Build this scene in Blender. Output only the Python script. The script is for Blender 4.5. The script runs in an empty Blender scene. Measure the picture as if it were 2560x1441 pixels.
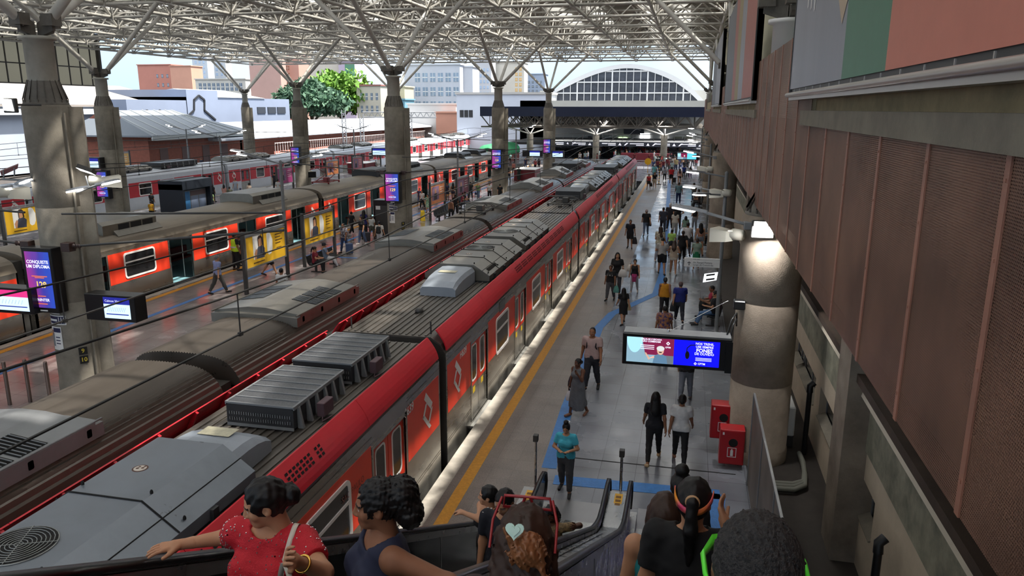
import bpy, bmesh, math, random
import numpy as np
from mathutils import Vector, Matrix
random.seed(7)
SC = bpy.context.scene
COL = SC.collection
PI = math.pi
F = 1904.0
CX, CY = 1280.0, 720.5
CAMH = 8.0
R3 = np.array([[0.97453841, 0.05400119, -0.21762067],
            [0.22420492, -0.22320846, 0.94863594],
            [0.0026527, -0.97327378, -0.22963255]])   # world <- camera (x right, y down, z forward)
EYE = np.array([0.0, 0.0, CAMH])
def ray(px, py):
 return R3 @ np.array([(px - CX) / F, (py - CY) / F, 1.0])
def at(px, py, z=0.0):
 r = ray(px, py)
 return EYE + r * ((z - CAMH) / r[2])
def atx(px, py, x):
 r = ray(px, py)
 return EYE + r * (x / r[0])
def aty(px, py, y):
 r = ray(px, py)
 return EYE + r * (y / r[1])
cam = bpy.data.cameras.new('camera')
camo = bpy.data.objects.new('camera', cam)
COL.objects.link(camo)
m3 = Matrix((R3[:, 0].tolist(), (-R3[:, 1]).tolist(), (-R3[:, 2]).tolist())).transposed()
camo.matrix_world = Matrix.Translation((0, 0, CAMH)) @ m3.to_4x4()
cam.sensor_width = 36.0
cam.lens = 36.0 * F / 2560.0
cam.clip_start = 0.05
cam.clip_end = 3000
SC.camera = camo
MATS = {}
def M(name, col=(0.5, 0.5, 0.5), rough=0.6, metal=0.0, emit=0.0, var=0.0, vscale=3.0, bump=0.0, bscale=30.0,
      alpha=1.0, spec=0.5, col2=None, stretch=(1, 1, 1), detail=4.0, trans=0.0, rvar=0.0, coat=0.0):
 """A procedural surface: base colour broken up by noise (var towards col2), optional bump."""
 if name in MATS:
  return MATS[name]
 m = bpy.data.materials.new(name)
 m.use_nodes = True
 nt = m.node_tree
 b = nt.nodes['Principled BSDF']
 b.inputs['Base Color'].default_value = (*col, 1)
 b.inputs['Roughness'].default_value = rough
 b.inputs['Metallic'].default_value = metal
 b.inputs['Specular IOR Level'].default_value = spec
 if coat:
  b.inputs['Coat Weight'].default_value = coat
  b.inputs['Coat Roughness'].default_value = 0.1
 if alpha < 1:
  b.inputs['Alpha'].default_value = alpha
 if trans:
  b.inputs['Transmission Weight'].default_value = trans
 if emit:
  b.inputs['Emission Color'].default_value = (*col, 1)
  b.inputs['Emission Strength'].default_value = emit
 if var or bump or rvar:
  tc = nt.nodes.new('ShaderNodeTexCoord')
  mp = nt.nodes.new('ShaderNodeMapping')
  mp.inputs['Scale'].default_value = stretch
  nt.links.new(tc.outputs['Object'], mp.inputs['Vector'])
 if var or rvar:
  n = nt.nodes.new('ShaderNodeTexNoise')
  n.inputs['Scale'].default_value = vscale
  n.inputs['Detail'].default_value = detail
  n.inputs['Roughness'].default_value = 0.65
  nt.links.new(mp.outputs['Vector'], n.inputs['Vector'])
  if var:
   cr = nt.nodes.new('ShaderNodeMapRange')
   cr.inputs['From Min'].default_value = 0.3
   cr.inputs['From Max'].default_value = 0.7
   cr.inputs['To Min'].default_value = 0.0
   cr.inputs['To Max'].default_value = 1.0
   nt.links.new(n.outputs['Fac'], cr.inputs['Value'])
   mx = nt.nodes.new('ShaderNodeMix')
   mx.data_type = 'RGBA'
   c2 = col2 if col2 else tuple(c * (1 - var) for c in col)
   mx.inputs['A'].default_value = (*c2, 1)
   mx.inputs['B'].default_value = (*col, 1)
   nt.links.new(cr.outputs['Result'], mx.inputs['Factor'])
   nt.links.new(mx.outputs['Result'], b.inputs['Base Color'])
  if rvar:
   mr = nt.nodes.new('ShaderNodeMapRange')
   mr.inputs['From Min'].default_value = 0.3
   mr.inputs['From Max'].default_value = 0.7
   mr.inputs['To Min'].default_value = max(0.02, rough - rvar)
   mr.inputs['To Max'].default_value = rough + rvar
   nt.links.new(n.outputs['Fac'], mr.inputs['Value'])
   nt.links.new(mr.outputs['Result'], b.inputs['Roughness'])
 if bump:
  n2 = nt.nodes.new('ShaderNodeTexNoise')
  n2.inputs['Scale'].default_value = bscale
  n2.inputs['Detail'].default_value = 3
  nt.links.new(mp.outputs['Vector'], n2.inputs['Vector'])
  bp = nt.nodes.new('ShaderNodeBump')
  bp.inputs['Strength'].default_value = bump
  bp.inputs['Distance'].default_value = 0.02
  nt.links.new(n2.outputs['Fac'], bp.inputs['Height'])
  nt.links.new(bp.outputs['Normal'], b.inputs['Normal'])
 MATS[name] = m
 return m
def srgb(*c):
 """0-255 display colour to linear."""
 return tuple(((v / 255.0) / 12.92 if v / 255.0 <= 0.04045 else ((v / 255.0 + 0.055) / 1.055) ** 2.4) for v in c)
def paint(c, rough=0.75):
 """A plain cloth or paint colour given as r,g,b 0-255."""
 return M('paint_%d_%d_%d_%d' % (*c, int(rough * 100)), srgb(*c), rough, var=0.18, vscale=9.0)
class MB:
 def __init__(s):
  s.v, s.f, s.m, s.sm = [], [], [], []
  s.mi = 0
  s.smooth = False
 def poly(s, pts, mi=None):
  b = len(s.v)
  s.v.extend(tuple(map(float, p)) for p in pts)
  s.f.append(tuple(range(b, b + len(pts))))
  s.m.append(s.mi if mi is None else mi)
  s.sm.append(False)
 def mesh(s, vs, fs, smooth=False, mi=None):
  b = len(s.v)
  s.v.extend(tuple(map(float, p)) for p in vs)
  for f in fs:
   s.f.append(tuple(i + b for i in f))
   s.m.append(s.mi if mi is None else mi)
   s.sm.append(smooth)
 def box(s, x0, x1, y0, y1, z0, z1, mi=None):
  v = [(x0, y0, z0), (x1, y0, z0), (x1, y1, z0), (x0, y1, z0), (x0, y0, z1), (x1, y0, z1), (x1, y1, z1), (x0, y1, z1)]
  s.mesh(v, [(0, 3, 2, 1), (4, 5, 6, 7), (0, 1, 5, 4), (1, 2, 6, 5), (2, 3, 7, 6), (3, 0, 4, 7)], mi=mi)
 def cbox(s, c, size, mi=None):
  s.box(c[0] - size[0] / 2, c[0] + size[0] / 2, c[1] - size[1] / 2, c[1] + size[1] / 2, c[2] - size[2] / 2, c[2] + size[2] / 2, mi)
 def bbox(s, x0, x1, y0, y1, z0, z1, b=0.02, mi=None):
  """box with chamfered edges"""
  P = []
  for z, i in ((z0, b), (z0 + b, 0), (z1 - b, 0), (z1, b)):
   P.append([(x0 + i + b * (i == 0), y0 + i, z), (x1 - i - b * (i == 0), y0 + i, z), (x1 - i, y0 + i + b * (i == 0), z), (x1 - i, y1 - i - b * (i == 0), z),
            (x1 - i - b * (i == 0), y1 - i, z), (x0 + i + b * (i == 0), y1 - i, z), (x0 + i, y1 - i - b * (i == 0), z), (x0 + i, y0 + i + b * (i == 0), z)])
  s.loft(P, True, True, mi=mi, smooth=False)
 def loft(s, rings, cap0=False, cap1=False, mi=None, smooth=True, closed=True):
  n = len(rings[0])
  vs = [p for r in rings for p in r]
  fs = []
  for k in range(len(rings) - 1):
   for i in range(n if closed else n - 1):
    j = (i + 1) % n
    fs.append((k * n + i, k * n + j, (k + 1) * n + j, (k + 1) * n + i))
  s.mesh(vs, fs, smooth, mi)
  if cap0:
   s.poly(list(reversed(rings[0])), mi)
  if cap1:
   s.poly(rings[-1], mi)
 def tube(s, a, b, r, r2=None, n=8, mi=None, caps=True, smooth=True):
  a, b = np.array(a, float), np.array(b, float)
  d = b - a
  L = np.linalg.norm(d)
  if L < 1e-9:
   return
  d /= L
  u = np.cross(d, (0, 0, 1.0) if abs(d[2]) < 0.95 else (1.0, 0, 0))
  u /= np.linalg.norm(u)
  w = np.cross(d, u)
  r2 = r if r2 is None else r2
  ang = [2 * PI * (i + 0.5) / n for i in range(n)]
  A = [a + (u * math.cos(t) + w * math.sin(t)) * r for t in ang]
  B = [b + (u * math.cos(t) + w * math.sin(t)) * r2 for t in ang]
  s.loft([A, B], caps, caps, mi, smooth and n > 5)
 def path(s, pts, r, n=8, mi=None, closed=False):
  """round tube along a polyline"""
  pts = [np.array(p, float) for p in pts]
  rings = []
  N = len(pts)
  up = None
  for i, p in enumerate(pts):
   q0 = pts[i - 1] if (i > 0 or closed) else p
   q1 = pts[(i + 1) % N] if (i < N - 1 or closed) else p
   d = q1 - q0
   d /= (np.linalg.norm(d) + 1e-12)
   if up is None:
    up = np.cross(d, (0, 0, 1.0) if abs(d[2]) < 0.95 else (1.0, 0, 0))
   u = up - d * (up @ d)
   u /= (np.linalg.norm(u) + 1e-12)
   up = u
   w = np.cross(d, u)
   rr = r[i] if isinstance(r, (list, tuple)) else r
   rings.append([p + (u * math.cos(2 * PI * k / n) + w * math.sin(2 * PI * k / n)) * rr for k in range(n)])
  if closed:
   rings.append(rings[0])
  s.loft(rings, not closed, not closed, mi, True)
 def lathe(s, c, prof, n=24, mi=None, axis='z', smooth=True):
  """prof: list of (r, h) along axis from centre c"""
  rings = []
  for r, h in prof:
   ring = []
   for i in range(n):
    t = 2 * PI * i / n
    x, y = r * math.cos(t), r * math.sin(t)
    if axis == 'z':
     ring.append((c[0] + x, c[1] + y, c[2] + h))
    elif axis == 'y':
     ring.append((c[0] + y, c[1] + h, c[2] + x))
    else:
     ring.append((c[0] + h, c[1] + x, c[2] + y))
   rings.append(ring)
  s.loft(rings, True, True, mi, smooth)
 def prism(s, pts2, axis, a, b, mi=None, smooth=False):
  """closed 2D outline extruded along axis from a to b. x: pts=(y,z); y: pts=(x,z); z: pts=(x,y)"""
  def P(p, h):
   return (h, p[0], p[1]) if axis == 'x' else ((p[0], h, p[1]) if axis == 'y' else (p[0], p[1], h))
  s.loft([[P(p, a) for p in pts2], [P(p, b) for p in pts2]], True, True, mi, smooth)
 def wall(s, axis, d, u0, u1, w0, w1, holes, th, mi=None):
  """flat wall with rectangular holes: in plane axis=d, spans u (other horizontal axis), w = z; thickness th along axis"""
  us = sorted(set([u0, u1] + [h[0] for h in holes] + [h[1] for h in holes]))
  ws = sorted(set([w0, w1] + [h[2] for h in holes] + [h[3] for h in holes]))
  us = [u for u in us if u0 <= u <= u1]
  ws = [w for w in ws if w0 <= w <= w1]
  for i in range(len(us) - 1):
   run = None
   for j in range(len(ws) - 1):
    cu, cw = (us[i] + us[i + 1]) / 2, (ws[j] + ws[j + 1]) / 2
    hole = any(h[0] < cu < h[1] and h[2] < cw < h[3] for h in holes)
    if not hole:
     run = [ws[j], ws[j + 1]] if run is None else [run[0], ws[j + 1]]
    if hole or j == len(ws) - 2:
     if run:
      if axis == 'x':
       s.box(min(d, d + th), max(d, d + th), us[i], us[i + 1], run[0], run[1], mi)
      else:
       s.box(us[i], us[i + 1], min(d, d + th), max(d, d + th), run[0], run[1], mi)
     run = None
 def build(s, name, mats, parent=None, loc=None, rotz=0.0):
  me = bpy.data.meshes.new(name)
  me.from_pydata(s.v, [], s.f)
  if not isinstance(mats, (list, tuple)):
   mats = [mats]
  for m in mats:
   me.materials.append(m)
  me.polygons.foreach_set('material_index', np.minimum(np.array(s.m, dtype=np.int32), len(mats) - 1))
  me.polygons.foreach_set('use_smooth', np.array(s.sm, dtype=bool))
  me.update()
  o = bpy.data.objects.new(name, me)
  COL.objects.link(o)
  if parent is not None:
   o.parent = parent
  if loc is not None:
   o.location = loc
  if rotz:
   o.rotation_euler = (0, 0, rotz)
  return o
def tag(o, label=None, cat=None, group=None, kind=None):
 if label:
  o['label'] = label
 if cat:
  o['category'] = cat
 if group:
  o['group'] = group
 if kind:
  o['kind'] = kind
 return o
def empty(name, loc=(0, 0, 0), rotz=0.0, label=None, cat=None, group=None, kind=None):
 o = bpy.data.objects.new(name, None)
 o.empty_display_size = 0.2
 COL.objects.link(o)
 o.location = loc
 o.rotation_euler = (0, 0, rotz)
 return tag(o, label, cat, group, kind)
def copy_tree(o, parent=None):
 c = o.copy()
 COL.objects.link(c)
 c.parent = parent
 for ch in list(o.children):
  copy_tree(ch, c)
 return c
def dup(o, loc, rotz=0.0, label=None, group=None):
 c = copy_tree(o)
 c.location = loc
 c.rotation_euler = (0, 0, rotz)
 if label:
  c['label'] = label
 if group:
  c['group'] = group
 return c
FONT_CACHE = {}
def text(name, s, size, mat, parent, origin, ux, uy, align='CENTER', thick=0.0, bold=0.0, shear=0.0):
 """lettering as mesh: origin = anchor, ux = reading direction, uy = up direction"""
 cu = bpy.data.curves.new('t', 'FONT')
 cu.body = s
 cu.size = size
 cu.align_x = align
 cu.align_y = 'CENTER'
 cu.offset = bold
 cu.shear = shear
 cu.resolution_u = 2
 cu.extrude = thick
 o = bpy.data.objects.new('t', cu)
 COL.objects.link(o)
 dg = bpy.context.evaluated_depsgraph_get()
 me = bpy.data.meshes.new_from_object(o.evaluated_get(dg))
 bpy.data.objects.remove(o)
 ux, uy = Vector(ux).normalized(), Vector(uy).normalized()
 uz = ux.cross(uy)
 mt = Matrix((ux, uy, uz)).transposed().to_4x4()
 mt.translation = Vector(origin)
 me.transform(mt)
 me.materials.clear()
 me.materials.append(mat)
 ob = bpy.data.objects.new(name, me)
 COL.objects.link(ob)
 ob.parent = parent
 return ob
def concrete(name, a, b, sc=1.2):
 return M(name, a, 0.85, var=1, col2=b, vscale=sc, bump=0.25, bscale=40, detail=8)
CONC = concrete('concrete', srgb(146, 139, 126), srgb(104, 97, 86))
CONC_B = concrete('concrete_brown', srgb(152, 138, 122), srgb(112, 98, 84))
STEEL = M('truss_paint', srgb(200, 196, 187), 0.5, var=0.25, vscale=2.0)
STEEL_D = M('dark_steel', srgb(70, 68, 66), 0.5, 0.3)
BLACK = M('black_plastic', srgb(16, 16, 18), 0.45)
DARK = M('dark_gap', srgb(22, 21, 21), 0.9)
WHITE = M('white_paint', srgb(225, 224, 220), 0.5)
CHROME = M('brushed_steel', srgb(190, 190, 192), 0.25, 1.0, rvar=0.12, vscale=5)
GALV = M('galvanised', srgb(150, 152, 154), 0.45, 0.6, var=0.2)
GREYP = M('grey_paint', srgb(128, 130, 132), 0.5, var=0.15)
YEL = M('yellow_paint', srgb(222, 165, 38), 0.6, var=0.2, vscale=6)
RUBBER = M('rubber', srgb(24, 24, 25), 0.35)
GLASSD = M('dark_glass', srgb(38, 38, 40), 0.06, spec=0.6, var=0.35, vscale=0.8)
LAMP = M('lamp_glow', (1.0, 0.98, 0.95), 0.4, emit=14.0)
# ================================================================ setting: floors, wall, roof
def tile_mat(name, base, dark, tile=0.6, rough=0.22, line=0.35, speck=120.0):
 m = bpy.data.materials.new(name)
 m.use_nodes = True
 nt = m.node_tree
 N, L = nt.nodes, nt.links
 b = N['Principled BSDF']
 tc = N.new('ShaderNodeTexCoord')
 br = N.new('ShaderNodeTexBrick')
 br.offset = 0.0
 br.inputs['Scale'].default_value = 1.0
 br.inputs['Brick Width'].default_value = tile
 br.inputs['Row Height'].default_value = tile
 br.inputs['Mortar Size'].default_value = 0.006
 br.inputs['Color1'].default_value = (1, 1, 1, 1)
 br.inputs['Color2'].default_value = (0.86, 0.86, 0.86, 1)
 br.inputs['Mortar'].default_value = (line, line, line, 1)
 L.new(tc.outputs['Object'], br.inputs['Vector'])
 n1 = N.new('ShaderNodeTexNoise')
 n1.inputs['Scale'].default_value = speck
 n1.inputs['Detail'].default_value = 2
 L.new(tc.outputs['Object'], n1.inputs['Vector'])
 n2 = N.new('ShaderNodeTexNoise')
 n2.inputs['Scale'].default_value = 0.7
 n2.inputs['Detail'].default_value = 6
 L.new(tc.outputs['Object'], n2.inputs['Vector'])
 ad = N.new('ShaderNodeMath')
 ad.operation = 'ADD'
 L.new(n1.outputs['Fac'], ad.inputs[0])
 L.new(n2.outputs['Fac'], ad.inputs[1])
 mr = N.new('ShaderNodeMapRange')
 mr.inputs['From Min'].default_value = 0.7
 mr.inputs['From Max'].default_value = 1.3
 L.new(ad.outputs[0], mr.inputs['Value'])
 mx = N.new('ShaderNodeMix')
 mx.data_type = 'RGBA'
 mx.inputs['A'].default_value = (*dark, 1)
 mx.inputs['B'].default_value = (*base, 1)
 L.new(mr.outputs['Result'], mx.inputs['Factor'])
 mu = N.new('ShaderNodeMix')
 mu.data_type = 'RGBA'
 mu.blend_type = 'MULTIPLY'
 mu.inputs['Factor'].default_value = 1.0
 L.new(mx.outputs['Result'], mu.inputs['A'])
 L.new(br.outputs['Color'], mu.inputs['B'])
 L.new(mu.outputs['Result'], b.inputs['Base Color'])
 rr = N.new('ShaderNodeMapRange')
 rr.inputs['From Min'].default_value = 0.3
 rr.inputs['From Max'].default_value = 0.7
 rr.inputs['To Min'].default_value = rough - 0.08
 rr.inputs['To Max'].default_value = rough + 0.14
 L.new(n2.outputs['Fac'], rr.inputs['Value'])
 L.new(rr.outputs['Result'], b.inputs['Roughness'])
 MATS[name] = m
 return m
FLOOR1 = tile_mat('granite_tiles', srgb(140, 144, 152), srgb(106, 108, 115), 0.8, 0.2)
FLOOR2 = tile_mat('granite_tiles_warm', srgb(150, 142, 140), srgb(118, 109, 107), 0.8, 0.17)
FLOOR3 = tile_mat('granite_tiles_pale', srgb(146, 146, 150), srgb(112, 112, 116), 0.8, 0.25)
ROUGHG = tile_mat('rough_granite_strip', srgb(150, 140, 132), srgb(96, 88, 84), 0.5, 0.42, 0.7, 60.0)
COPING = M('coping_stone', srgb(180, 172, 160), 0.6, var=0.25, vscale=5)
LINEY = M('safety_line_yellow', srgb(214, 150, 36), 0.55, var=0.3, vscale=12, bump=0.3, bscale=60)
TACT = M('tactile_blue', srgb(58, 122, 190), 0.5, var=0.25, vscale=8, bump=0.6, bscale=28)
BALLAST = M('ballast', srgb(70, 64, 60), 0.95, var=0.5, vscale=9, bump=0.8, bscale=14)
def slab(name, x0, x1, y0, y1, z0, z1, m):
 b = MB()
 b.box(x0, x1, y0, y1, z0, z1)
 o = b.build(name, m)
 o['kind'] = 'structure'
 return o
slab('ground', -420, 260, -60, 900, -2.2, -1.25, BALLAST)
slab('floor', -5.05, 3.6, 8.0, 140, -1.2, 0.0, FLOOR1)
slab('floor_island_platform', -22.75, -11.45, 4.0, 112, -1.2, 0.0, FLOOR2)
slab('floor_third_platform', -42.95, -31.0, 18.0, 114, -1.2, 0.0, FLOOR3)
slab('floor_far_platform', -64.0, -52.0, 30.0, 150, -1.2, 0.0, FLOOR3)
slab('floor_concourse', -34.0, 3.6, 112.2, 175, -1.2, -0.01, FLOOR1)
slab('trim_1', -5.05, -4.72, 8.0, 96, 0.0, 0.006, COPING)
slab('trim_2', -4.72, -4.53, 8.0, 96, 0.0, 0.005, ROUGHG)
slab('trim_3', -4.53, -4.27, 8.0, 96, 0.0, 0.008, LINEY)
slab('trim_4', -4.27, -2.75, 8.0, 96, 0.0, 0.004, ROUGHG)
slab('trim_5', -22.75, -22.42, 4.0, 110, 0.0, 0.006, COPING)
slab('trim_6', -22.27, -22.0, 4.0, 110, 0.0, 0.008, LINEY)
slab('trim_7', -42.95, -42.6, 18, 112, 0.0, 0.006, COPING)
slab('trim_8', -11.78, -11.45, 4.0, 110, 0.0, 0.006, COPING)
slab('trim_9', -12.2, -11.95, 4.0, 110, 0.0, 0.008, LINEY)
def strip(name, pts, w, m, z=0.008):
 b = MB()
 P = [np.array([p[0], p[1]]) for p in pts]
 Ls, Rs = [], []
 for i, p in enumerate(P):
  d = P[min(i + 1, len(P) - 1)] - P[max(i - 1, 0)]
  d /= np.linalg.norm(d)
  n = np.array([-d[1], d[0]])
  Ls.append(p + n * w / 2)
  Rs.append(p - n * w / 2)
 for i in range(len(P) - 1):
  for (q, h) in ((z, 1),):
   b.poly([(*Rs[i], q), (*Rs[i + 1], q), (*Ls[i + 1], q), (*Ls[i], q)])
   b.poly([(*Rs[i], 0), (*Rs[i + 1], 0), (*Rs[i + 1], q), (*Rs[i], q)])
   b.poly([(*Ls[i + 1], 0), (*Ls[i], 0), (*Ls[i], q), (*Ls[i + 1], q)])
 o = b.build(name, m)
 o['kind'] = 'structure'
 return o
strip('tactile_path', [at(1372, 1172)[:2], at(1418, 1020)[:2], at(1497, 820)[:2], at(1530, 785)[:2], at(1640, 735)[:2],
            at(1655, 690)[:2], at(1668, 560)[:2], (-2.1, 90)], 0.34, TACT)
strip('tactile_path_cross', [at(1385, 1200)[:2], at(1800, 1238)[:2]], 0.42, TACT)
strip('tactile_path_return', [at(1790, 1236)[:2], at(1778, 1340)[:2]], 0.4, TACT)
strip('tactile_path_island', [(-20.35, 5.0), (-20.35, 100.0)], 0.22, TACT)
strip('tactile_path_island_cross', [(-20.3, 38.0), (-14.0, 38.0)], 0.22, TACT)
jb = MB()
ja, jc = at(1150, 1117), at(1790, 1190)
jb.mesh([(-5.0, ja[1], 0.003), (1.4, ja[1], 0.003), (1.4, ja[1] + 0.04, 0.003), (-5.0, ja[1] + 0.04, 0.003)], [(0, 1, 2, 3)])
o = jb.build('trim_10', DARK)
o['kind'] = 'structure'
RAIL = M('rail_steel', srgb(110, 96, 86), 0.4, 0.8, var=0.3)
rl = MB()
for xc in (-6.65, -9.9, -24.45, -28.2, -44.6, -48.2):
 for s in (-0.8, 0.8):
  rl.box(xc + s - 0.035, xc + s + 0.035, 0, 130, -1.25, -1.1)
o = rl.build('railway_rails', RAIL)
tag(o, kind='structure')
def perforated(name, a, pitch, hole, alpha=1.0):
 m = bpy.data.materials.new(name)
 m.use_nodes = True
 nt = m.node_tree
 N, L = nt.nodes, nt.links
 b = N['Principled BSDF']
 b.inputs['Roughness'].default_value = 0.55
 out = N['Material Output']
 tc = N.new('ShaderNodeTexCoord')
 sp = N.new('ShaderNodeSeparateXYZ')
 L.new(tc.outputs['Object'], sp.inputs[0])
 def mth(op, x, y=None, z=None):
  n = N.new('ShaderNodeMath')
  n.operation = op
  for i, v in enumerate((x, y, z)):
   if v is None:
    continue
   if isinstance(v, (int, float)):
    n.inputs[i].default_value = v
   else:
    L.new(v, n.inputs[i])
  return n.outputs[0]
 row = mth('FLOOR', mth('DIVIDE', sp.outputs['Z'], pitch * 0.87))
 off = mth('MULTIPLY', mth('MODULO', row, 2.0), 0.5)
 fy = mth('SUBTRACT', mth('FRACT', mth('ADD', mth('DIVIDE', sp.outputs['Y'], pitch), off)), 0.5)
 fz = mth('MULTIPLY', mth('SUBTRACT', mth('FRACT', mth('DIVIDE', sp.outputs['Z'], pitch * 0.87)), 0.5), 0.87)
 d = mth('SQRT', mth('ADD', mth('MULTIPLY', fy, fy), mth('MULTIPLY', fz, fz)))
 h = mth('LESS_THAN', d, hole)
 n = N.new('ShaderNodeTexNoise')
 n.inputs['Scale'].default_value = 1.1
 n.inputs['Detail'].default_value = 7
 L.new(tc.outputs['Object'], n.inputs['Vector'])
 mx = N.new('ShaderNodeMix')
 mx.data_type = 'RGBA'
 mx.inputs['A'].default_value = (*[c * 0.62 for c in a], 1)
 mx.inputs['B'].default_value = (*[min(1, c * 1.15) for c in a], 1)
 mr = N.new('ShaderNodeMapRange')
 mr.inputs['From Min'].default_value = 0.35
 mr.inputs['From Max'].default_value = 0.65
 L.new(n.outputs['Fac'], mr.inputs['Value'])
 L.new(mr.outputs['Result'], mx.inputs['Factor'])
 L.new(mx.outputs['Result'], b.inputs['Base Color'])
 tr = N.new('ShaderNodeBsdfTransparent')
 ms = N.new('ShaderNodeMixShader')
 L.new(h, ms.inputs['Fac'])
 L.new(b.outputs[0], ms.inputs[1])
 L.new(tr.outputs[0], ms.inputs[2])
 L.new(ms.outputs[0], out.inputs['Surface'])
 MATS[name] = m
 return m
PERF = perforated('perforated_red_oxide', srgb(134, 99, 80), 0.018, 0.29)
SEAM = M('red_oxide_seam', srgb(168, 118, 98), 0.5, var=0.2)
BACK = M('backing_brown', srgb(74, 58, 46), 0.9, var=0.4, vscale=1.5)
BEIGE = M('beige_render', srgb(190, 174, 152), 0.85, var=0.2, vscale=1.3, bump=0.15)
BEAMG = concrete('beam_concrete', srgb(142, 134, 118), srgb(108, 101, 90), 1.4)
BEAMO = concrete('beam_ochre', srgb(172, 152, 116), srgb(122, 112, 86), 2.2)
MOULD = M('mouldy_concrete', srgb(150, 146, 126), 0.9, var=1, col2=srgb(96, 94, 80), vscale=2.2, detail=9)
WX = 1.45
wall = empty('wall_right', (WX, 40, 0), kind='structure')
def wpart(b, name, m):
 o = b.build(name, m)
 o.parent = wall
 o.matrix_parent_inverse = Matrix.Translation((-WX, -40, 0))
 return o
TALL = [(10.95, 18.8), (34.6, 41.0), (56.5, 64.0), (84.0, 96.0)]
ZB, ZBM, ZTL = 5.96, 7.80, 9.06
PP = 1.272
y = 0.17 - PP * 2
while y < 95:
 b = MB()
 b.box(WX, WX + 0.008, y, y + PP, ZB, ZBM)
 wpart(b, 'perforated_panel', PERF)
 if any(a <= y + PP / 2 <= e for a, e in TALL):
  b = MB()
  b.box(WX, WX + 0.008, y, y + PP, ZBM, ZTL)
  wpart(b, 'perforated_panel', PERF)
 b = MB()
 top = ZTL if any(a - 0.2 <= y <= e + 0.2 for a, e in TALL) else ZBM
 b.box(WX - 0.010, WX, y - 0.03, y + 0.03, ZB, top)
 for zz in (6.15, 6.75, 7.3, 7.68):
  b.box(WX - 0.015, WX - 0.01, y - 0.009, y + 0.009, zz - 0.009, zz + 0.009)
 wpart(b, 'panel_seam', SEAM)
 y += PP
b = MB()
for a, e in [(-4, 16.9), (18.3, 42.4), (43.8, 67.7), (69.1, 93), (94.4, 96)]:
 b.box(WX + 0.13, WX + 0.16, a, e, ZB + 0.22, ZBM + .05)
 b.box(WX + 0.02, WX + 0.16, a, e, ZB - 0.02, ZB)
wpart(b, 'backing', BACK)
b = MB()
y0 = -4
for a, e in TALL:
 b.box(WX - 0.05, WX + 0.12, y0, a, ZBM, 7.985)
 y0 = e
wpart(b, 'edge_beam', BEAMG)
b = MB()
y0 = -4
for a, e in TALL:
 b.box(WX + 0.06, WX + 0.4, y0, a - 0.55, 7.985, 8.6)
 y0 = e + 0.3
wpart(b, 'upstand_beam', BEAMO)
b = MB()
b.box(WX + 1.3, WX + 1.5, -6, 96, 5.0, 15.6)
wpart(b, 'inner_wall', M('inner_wall_cream', srgb(188, 184, 158), 0.8, var=0.15))
slab('sun_block_right', 4.2, 16, -8, 98, -1.2, 15.9, BEIGE)  # unseen block, added to stop sun leaking through the right wall
LX = 3.3
wins = []
for q in (((2003, 864), (1993, 916), (2032, 1007), (2040, 949)), ((2056, 979), (2045, 1037), (2084, 1136), (2093, 1053)), ((2147, 1166), (2128, 1243), (2174, 1347), (2187, 1265))):
 P = [atx(*p, LX) for p in q]
 ys = [p[1] for p in P]
 zs = [p[2] for p in P]
 wins.append((min(ys), max(ys), np.mean(sorted(zs)[:2]), np.mean(sorted(zs)[2:])))
wins += [(yy, yy + 1.5, wins[0][2], wins[0][3]) for yy in (21.5, 26, 30.5, 35, 40, 45)]
b = MB()
b.wall('x', LX, 1.0, 96, -1.2, 2.2, wins, 0.22)
wpart(b, 'lower_wall', BEIGE)
b = MB()
b.box(LX - 0.03, LX + 0.2, 1.0, 96, 2.2, 3.2)
wpart(b, 'lintel_beam', MOULD)
b = MB()
b.prism([(LX - 0.20, 3.2), (LX + 0.2, 3.2), (LX + 0.2, 3.45), (LX - 0.13, 3.45)], 'y', 1.0, 13.35)
b.prism([(LX - 0.20, 3.2), (LX + 0.2, 3.2), (LX + 0.2, 3.45), (LX - 0.13, 3.45)], 'y', 14.3, 96)
wpart(b, 'ledge', M('pale_cement', srgb(206, 194, 174), 0.85, var=0.12))
b = MB()
for yy in (13.35, 38.6, 63.9):
 b.box(LX - 0.42, LX + 0.2, yy, yy + 0.95, -1.2, 6.0)
wpart(b, 'pier', CONC_B)
b = MB()
b.box(LX - 0.30, LX + 0.5, 1.0, 96, 3.45, 3.6)
b.box(LX + 0.2, LX + 0.5, 1.0, 96, 3.6, 6.2)
wpart(b, 'recess', BACK)
for i, w in enumerate(wins):
 b = MB()
 b.wall('x', LX + 0.16, w[0], w[1], w[2], w[3], [(w[0] + .05, (w[0] + w[1]) / 2 - .02, w[2] + .05, w[3] - .05), ((w[0] + w[1]) / 2 + .02, w[1] - .05, w[2] + .05, w[3] - .05)], 0.04)
 o = b.build('window_%d' % (i + 1), GALV)
 tag(o, kind='structure')
 g = MB()
 g.box(LX + 0.18, LX + 0.19, w[0], w[1], w[2], w[3])
 g.build('pane', GLASSD, o)
 g = MB()
 g.prism([(LX - 0.04, w[2]), (LX + 0.16, w[2] + 0.1), (LX + 0.16, w[2]), (LX - 0.04, w[2] - 0.02)], 'y', w[0], w[1])
 g.build('sill', BEAMG, o)
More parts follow.
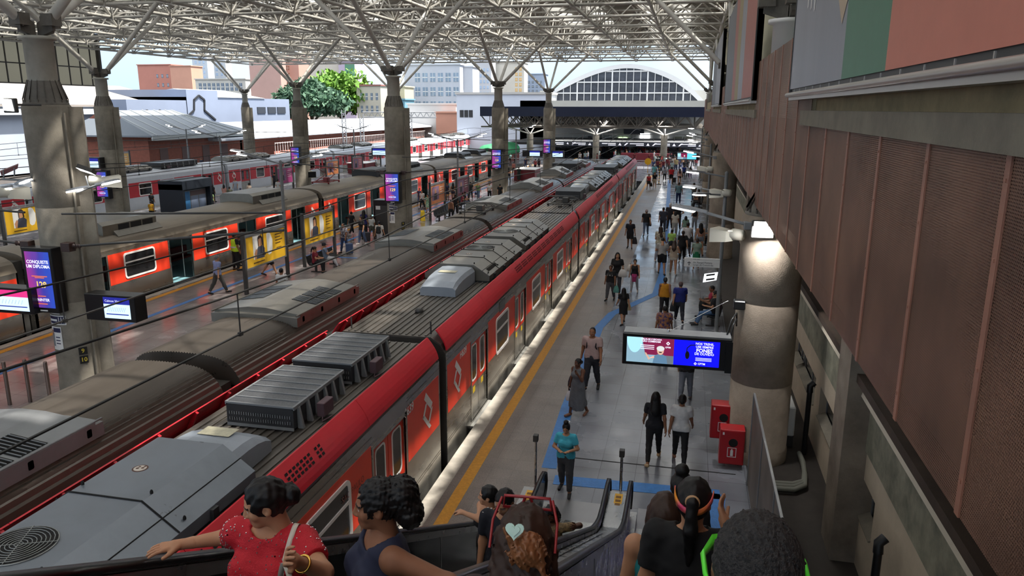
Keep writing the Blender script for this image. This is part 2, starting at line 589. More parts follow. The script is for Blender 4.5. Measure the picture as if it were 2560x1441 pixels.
def deck_mat():
 m = M('corrugated_deck', srgb(168, 160, 148), 0.6, var=0.3, vscale=1.0)
 nt = m.node_tree
 w = nt.nodes.new('ShaderNodeTexWave')
 w.bands_direction = 'Y'
 w.inputs['Scale'].default_value = 1.3
 tc = nt.nodes.new('ShaderNodeTexCoord')
 nt.links.new(tc.outputs['Object'], w.inputs['Vector'])
 bp = nt.nodes.new('ShaderNodeBump')
 bp.inputs['Strength'].default_value = 0.8
 bp.inputs['Distance'].default_value = 0.08
 nt.links.new(w.outputs['Fac'], bp.inputs['Height'])
 nt.links.new(bp.outputs['Normal'], nt.nodes['Principled BSDF'].inputs['Normal'])
 return m
DECK = deck_mat()
RX0, RX1, RY0, RY1, RZ = -67.0, 6.6, -14.0, 106.6, 16.35
def glazing(name, col, dif):
 m = bpy.data.materials.new(name)
 m.use_nodes = True
 nt = m.node_tree
 N, L = nt.nodes, nt.links
 N.remove(N['Principled BSDF'])
 t = N.new('ShaderNodeBsdfTransparent')
 t.inputs['Color'].default_value = (*col, 1)
 d = N.new('ShaderNodeBsdfTranslucent')
 d.inputs['Color'].default_value = (*col, 1)
 ms = N.new('ShaderNodeMixShader')
 ms.inputs['Fac'].default_value = dif
 L.new(t.outputs[0], ms.inputs[1])
 L.new(d.outputs[0], ms.inputs[2])
 L.new(ms.outputs[0], N['Material Output'].inputs['Surface'])
 MATS[name] = m
 return m
SKYCLEAR = glazing('roof_glass_clear', (0.85, 0.86, 0.85), 0.15)
SKYMILK = glazing('roof_glass_milky', (0.92, 0.92, 0.90), 0.6)
LIGHTS = [(1.9, 2.95, 6, 60, 1), (-16.4, -15.6, 18, 96, 1)]
for xs in (-1.9, -4.6, -9.2, -12.4, -21.0, -25.8, -30.5, -35.0, -40.0, -44.8, -49.5, -54.0, -59.0):  # milky strips, some of them added only to brighten the interior
 for k in range(6):
  LIGHTS.append((xs, xs + 1.3, -10 + k * 19, -10 + k * 19 + 14, 0))
b = MB()
xs_ = sorted(set([RX0, RX1] + [v for l in LIGHTS for v in l[:2]]))
for i in range(len(xs_) - 1):
 a, c = xs_[i], xs_[i + 1]
 cuts = sorted([(l[2], l[3]) for l in LIGHTS if l[0] <= (a + c) / 2 <= l[1]])
 y0 = RY0
 for (u, v) in cuts + [(RY1, RY1)]:
  if u > y0:
   b.box(a, c, y0, u, RZ, RZ + 0.06)
  y0 = v
ceil = b.build('ceiling', DECK)
ceil['kind'] = 'structure'
for nm, mt, fl in (('skylight_clear', SKYCLEAR, 1), ('skylight_milky', SKYMILK, 0)):
 for l in [q for q in LIGHTS if q[4] == fl]:
  b = MB()
  b.poly([(l[0], l[2], RZ + .03), (l[0], l[3], RZ + .03), (l[1], l[3], RZ + .03), (l[1], l[2], RZ + .03)])
  b.build(nm, mt, ceil)
DX, DY, ZL, ZM, ZT = 4.725, 6.325, 14.25, 15.35, 16.15
XN = [-17 + DX * i for i in range(-10, 6)]
YN = [43.1 + DY * k for k in range(-9, 11)]
frame = empty('space_frame', (-30, 46, ZL), kind='structure')
def fpart(b, name, m=STEEL):
 o = b.build(name, m)
 o.parent = frame
 o.matrix_parent_inverse = Matrix.Translation((30, -46, -ZL))
 return o
for j, y in enumerate(YN):
 b = MB()
 b.tube((XN[0], y, ZL), (XN[-1], y, ZL), 0.095, n=6)
 b.tube((XN[0], y, ZM), (XN[-1], y, ZM), 0.075, n=6)
 for i in range(len(XN) - 1):
  for q in range(2):
   a = XN[i] + DX * q / 2
   b.tube((a, y, ZL), (a + DX / 4, y, ZM), 0.05, n=4, caps=False)
   b.tube((a + DX / 4, y, ZM), (a + DX / 2, y, ZL), 0.05, n=4, caps=False)
  b.cbox((XN[i], y, ZL), (0.34, 0.34, 0.3))
 fpart(b, 'lattice_girder')
for i, x in enumerate(XN):
 b = MB()
 b.tube((x, YN[0], ZL), (x, YN[-1], ZL), 0.115, n=6)
 b.tube((x, YN[0], ZT - 0.2), (x, YN[-1], ZT - 0.2), 0.07, n=4)
 for k in range(len(YN) - 1):
  for q in range(2):
   a = YN[k] + DY * q / 2
   b.tube((x, a, ZL), (x, a + DY / 4, ZT - .2), 0.055, n=4, caps=False)
   b.tube((x, a + DY / 4, ZT - .2), (x, a + DY / 2, ZL), 0.055, n=4, caps=False)
 fpart(b, 'longitudinal_girder')
for k in range(len(YN) - 1):
 b = MB()
 ym = YN[k] + DY / 2
 for i in range(len(XN) - 1):
  xm = XN[i] + DX / 2
  for (x, y) in ((XN[i], YN[k]), (XN[i + 1], YN[k]), (XN[i], YN[k + 1]), (XN[i + 1], YN[k + 1])):
   b.tube((x, y, ZL), (xm, ym, ZT), 0.06, n=4, caps=False)
  b.tube((xm, ym, ZT), (xm, ym + DY, ZT), 0.06, n=4, caps=False)
 b.tube((XN[0], ym, ZT), (XN[-1], ym, ZT), 0.06, n=4)
 for q in (0.17, 0.34, 0.66, 0.83, 1.0):
  b.box(XN[0], XN[-1], YN[k] + DY * q - 0.035, YN[k] + DY * q + 0.035, ZT + 0.02, ZT + 0.17)
 fpart(b, 'web_bay')
CLAD = glazing('cladding_sheet', (0.42, 0.40, 0.34), 1.0)
b = MB()
b.box(-66.1, -66.0, 20, 77, 10.3, 16.2)
cl = b.build('wall_left', CLAD)
cl['kind'] = 'structure'
b = MB()
yy = 20
while yy <= 77:
 b.box(-66.0, -65.9, yy - .05, yy + .05, 10.3, 16.0)
 yy += 1.6
for zz in (10.35, 12.3):
 b.box(-66.0, -65.88, 20, 77, zz - .06, zz + .06)
yy = 20.
while yy < 78:
 b.box(-65.9, -65.5, yy - .16, yy + .16, 10.3, 16.0)
 yy += 9.5
b.build('mullion_grid', STEEL_D, cl)
FLANGE = M('column_flange', srgb(104, 98, 90), 0.6, var=0.4, vscale=4)
SHAFTW = M('shaft_paint', srgb(176, 172, 160), 0.55, var=0.2)
def column(x, y, label, r=0.60, zp=8.06, fin=True, shaft=0.36, pale=False):
 t = empty('concrete_column', (x, y, 0), label=label, cat='column', group='concrete roof columns')
 c = MB()
 c.lathe((0, 0, 0), [(r + .02, 0), (r + .02, 0.28), (r, 0.3), (r, zp * .33), (r - .008, zp * .33 + .01), (r, zp * .33 + .02), (r, zp * .66), (r - .008, zp * .66 + .01), (r, zp * .66 + .02), (r, zp - 0.06), (r - .04, zp)], 40)
 c.build('pedestal', CONC if not pale else CONC_B, t)
 if fin:
  c = MB()
  c.box(r - 0.15, r + 0.24, -0.30, 0.30, 0, zp - .05)
  c.tube((r * .72, -.52, .2), (r * .72, -.52, zp - .2), .03)
  c.build('downpipe_casing', CONC, t, rotz=math.radians(38))
 c = MB()
 c.lathe((0, 0, 0), [(r * .92, zp), (r * .92, zp + .05), (shaft + .16, zp + .07), (shaft + .14, zp + .2), (shaft + .02, zp + .62)], 28)
 for k in range(16):
  a = 2 * PI * k / 16
  ca, sa = math.cos(a), math.sin(a)
  c.mesh([(ca * shaft, sa * shaft, zp + .62), (ca * (r * .9), sa * (r * .9), zp + .06), (ca * (r * .9), sa * (r * .9), zp + .16), (ca * (shaft + .02), sa * (shaft + .02), zp + .66)], [(0, 1, 2, 3), (3, 2, 1, 0)])
  c.tube((ca * r * .86, sa * r * .86, zp + .04), (ca * r * .86, sa * r * .86, zp + .13), .025, n=6)
 c.build('base_flange', FLANGE, t)
 c = MB()
 c.lathe((0, 0, 0), [(shaft, zp), (shaft, 9.72), (shaft + .1, 9.74), (shaft + .1, 9.82), (shaft * .8, 9.84)], 28)
 c.build('shaft', SHAFTW if not pale else WHITE, t)
 c = MB()
 tops = []
 for (dx, dy) in ((4.68, 0), (-4.68, 0), (0, 6.45), (0, -6.45)):
  L = math.hypot(dx, dy)
  ux, uy = dx / L, dy / L
  c.mesh([(ux * .08 + sx * uy * .05, uy * .08 - sx * ux * .05, z) for sx in (-1, 1) for z in (9.8, 10.15)] + [(ux * .55 + sx * uy * .05, uy * .55 - sx * ux * .05, z) for sx in (-1, 1) for z in (9.95, 10.4)],
            [(0, 1, 5, 4), (2, 6, 7, 3), (1, 3, 7, 5), (0, 4, 6, 2), (4, 5, 7, 6)])
  c.cbox((ux * .5, uy * .5, 10.22), (.34, .34, .3))
 c.build('node_bracket', FLANGE, t)
 for (dx, dy) in ((4.68, 0), (-4.68, 0), (0, 6.45), (0, -6.45)):
  L = math.hypot(dx, dy)
  s = MB()
  s.tube((dx / L * .4, dy / L * .4, 10.15), (dx, dy, ZL), 0.135, n=12)
  s.build('strut', STEEL, t)
 return t
cols = {}
for (k, x, y, lab) in (
  ('A1', -17.0, 17.8, 'big near concrete column with a tall portrait screen on the island platform'),
  ('A2', -17.0, 43.1, 'concrete column on the island platform behind the grey train, directional stickers below its screen'),
  ('A3', -17.0, 68.4, 'concrete column on the island platform beside the end of the open-door train'),
  ('A4', -17.0, 93.7, 'concrete column farthest along the island platform, below the dark blue canopy'),
  ('B1', -36.8, 43.1, 'concrete column on the third platform left of the dark kiosk'),
  ('B2', -36.8, 68.4, 'concrete column on the third platform next to the red pantograph'),
  ('B3', -36.8, 93.7, 'concrete column hidden behind the middle island column, only struts showing'),
  ('C1', -58.0, 93.7, 'slim distant concrete column in front of the grey mural wall')):
 cols[k] = column(x, y, lab)
for k, y, lab in (('R1', 17.6, 'massive concrete column with red hydrant cabinets at the right of the near platform'),
            ('R2', 43.1, 'second concrete column along the brown wall, behind the lamp pole'),
            ('R3', 68.4, 'third concrete column along the brown wall'),
            ('R4', 93.7, 'last concrete column along the brown wall, by the far screen')):
 cols[k] = column(1.9, y, lab, r=0.68, zp=5.74, fin=False, shaft=0.34, pale=True)
slab('shade_sheet', 1.66, 3.3, 8.0, 60, 0.0, 0.006, M('pit_shade', srgb(58, 52, 47), .9, var=.3))  # dark sheet over the tiles, paints in the shade of the gap
# ================================================================ trains
INOX = M('stainless_body', srgb(172, 168, 160), 0.28, 0.85, var=0.2, vscale=1.2, stretch=(1, 0.15, 1), rvar=0.1)
INOX_D = M('stainless_ribbed_roof', srgb(98, 90, 82), 0.34, 0.5, var=0.3, vscale=1.4, stretch=(1, 0.1, 1), rvar=0.12)
ROOFG = M('grimy_roof', srgb(112, 106, 99), 0.42, 0.45, var=0.35, vscale=1.5, stretch=(1, 0.25, 1), rvar=0.15)
ROOFB = M('brownish_roof', srgb(128, 117, 102), 0.5, 0.3, var=0.3, vscale=1.2, stretch=(1, 0.3, 1))
RED = M('train_orange_red', srgb(232, 62, 36), 0.4, var=0.08, vscale=2)
REDF = M('fairing_red', srgb(214, 34, 50), 0.42, var=0.1, vscale=1.5)
REDD = M('train_crimson', srgb(196, 50, 62), 0.45, var=0.08)
TWHITE = M('train_white', srgb(206, 212, 222), 0.4, var=0.08)
FRAMEW = M('window_frame_white', srgb(232, 226, 222), 0.4)
ACG = M('unit_grey_blue', srgb(126, 133, 142), 0.35, 0.3, var=0.22, vscale=1.6, rvar=0.1)
ACM = M('unit_metal', srgb(132, 128, 120), 0.35, 0.6, var=0.2, vscale=2)
MESHG = M('mesh_cover', srgb(110, 112, 116), 0.4, 0.6, var=0.35, vscale=45, detail=1)
DKBOX = M('unit_dark', srgb(58, 58, 60), 0.5, 0.3, var=0.2)
INSIDE = M('interior_panel', srgb(150, 176, 178), 0.6)
INFLOOR = M('interior_floor', srgb(150, 200, 210), 0.4)
SEATR = M('interior_seat', srgb(140, 34, 30), 0.5)
YSTICK = M('sticker_yellow', srgb(236, 200, 40), 0.5)
def rrect(y0, y1, z0, z1, r, n=5):
 P = []
 for cy, cz, a0 in ((y1 - r, z1 - r, 0), (y0 + r, z1 - r, 90), (y0 + r, z0 + r, 180), (y1 - r, z0 + r, 270)):
  for k in range(n + 1):
   a = math.radians(a0 + 90 * k / n)
   P.append((cy + r * math.cos(a), cz + r * math.sin(a)))
 return P
def frame_ring(b, x, out, inn, d0, d1, mi=0):
 """flat ring between two outlines, from x+d0 to x+d1"""
 A = [(x + d0, *p) for p in out]
 B = [(x + d1, *p) for p in out]
 C = [(x + d1, *p) for p in inn]
 D = [(x + d0 - .03, *p) for p in inn]
 b.loft([A, B, C, D], False, False, mi, False)
def logo(parent, x, yc, zc, h, mirror=False):
 b = MB()
 q = h / 1.64
 def bar(p0, p1, w, d=None):
  b.mesh([(x + .004, yc + (-1 if mirror else 1) * u * q, zc + v * q) for u, v in (p0, p1, (p1[0] + w[0], p1[1] + w[1]), (p0[0] + w[0], p0[1] + w[1]))], [(0, 1, 2, 3)])
 bar((-.34, .62), (.34, 0.0), (.19, .2))
 bar((.33, 0.02), (.0, -.42), (.22, 0.03))
 bar((-.56, -.03), (-.22, .40), (.22, 0.03))
 bar((-.55, .02), (.12, -.64), (.22, .02))
 return b.build('logo', FRAMEW, parent)
def ac_octagon(parent, y0, y1, xc, z0, ztop, hw, mat=ACG, vents=True):
 """faceted roof cooling unit with cover plates, fans, vents"""
 b = MB()
 s = hw * .52
 prof = [(xc - hw, z0 + .06), (xc - hw, z0 + .22), (xc - s, ztop), (xc + s, ztop), (xc + hw, z0 + .22), (xc + hw, z0 + .06)]
 b.prism(prof, 'y', y0, y1)
 o = b.build('cooling_unit', mat, parent)
 n = 4
 g = MB()
 for k in range(1, n):
  yy = y0 + (y1 - y0) * k / n
  pr = [(p[0], p[1] + .006) for p in prof[1:5]]
  for i in range(3):
   g.tube((pr[i][0], yy, pr[i][1]), (pr[i + 1][0], yy, pr[i + 1][1]), .012, n=5)
 for sx in (-1, 1):
  g.tube((xc + sx * hw * .78, y0, z0 + .22 + (ztop - z0 - .22) * .46 + .004), (xc + sx * hw * .78, y1, z0 + .22 + (ztop - z0 - .22) * .46 + .004), .008, n=5)
 for k in range(n):
  for sx in (-.93, -.5, .5, .93):
   yy = y0 + (y1 - y0) * (k + .12) / n
   zz = ztop if abs(sx) < .6 else z0 + .28
   g.lathe((xc + sx * hw, yy, zz), [(.02, 0), (.02, .03), (.01, .05)], 8)
 g.build('seam_bolts', DARK, o)
 g = MB()
 for sx in (-1, 1):
  for k in range(10):
   yy = y0 + .35 + k * .11
   xa, xb = xc + sx * (hw * .80), xc + sx * (hw * .9)
   za = z0 + .22 + (ztop - z0 - .22) * ((1 - .80) / .48)
   zb = z0 + .22 + (ztop - z0 - .22) * ((1 - .9) / .48)
   g.mesh([(xa, yy, za + .006), (xa, yy + .08, za + .006), (xb, yy + .08, zb + .006), (xb, yy, zb + .006)], [(0, 1, 2, 3), (3, 2, 1, 0)])
 g.build('vent_slots', DARK, o)
 g = MB()
 for k in range(3):
  yy = y0 + (y1 - y0) * (k + 1.45) / n
  g.lathe((xc - hw * .1, yy, ztop), [(.10, 0), (.10, .003)], 20, mi=0)
  g.lathe((xc - hw * .1, yy, ztop + .003), [(.08, 0), (.08, .002)], 20, mi=1)
  for q in (-.03, .03):
   g.lathe((xc - hw * .1 + q, yy + q * .4, ztop + .005), [(.022, 0), (.02, .002)], 8, mi=0)
   g.lathe((xc - hw * .1 + q, yy + q * .4 + .045, ztop + .005), [(.018, 0), (.016, .002)], 8, mi=0)
 g.build('no_step_mark', [M('mark_brown', srgb(88, 56, 44), .6), M('mark_cream', srgb(206, 196, 184), .6)], o)
 g = MB()
 g.box(xc - hw + .03, xc + hw - .03, y0 + .02, y1 - .02, z0, z0 + .2)
 k = y0 + .5
 while k < y1:
  g.box(xc + hw - .03, xc + hw + .05, k, k + .12, z0, z0 + .2)
  g.box(xc - hw - .05, xc - hw + .03, k, k + .12, z0, z0 + .2)
  k += 1.25
 g.build('mounting_base', DKBOX, o)
 return o
def fan(parent, x, y, z, r):
 b = MB()
 b.lathe((x, y, z), [(r, .0), (r, .012), (r * .97, .012)], 32, mi=0)
 b.lathe((x, y, z + .013), [(r * .97, 0), (r * .97, .002)], 32, mi=1)
 for k in range(1, 9):
  rr = r * k / 9
  b.path([(x + rr * math.cos(2 * PI * i / 24), y + rr * math.sin(2 * PI * i / 24), z + .02) for i in range(24)], .006, 4, 0, True)
 for a in (0.4, 0.4 + PI / 2):
  b.tube((x - r * math.cos(a), y - r * math.sin(a), z + .02), (x + r * math.cos(a), y + r * math.sin(a), z + .02), .006, n=4, mi=0)
 return b.build('fan_grille', [M('fan_wire', srgb(150, 152, 150), .4, .6), DARK], parent)
def hood(parent, y0, y1, xc, z0, hw, h, toward):
 """smooth rounded duct hood; toward=-1 rounds the low-y end"""
 b = MB()
 rings = []
 for t in (0, .15, .35, .6, 1.0):
  yy = (y0 + (y1 - y0) * t) if toward < 0 else (y1 - (y1 - y0) * t)
  hh = h * (0.55 + .45 * min(1, (t * 2.2) ** .6))
  w = hw * (.94 + .06 * t)
  rings.append([(xc - w, yy, z0), (xc - w, yy, z0 + hh * .72), (xc - w * .85, yy, z0 + hh * .95), (xc - w * .5, yy, z0 + hh), (xc + w * .5, yy, z0 + hh), (xc + w * .85, yy, z0 + hh * .95), (xc + w, yy, z0 + hh * .72), (xc + w, yy, z0)])
 if toward > 0:
  rings.reverse()
 b.loft(rings, True, True, 0, False)
 o = b.build('duct_hood', M('hood_grey', srgb(150, 158, 168), .35, .1, var=.12), parent)
 s = MB()
 ym = (y0 + y1) / 2
 s.box(xc - .3, xc + .22, ym - .0, ym + .28, z0 + h + .001, z0 + h + .004)
 s.build('warning_plate', M('plate_cream', srgb(206, 200, 172), .5, var=.3, vscale=14), o)
 return o
def resistor(parent, y0, y1, xc, z0, hw, h):
 b = MB()
 b.box(xc - hw, xc + hw, y0, y1, z0 + .05, z0 + h - .02, mi=1)
 for k in range(8):
  yy = y0 + (y1 - y0) * k / 7
  b.box(xc - hw - .012, xc + hw + .012, yy - .012, yy + .012, z0 + h - .02, z0 + h + .012, mi=0)
 n = 7
 for k in range(n):
  ya = y0 + (y1 - y0) * k / n
  yb = y0 + (y1 - y0) * (k + 1) / n
  b.box(xc - hw, xc + hw, ya, yb, z0 + h - .02, z0 + h, mi=2)
 for sx in (-1, 1):
  b.box(xc + sx * hw - .02, xc + sx * hw + .02, y0, y1, z0 + h - .05, z0 + h + .01, mi=0)
  for k in range(6):
   yy = y0 + (y1 - y0) * (k + .5) / 6
   b.prism([(xc + sx * hw, z0 + .02), (xc + sx * (hw + .1), z0 + .02), (xc + sx * (hw + .03), z0 + h - .04), (xc + sx * hw, z0 + h - .04)], 'y', yy - .03, yy + .03, mi=0)
 for yy in (y0, y1):
  b.box(xc - hw, xc + hw, yy - .012, yy + .012, z0 + .02, z0 + .07, mi=0)
  for k in range(26):
   xx = xc - hw + .06 + (2 * hw - .12) * k / 25
   b.box(xx - .008, xx + .008, yy - .015, yy + .015, z0 + .12, z0 + .17, mi=3)
   b.box(xx - .008, xx + .008, yy - .015, yy + .015, z0 + .22, z0 + .27, mi=3)
 o = b.build('resistor_box', [GREYP, DKBOX, MESHG, GALV], parent)
 j = MB()
 j.bbox(xc + hw + .12, xc + hw + .26, y0 + .55, y0 + .9, z0 + .06, z0 + .3, .01)
 j.path([(xc + hw + .2, y0 + .6, z0 + .08), (xc + hw + .26, y0 + .45, z0 + .03), (xc + hw + .32, y0 + .7, z0 + .03)], .015, 6)
 j.build('junction_box', M('box_maroon', srgb(92, 70, 76), .5), o)
 return o
def pantograph(parent, y, xc, z, raised=0.25, m=None):
 b = MB()
 for sx in (-.5, .5):
  b.tube((xc + sx, y - .9, z + .12), (xc + sx, y + .9, z + .12), .035, n=6)
  b.tube((xc + sx * .8, y - .7, z + .16), (xc + sx * .6, y + .75, z + .12 + raised), .03, n=6)
  b.tube((xc + sx * .6, y + .75, z + .12 + raised), (xc + sx * .9, y - .3, z + .2 + 2 * raised), .022, n=6)
 for yy in (-.9, 0, .9):
  b.tube((xc - .6, y + yy, z + .12), (xc + .6, y + yy, z + .12), .035, n=6)
 for sx in (-.6, .6):
  for yy in (-.8, .8):
   b.lathe((xc + sx, y + yy, z), [(.05, 0), (.07, .02), (.05, .05), (.07, .07), (.05, .12)], 10)
 b.bbox(xc + .15, xc + .5, y - .75, y - .35, z + .14, z + .45, .04)
 for dy in (-.42, -.18):
  zz = z + .22 + 2 * raised
  b.path([(xc - .95, y + dy, zz - .16), (xc - .75, y + dy, zz - .03), (xc - .5, y + dy, zz), (xc + .5, y + dy, zz), (xc + .75, y + dy, zz - .03), (xc + .95, y + dy, zz - .16)], .022, 6)
 return b.build('pantograph', m or STEEL_D, parent)
def roof_unit_flat(parent, y0, y1, xc, z0, hw, zr, mat=ACM, lip=True):
 """low flat cooling unit with ridge, louvred openings and holed side skirts"""
 b = MB()
 prof = [(xc - hw, z0 - .1), (xc - hw, z0 + .16), (xc - hw * .2, zr), (xc + hw * .2, zr), (xc + hw, z0 + .16), (xc + hw, z0 - .1)]
 b.prism(prof, 'y', y0 + .16, y1 - .16)
 for yy, d in ((y0, 1), (y1, -1)):
  b.prism([(xc - hw, z0 - .1), (xc - hw, z0 + .12), (xc - hw * .6, z0 + .15), (xc + hw * .6, z0 + .15), (xc + hw, z0 + .12), (xc + hw, z0 - .1)], 'y', min(yy, yy + d * .16), max(yy, yy + d * .16))
 for sx in (-1, 1):
  b.tube((xc + sx * hw * .98, y0, z0 + .17), (xc + sx * hw * .98, y1, z0 + .17), .02, n=6)
 o = b.build('cooling_unit', mat, parent)
 g = MB()
 L = y1 - y0
 for sx in (-1, 1):
  for k in range(3):
   ya = y0 + L * (.32 + .15 * k)
   yb = ya + L * .13
   xa, xb = xc + sx * hw * .34, xc + sx * hw * .92
   f = lambda x: zr - (zr - z0 - .16) * (abs(x - xc) / hw - .2) / .8 + .006
   g.mesh([(xa, ya, f(xa)), (xa, yb, f(xa)), (xb, yb, f(xb)), (xb, ya, f(xb))], [(0, 1, 2, 3), (3, 2, 1, 0)])
  for k in range(4):
   yy = y0 + .3 + (L - .6) * k / 3
   xx = xc + sx * (hw + .003)
   b2 = rrect(yy - .05, yy + .05, z0 - .03, z0 + .1, .02, 2)
   g.mesh([(xx, *p) for p in b2], [tuple(range(len(b2))), tuple(reversed(range(len(b2))))])
 g.build('louvre_openings', DARK, o)
 g = MB()
 for sx in (-1, 1):
  for k in range(3):
   ya = y0 + L * (.32 + .15 * k)
   for q in range(6):
    yy = ya + L * .13 * (q + .5) / 6
    xa, xb = xc + sx * hw * .34, xc + sx * hw * .92
    f = lambda x: zr - (zr - z0 - .16) * (abs(x - xc) / hw - .2) / .8 + .012
    g.tube((xa, yy, f(xa)), (xb, yy, f(xb)), .009, n=4)
 g.build('louvre_slats', GREYP, o)
 return o
def car(kind, L, w, doors, wins, label, group, zc=2.5, name='train_car', number=None, detail=2, nose=0):
 """one railway carriage, platform side at local x=0, running along +y"""
 t = empty(name, label=label, cat='train carriage', group=group)
 body = {'A': INOX, 'B': INOX, 'C': INOX, 'D': TWHITE}[kind]
 red = {'A': RED, 'B': REDD, 'C': RED, 'D': REDD}[kind]
 roofm = {'A': ROOFG, 'B': INOX_D, 'C': ROOFB, 'D': TWHITE}[kind]
 dw = 0.8
 holes = [(d - dw, d + dw, 0.0, 2.08) for d in doors]
 whl = [(c - .72, c + .72, 1.0, 2.0) for c in wins]
 b = MB()
 if kind == 'C':
  b.wall('x', -0.07, 0, L, -.3, 2.3, holes + whl, 0.07)
  b.box(-w, -w + .06, 0, L, -.3, 2.3)
  b.box(-w, 0, 0, L, -.32, -0.02)
  b.box(-w, 0, 0, .06, -.3, 2.3)
  b.box(-w, 0, L - .06, L, -.3, 2.3)
 else:
  b.wall('x', -0.09, 0, L, -.3, zc, holes, 0.09)
  b.box(-w, -.085, 0, L, -.3, zc)
 b.box(-w + .1, -.1, .3, L - .3, -.75, -.3, mi=1)
 o = b.build('body', [body, DARK], t)
 if kind in 'AC' and detail > 0:
  g = MB()
  cuts = [0.03] + [v for d in doors for v in (d - dw - .05, d + dw + .05)] + [L - .03]
  for z in (0.3, 0.36, 2.34) if kind == 'A' else (0.12,):
   for i in range(0, len(cuts), 2):
    g.box(0, 0.006, cuts[i], cuts[i + 1], z, z + .012)
  g.build('side_moulding', INOX_D, t)
 b = MB()
 if kind == 'A':
  prof = [(-.03, zc), (-.12, 2.72), (-.36, 2.88), (-w + .36, 2.88), (-w + .12, 2.72), (-w + .03, zc)]
  b.prism(prof, 'y', 0, L)
  n = 13
  for k in range(n):
   x = -.5 - (w - 1.0) * k / (n - 1)
   b.box(x - .022, x + .022, .05, L - .05, 2.88, 2.905)
 else:
  P = []
  N = 90 if kind == 'B' else 24
  top = {'B': 3.10, 'C': 2.92, 'D': 2.95}[kind]
  z0 = {'B': 1.7, 'C': 2.3, 'D': zc}[kind]
  for k in range(N + 1):
   a = k / N
   u = -1 + 2 * a
   x = -w / 2 - u * w / 2
   e = 5.5 if kind == 'B' else 4.0
   z = z0 + (top - .12 - z0) * (1 - abs(u) ** e) ** (1 / 2.2) + .12 * (1 - u * u)
   if kind == 'B':
    z += .026 * (k % 2)
   P.append((x, z))
  b.prism(list(reversed(P)), 'y', 0, L)
 b.build('roof', roofm, t)
 if kind == 'B':
  g = MB()
  for k in range(int(L / 2.4)):
   g.tube((-.03, 1.2 + k * 2.4, 2.2), (-.03, 2.5 + k * 2.4, 2.2), .02, n=6)
  g.box(0, .004, 0, L, 1.0, 2.0, mi=1)
  for k in range(int(L / .8)):
   g.prism([(-.0, 2.02), (.05, 1.98), (.05, 1.6), (0, 1.55)], 'y', .4 + k * .8, .43 + k * .8, mi=1)
  g.build('handrail_band', [GALV, REDD], t)
 if kind == 'A':
  for s in (0, 1):
   b = MB()
   ar = []
   for k in range(7):
    a = k / 6
    x = .012 - .25 * a ** 1.5
    z = 2.58 + .52 * a - .05 * a * a
    ar.append((x, z))
   arr = ar + [(p[0] - .03, p[1] - .005) for p in reversed(ar)]
   if s:
    arr = [(-w - p[0], p[1]) for p in arr]
   segs = [0.05, L * .17, L * .38, L * .6, L * .82, L - .05]
   for i in range(5):
    b.prism(arr if not s else list(reversed(arr)), 'y', segs[i] + .006, segs[i + 1] - .006, smooth=False)
   if s:
    k = .4
    while k < L:
     b.prism([(-w + .02, 2.62), (-w + .10, 2.62), (-w + .3, 3.0), (-w + .24, 3.04)], 'y', k, k + .05)
     k += .95
   f = b.build('roof_fairing', REDF, t)
   if not s:
    g = MB()
    for (ya, yb) in ((L * .36, L * .80),) if nose == 1 else ((L * .12, L * .745),):
     k = ya
     while k < yb:
      if int((k - ya) / .11) % 8 != 7:
       for rz in (.45, .58, .71):
        x = .012 - .25 * rz ** 1.5 + .004
        z = 2.58 + .52 * rz - .05 * rz * rz
        g.mesh([(x + .012, k, z - .018), (x + .012, k + .07, z - .018), (x - .008, k + .07, z + .022), (x - .008, k, z + .022)], [(0, 1, 2, 3)])
      k += .11
    g.build('vent_slots', DARK, f)
 z0, z1 = {'A': (1.02, 2.2), 'B': (1.0, 2.1), 'C': (0.82, 2.1), 'D': (0.95, 2.12)}[kind]
 ed = [0.08] + [v for d in doors for v in (d - dw - .1, d + dw + .1)] + [L - .08]
 for i in range(0, len(ed), 2):
  a, e = ed[i], ed[i + 1]
  if e - a < .3 or kind == 'B':
   continue
  b = MB()
  hl = [h for h in whl if a < h[0] < e]
  b.wall('x', 0.0, a, e, z0, z1, hl, 0.005)
  b.build('red_panel', red, t)
 ww = {'A': .8, 'B': .8, 'C': .98, 'D': .78}[kind]
 wz = {'A': (.94, 2.06), 'B': (.94, 2.06), 'C': (.92, 2.02), 'D': (1.02, 2.04)}[kind]
 for i, c in enumerate(wins):
  if kind == 'B':
   continue
  out = rrect(c - ww, c + ww, wz[0], wz[1], .16)
  inn = rrect(c - ww + .075, c + ww - .075, wz[0] + .075, wz[1] - .075, .11)
  b = MB()
  frame_ring(b, .005, out, inn, 0, .022)
  if kind != 'D' or i % 2:
   zt = wz[1] - .42
   b.box(.0, .02, c - ww + .06, c + ww - .06, zt - .03, zt + .03)
  f = b.build('window', FRAMEW, t)
  g = MB()
  g.mesh([(.006, *p) for p in inn], [tuple(range(len(inn)))])
  g.build('pane', GLASSD, f)
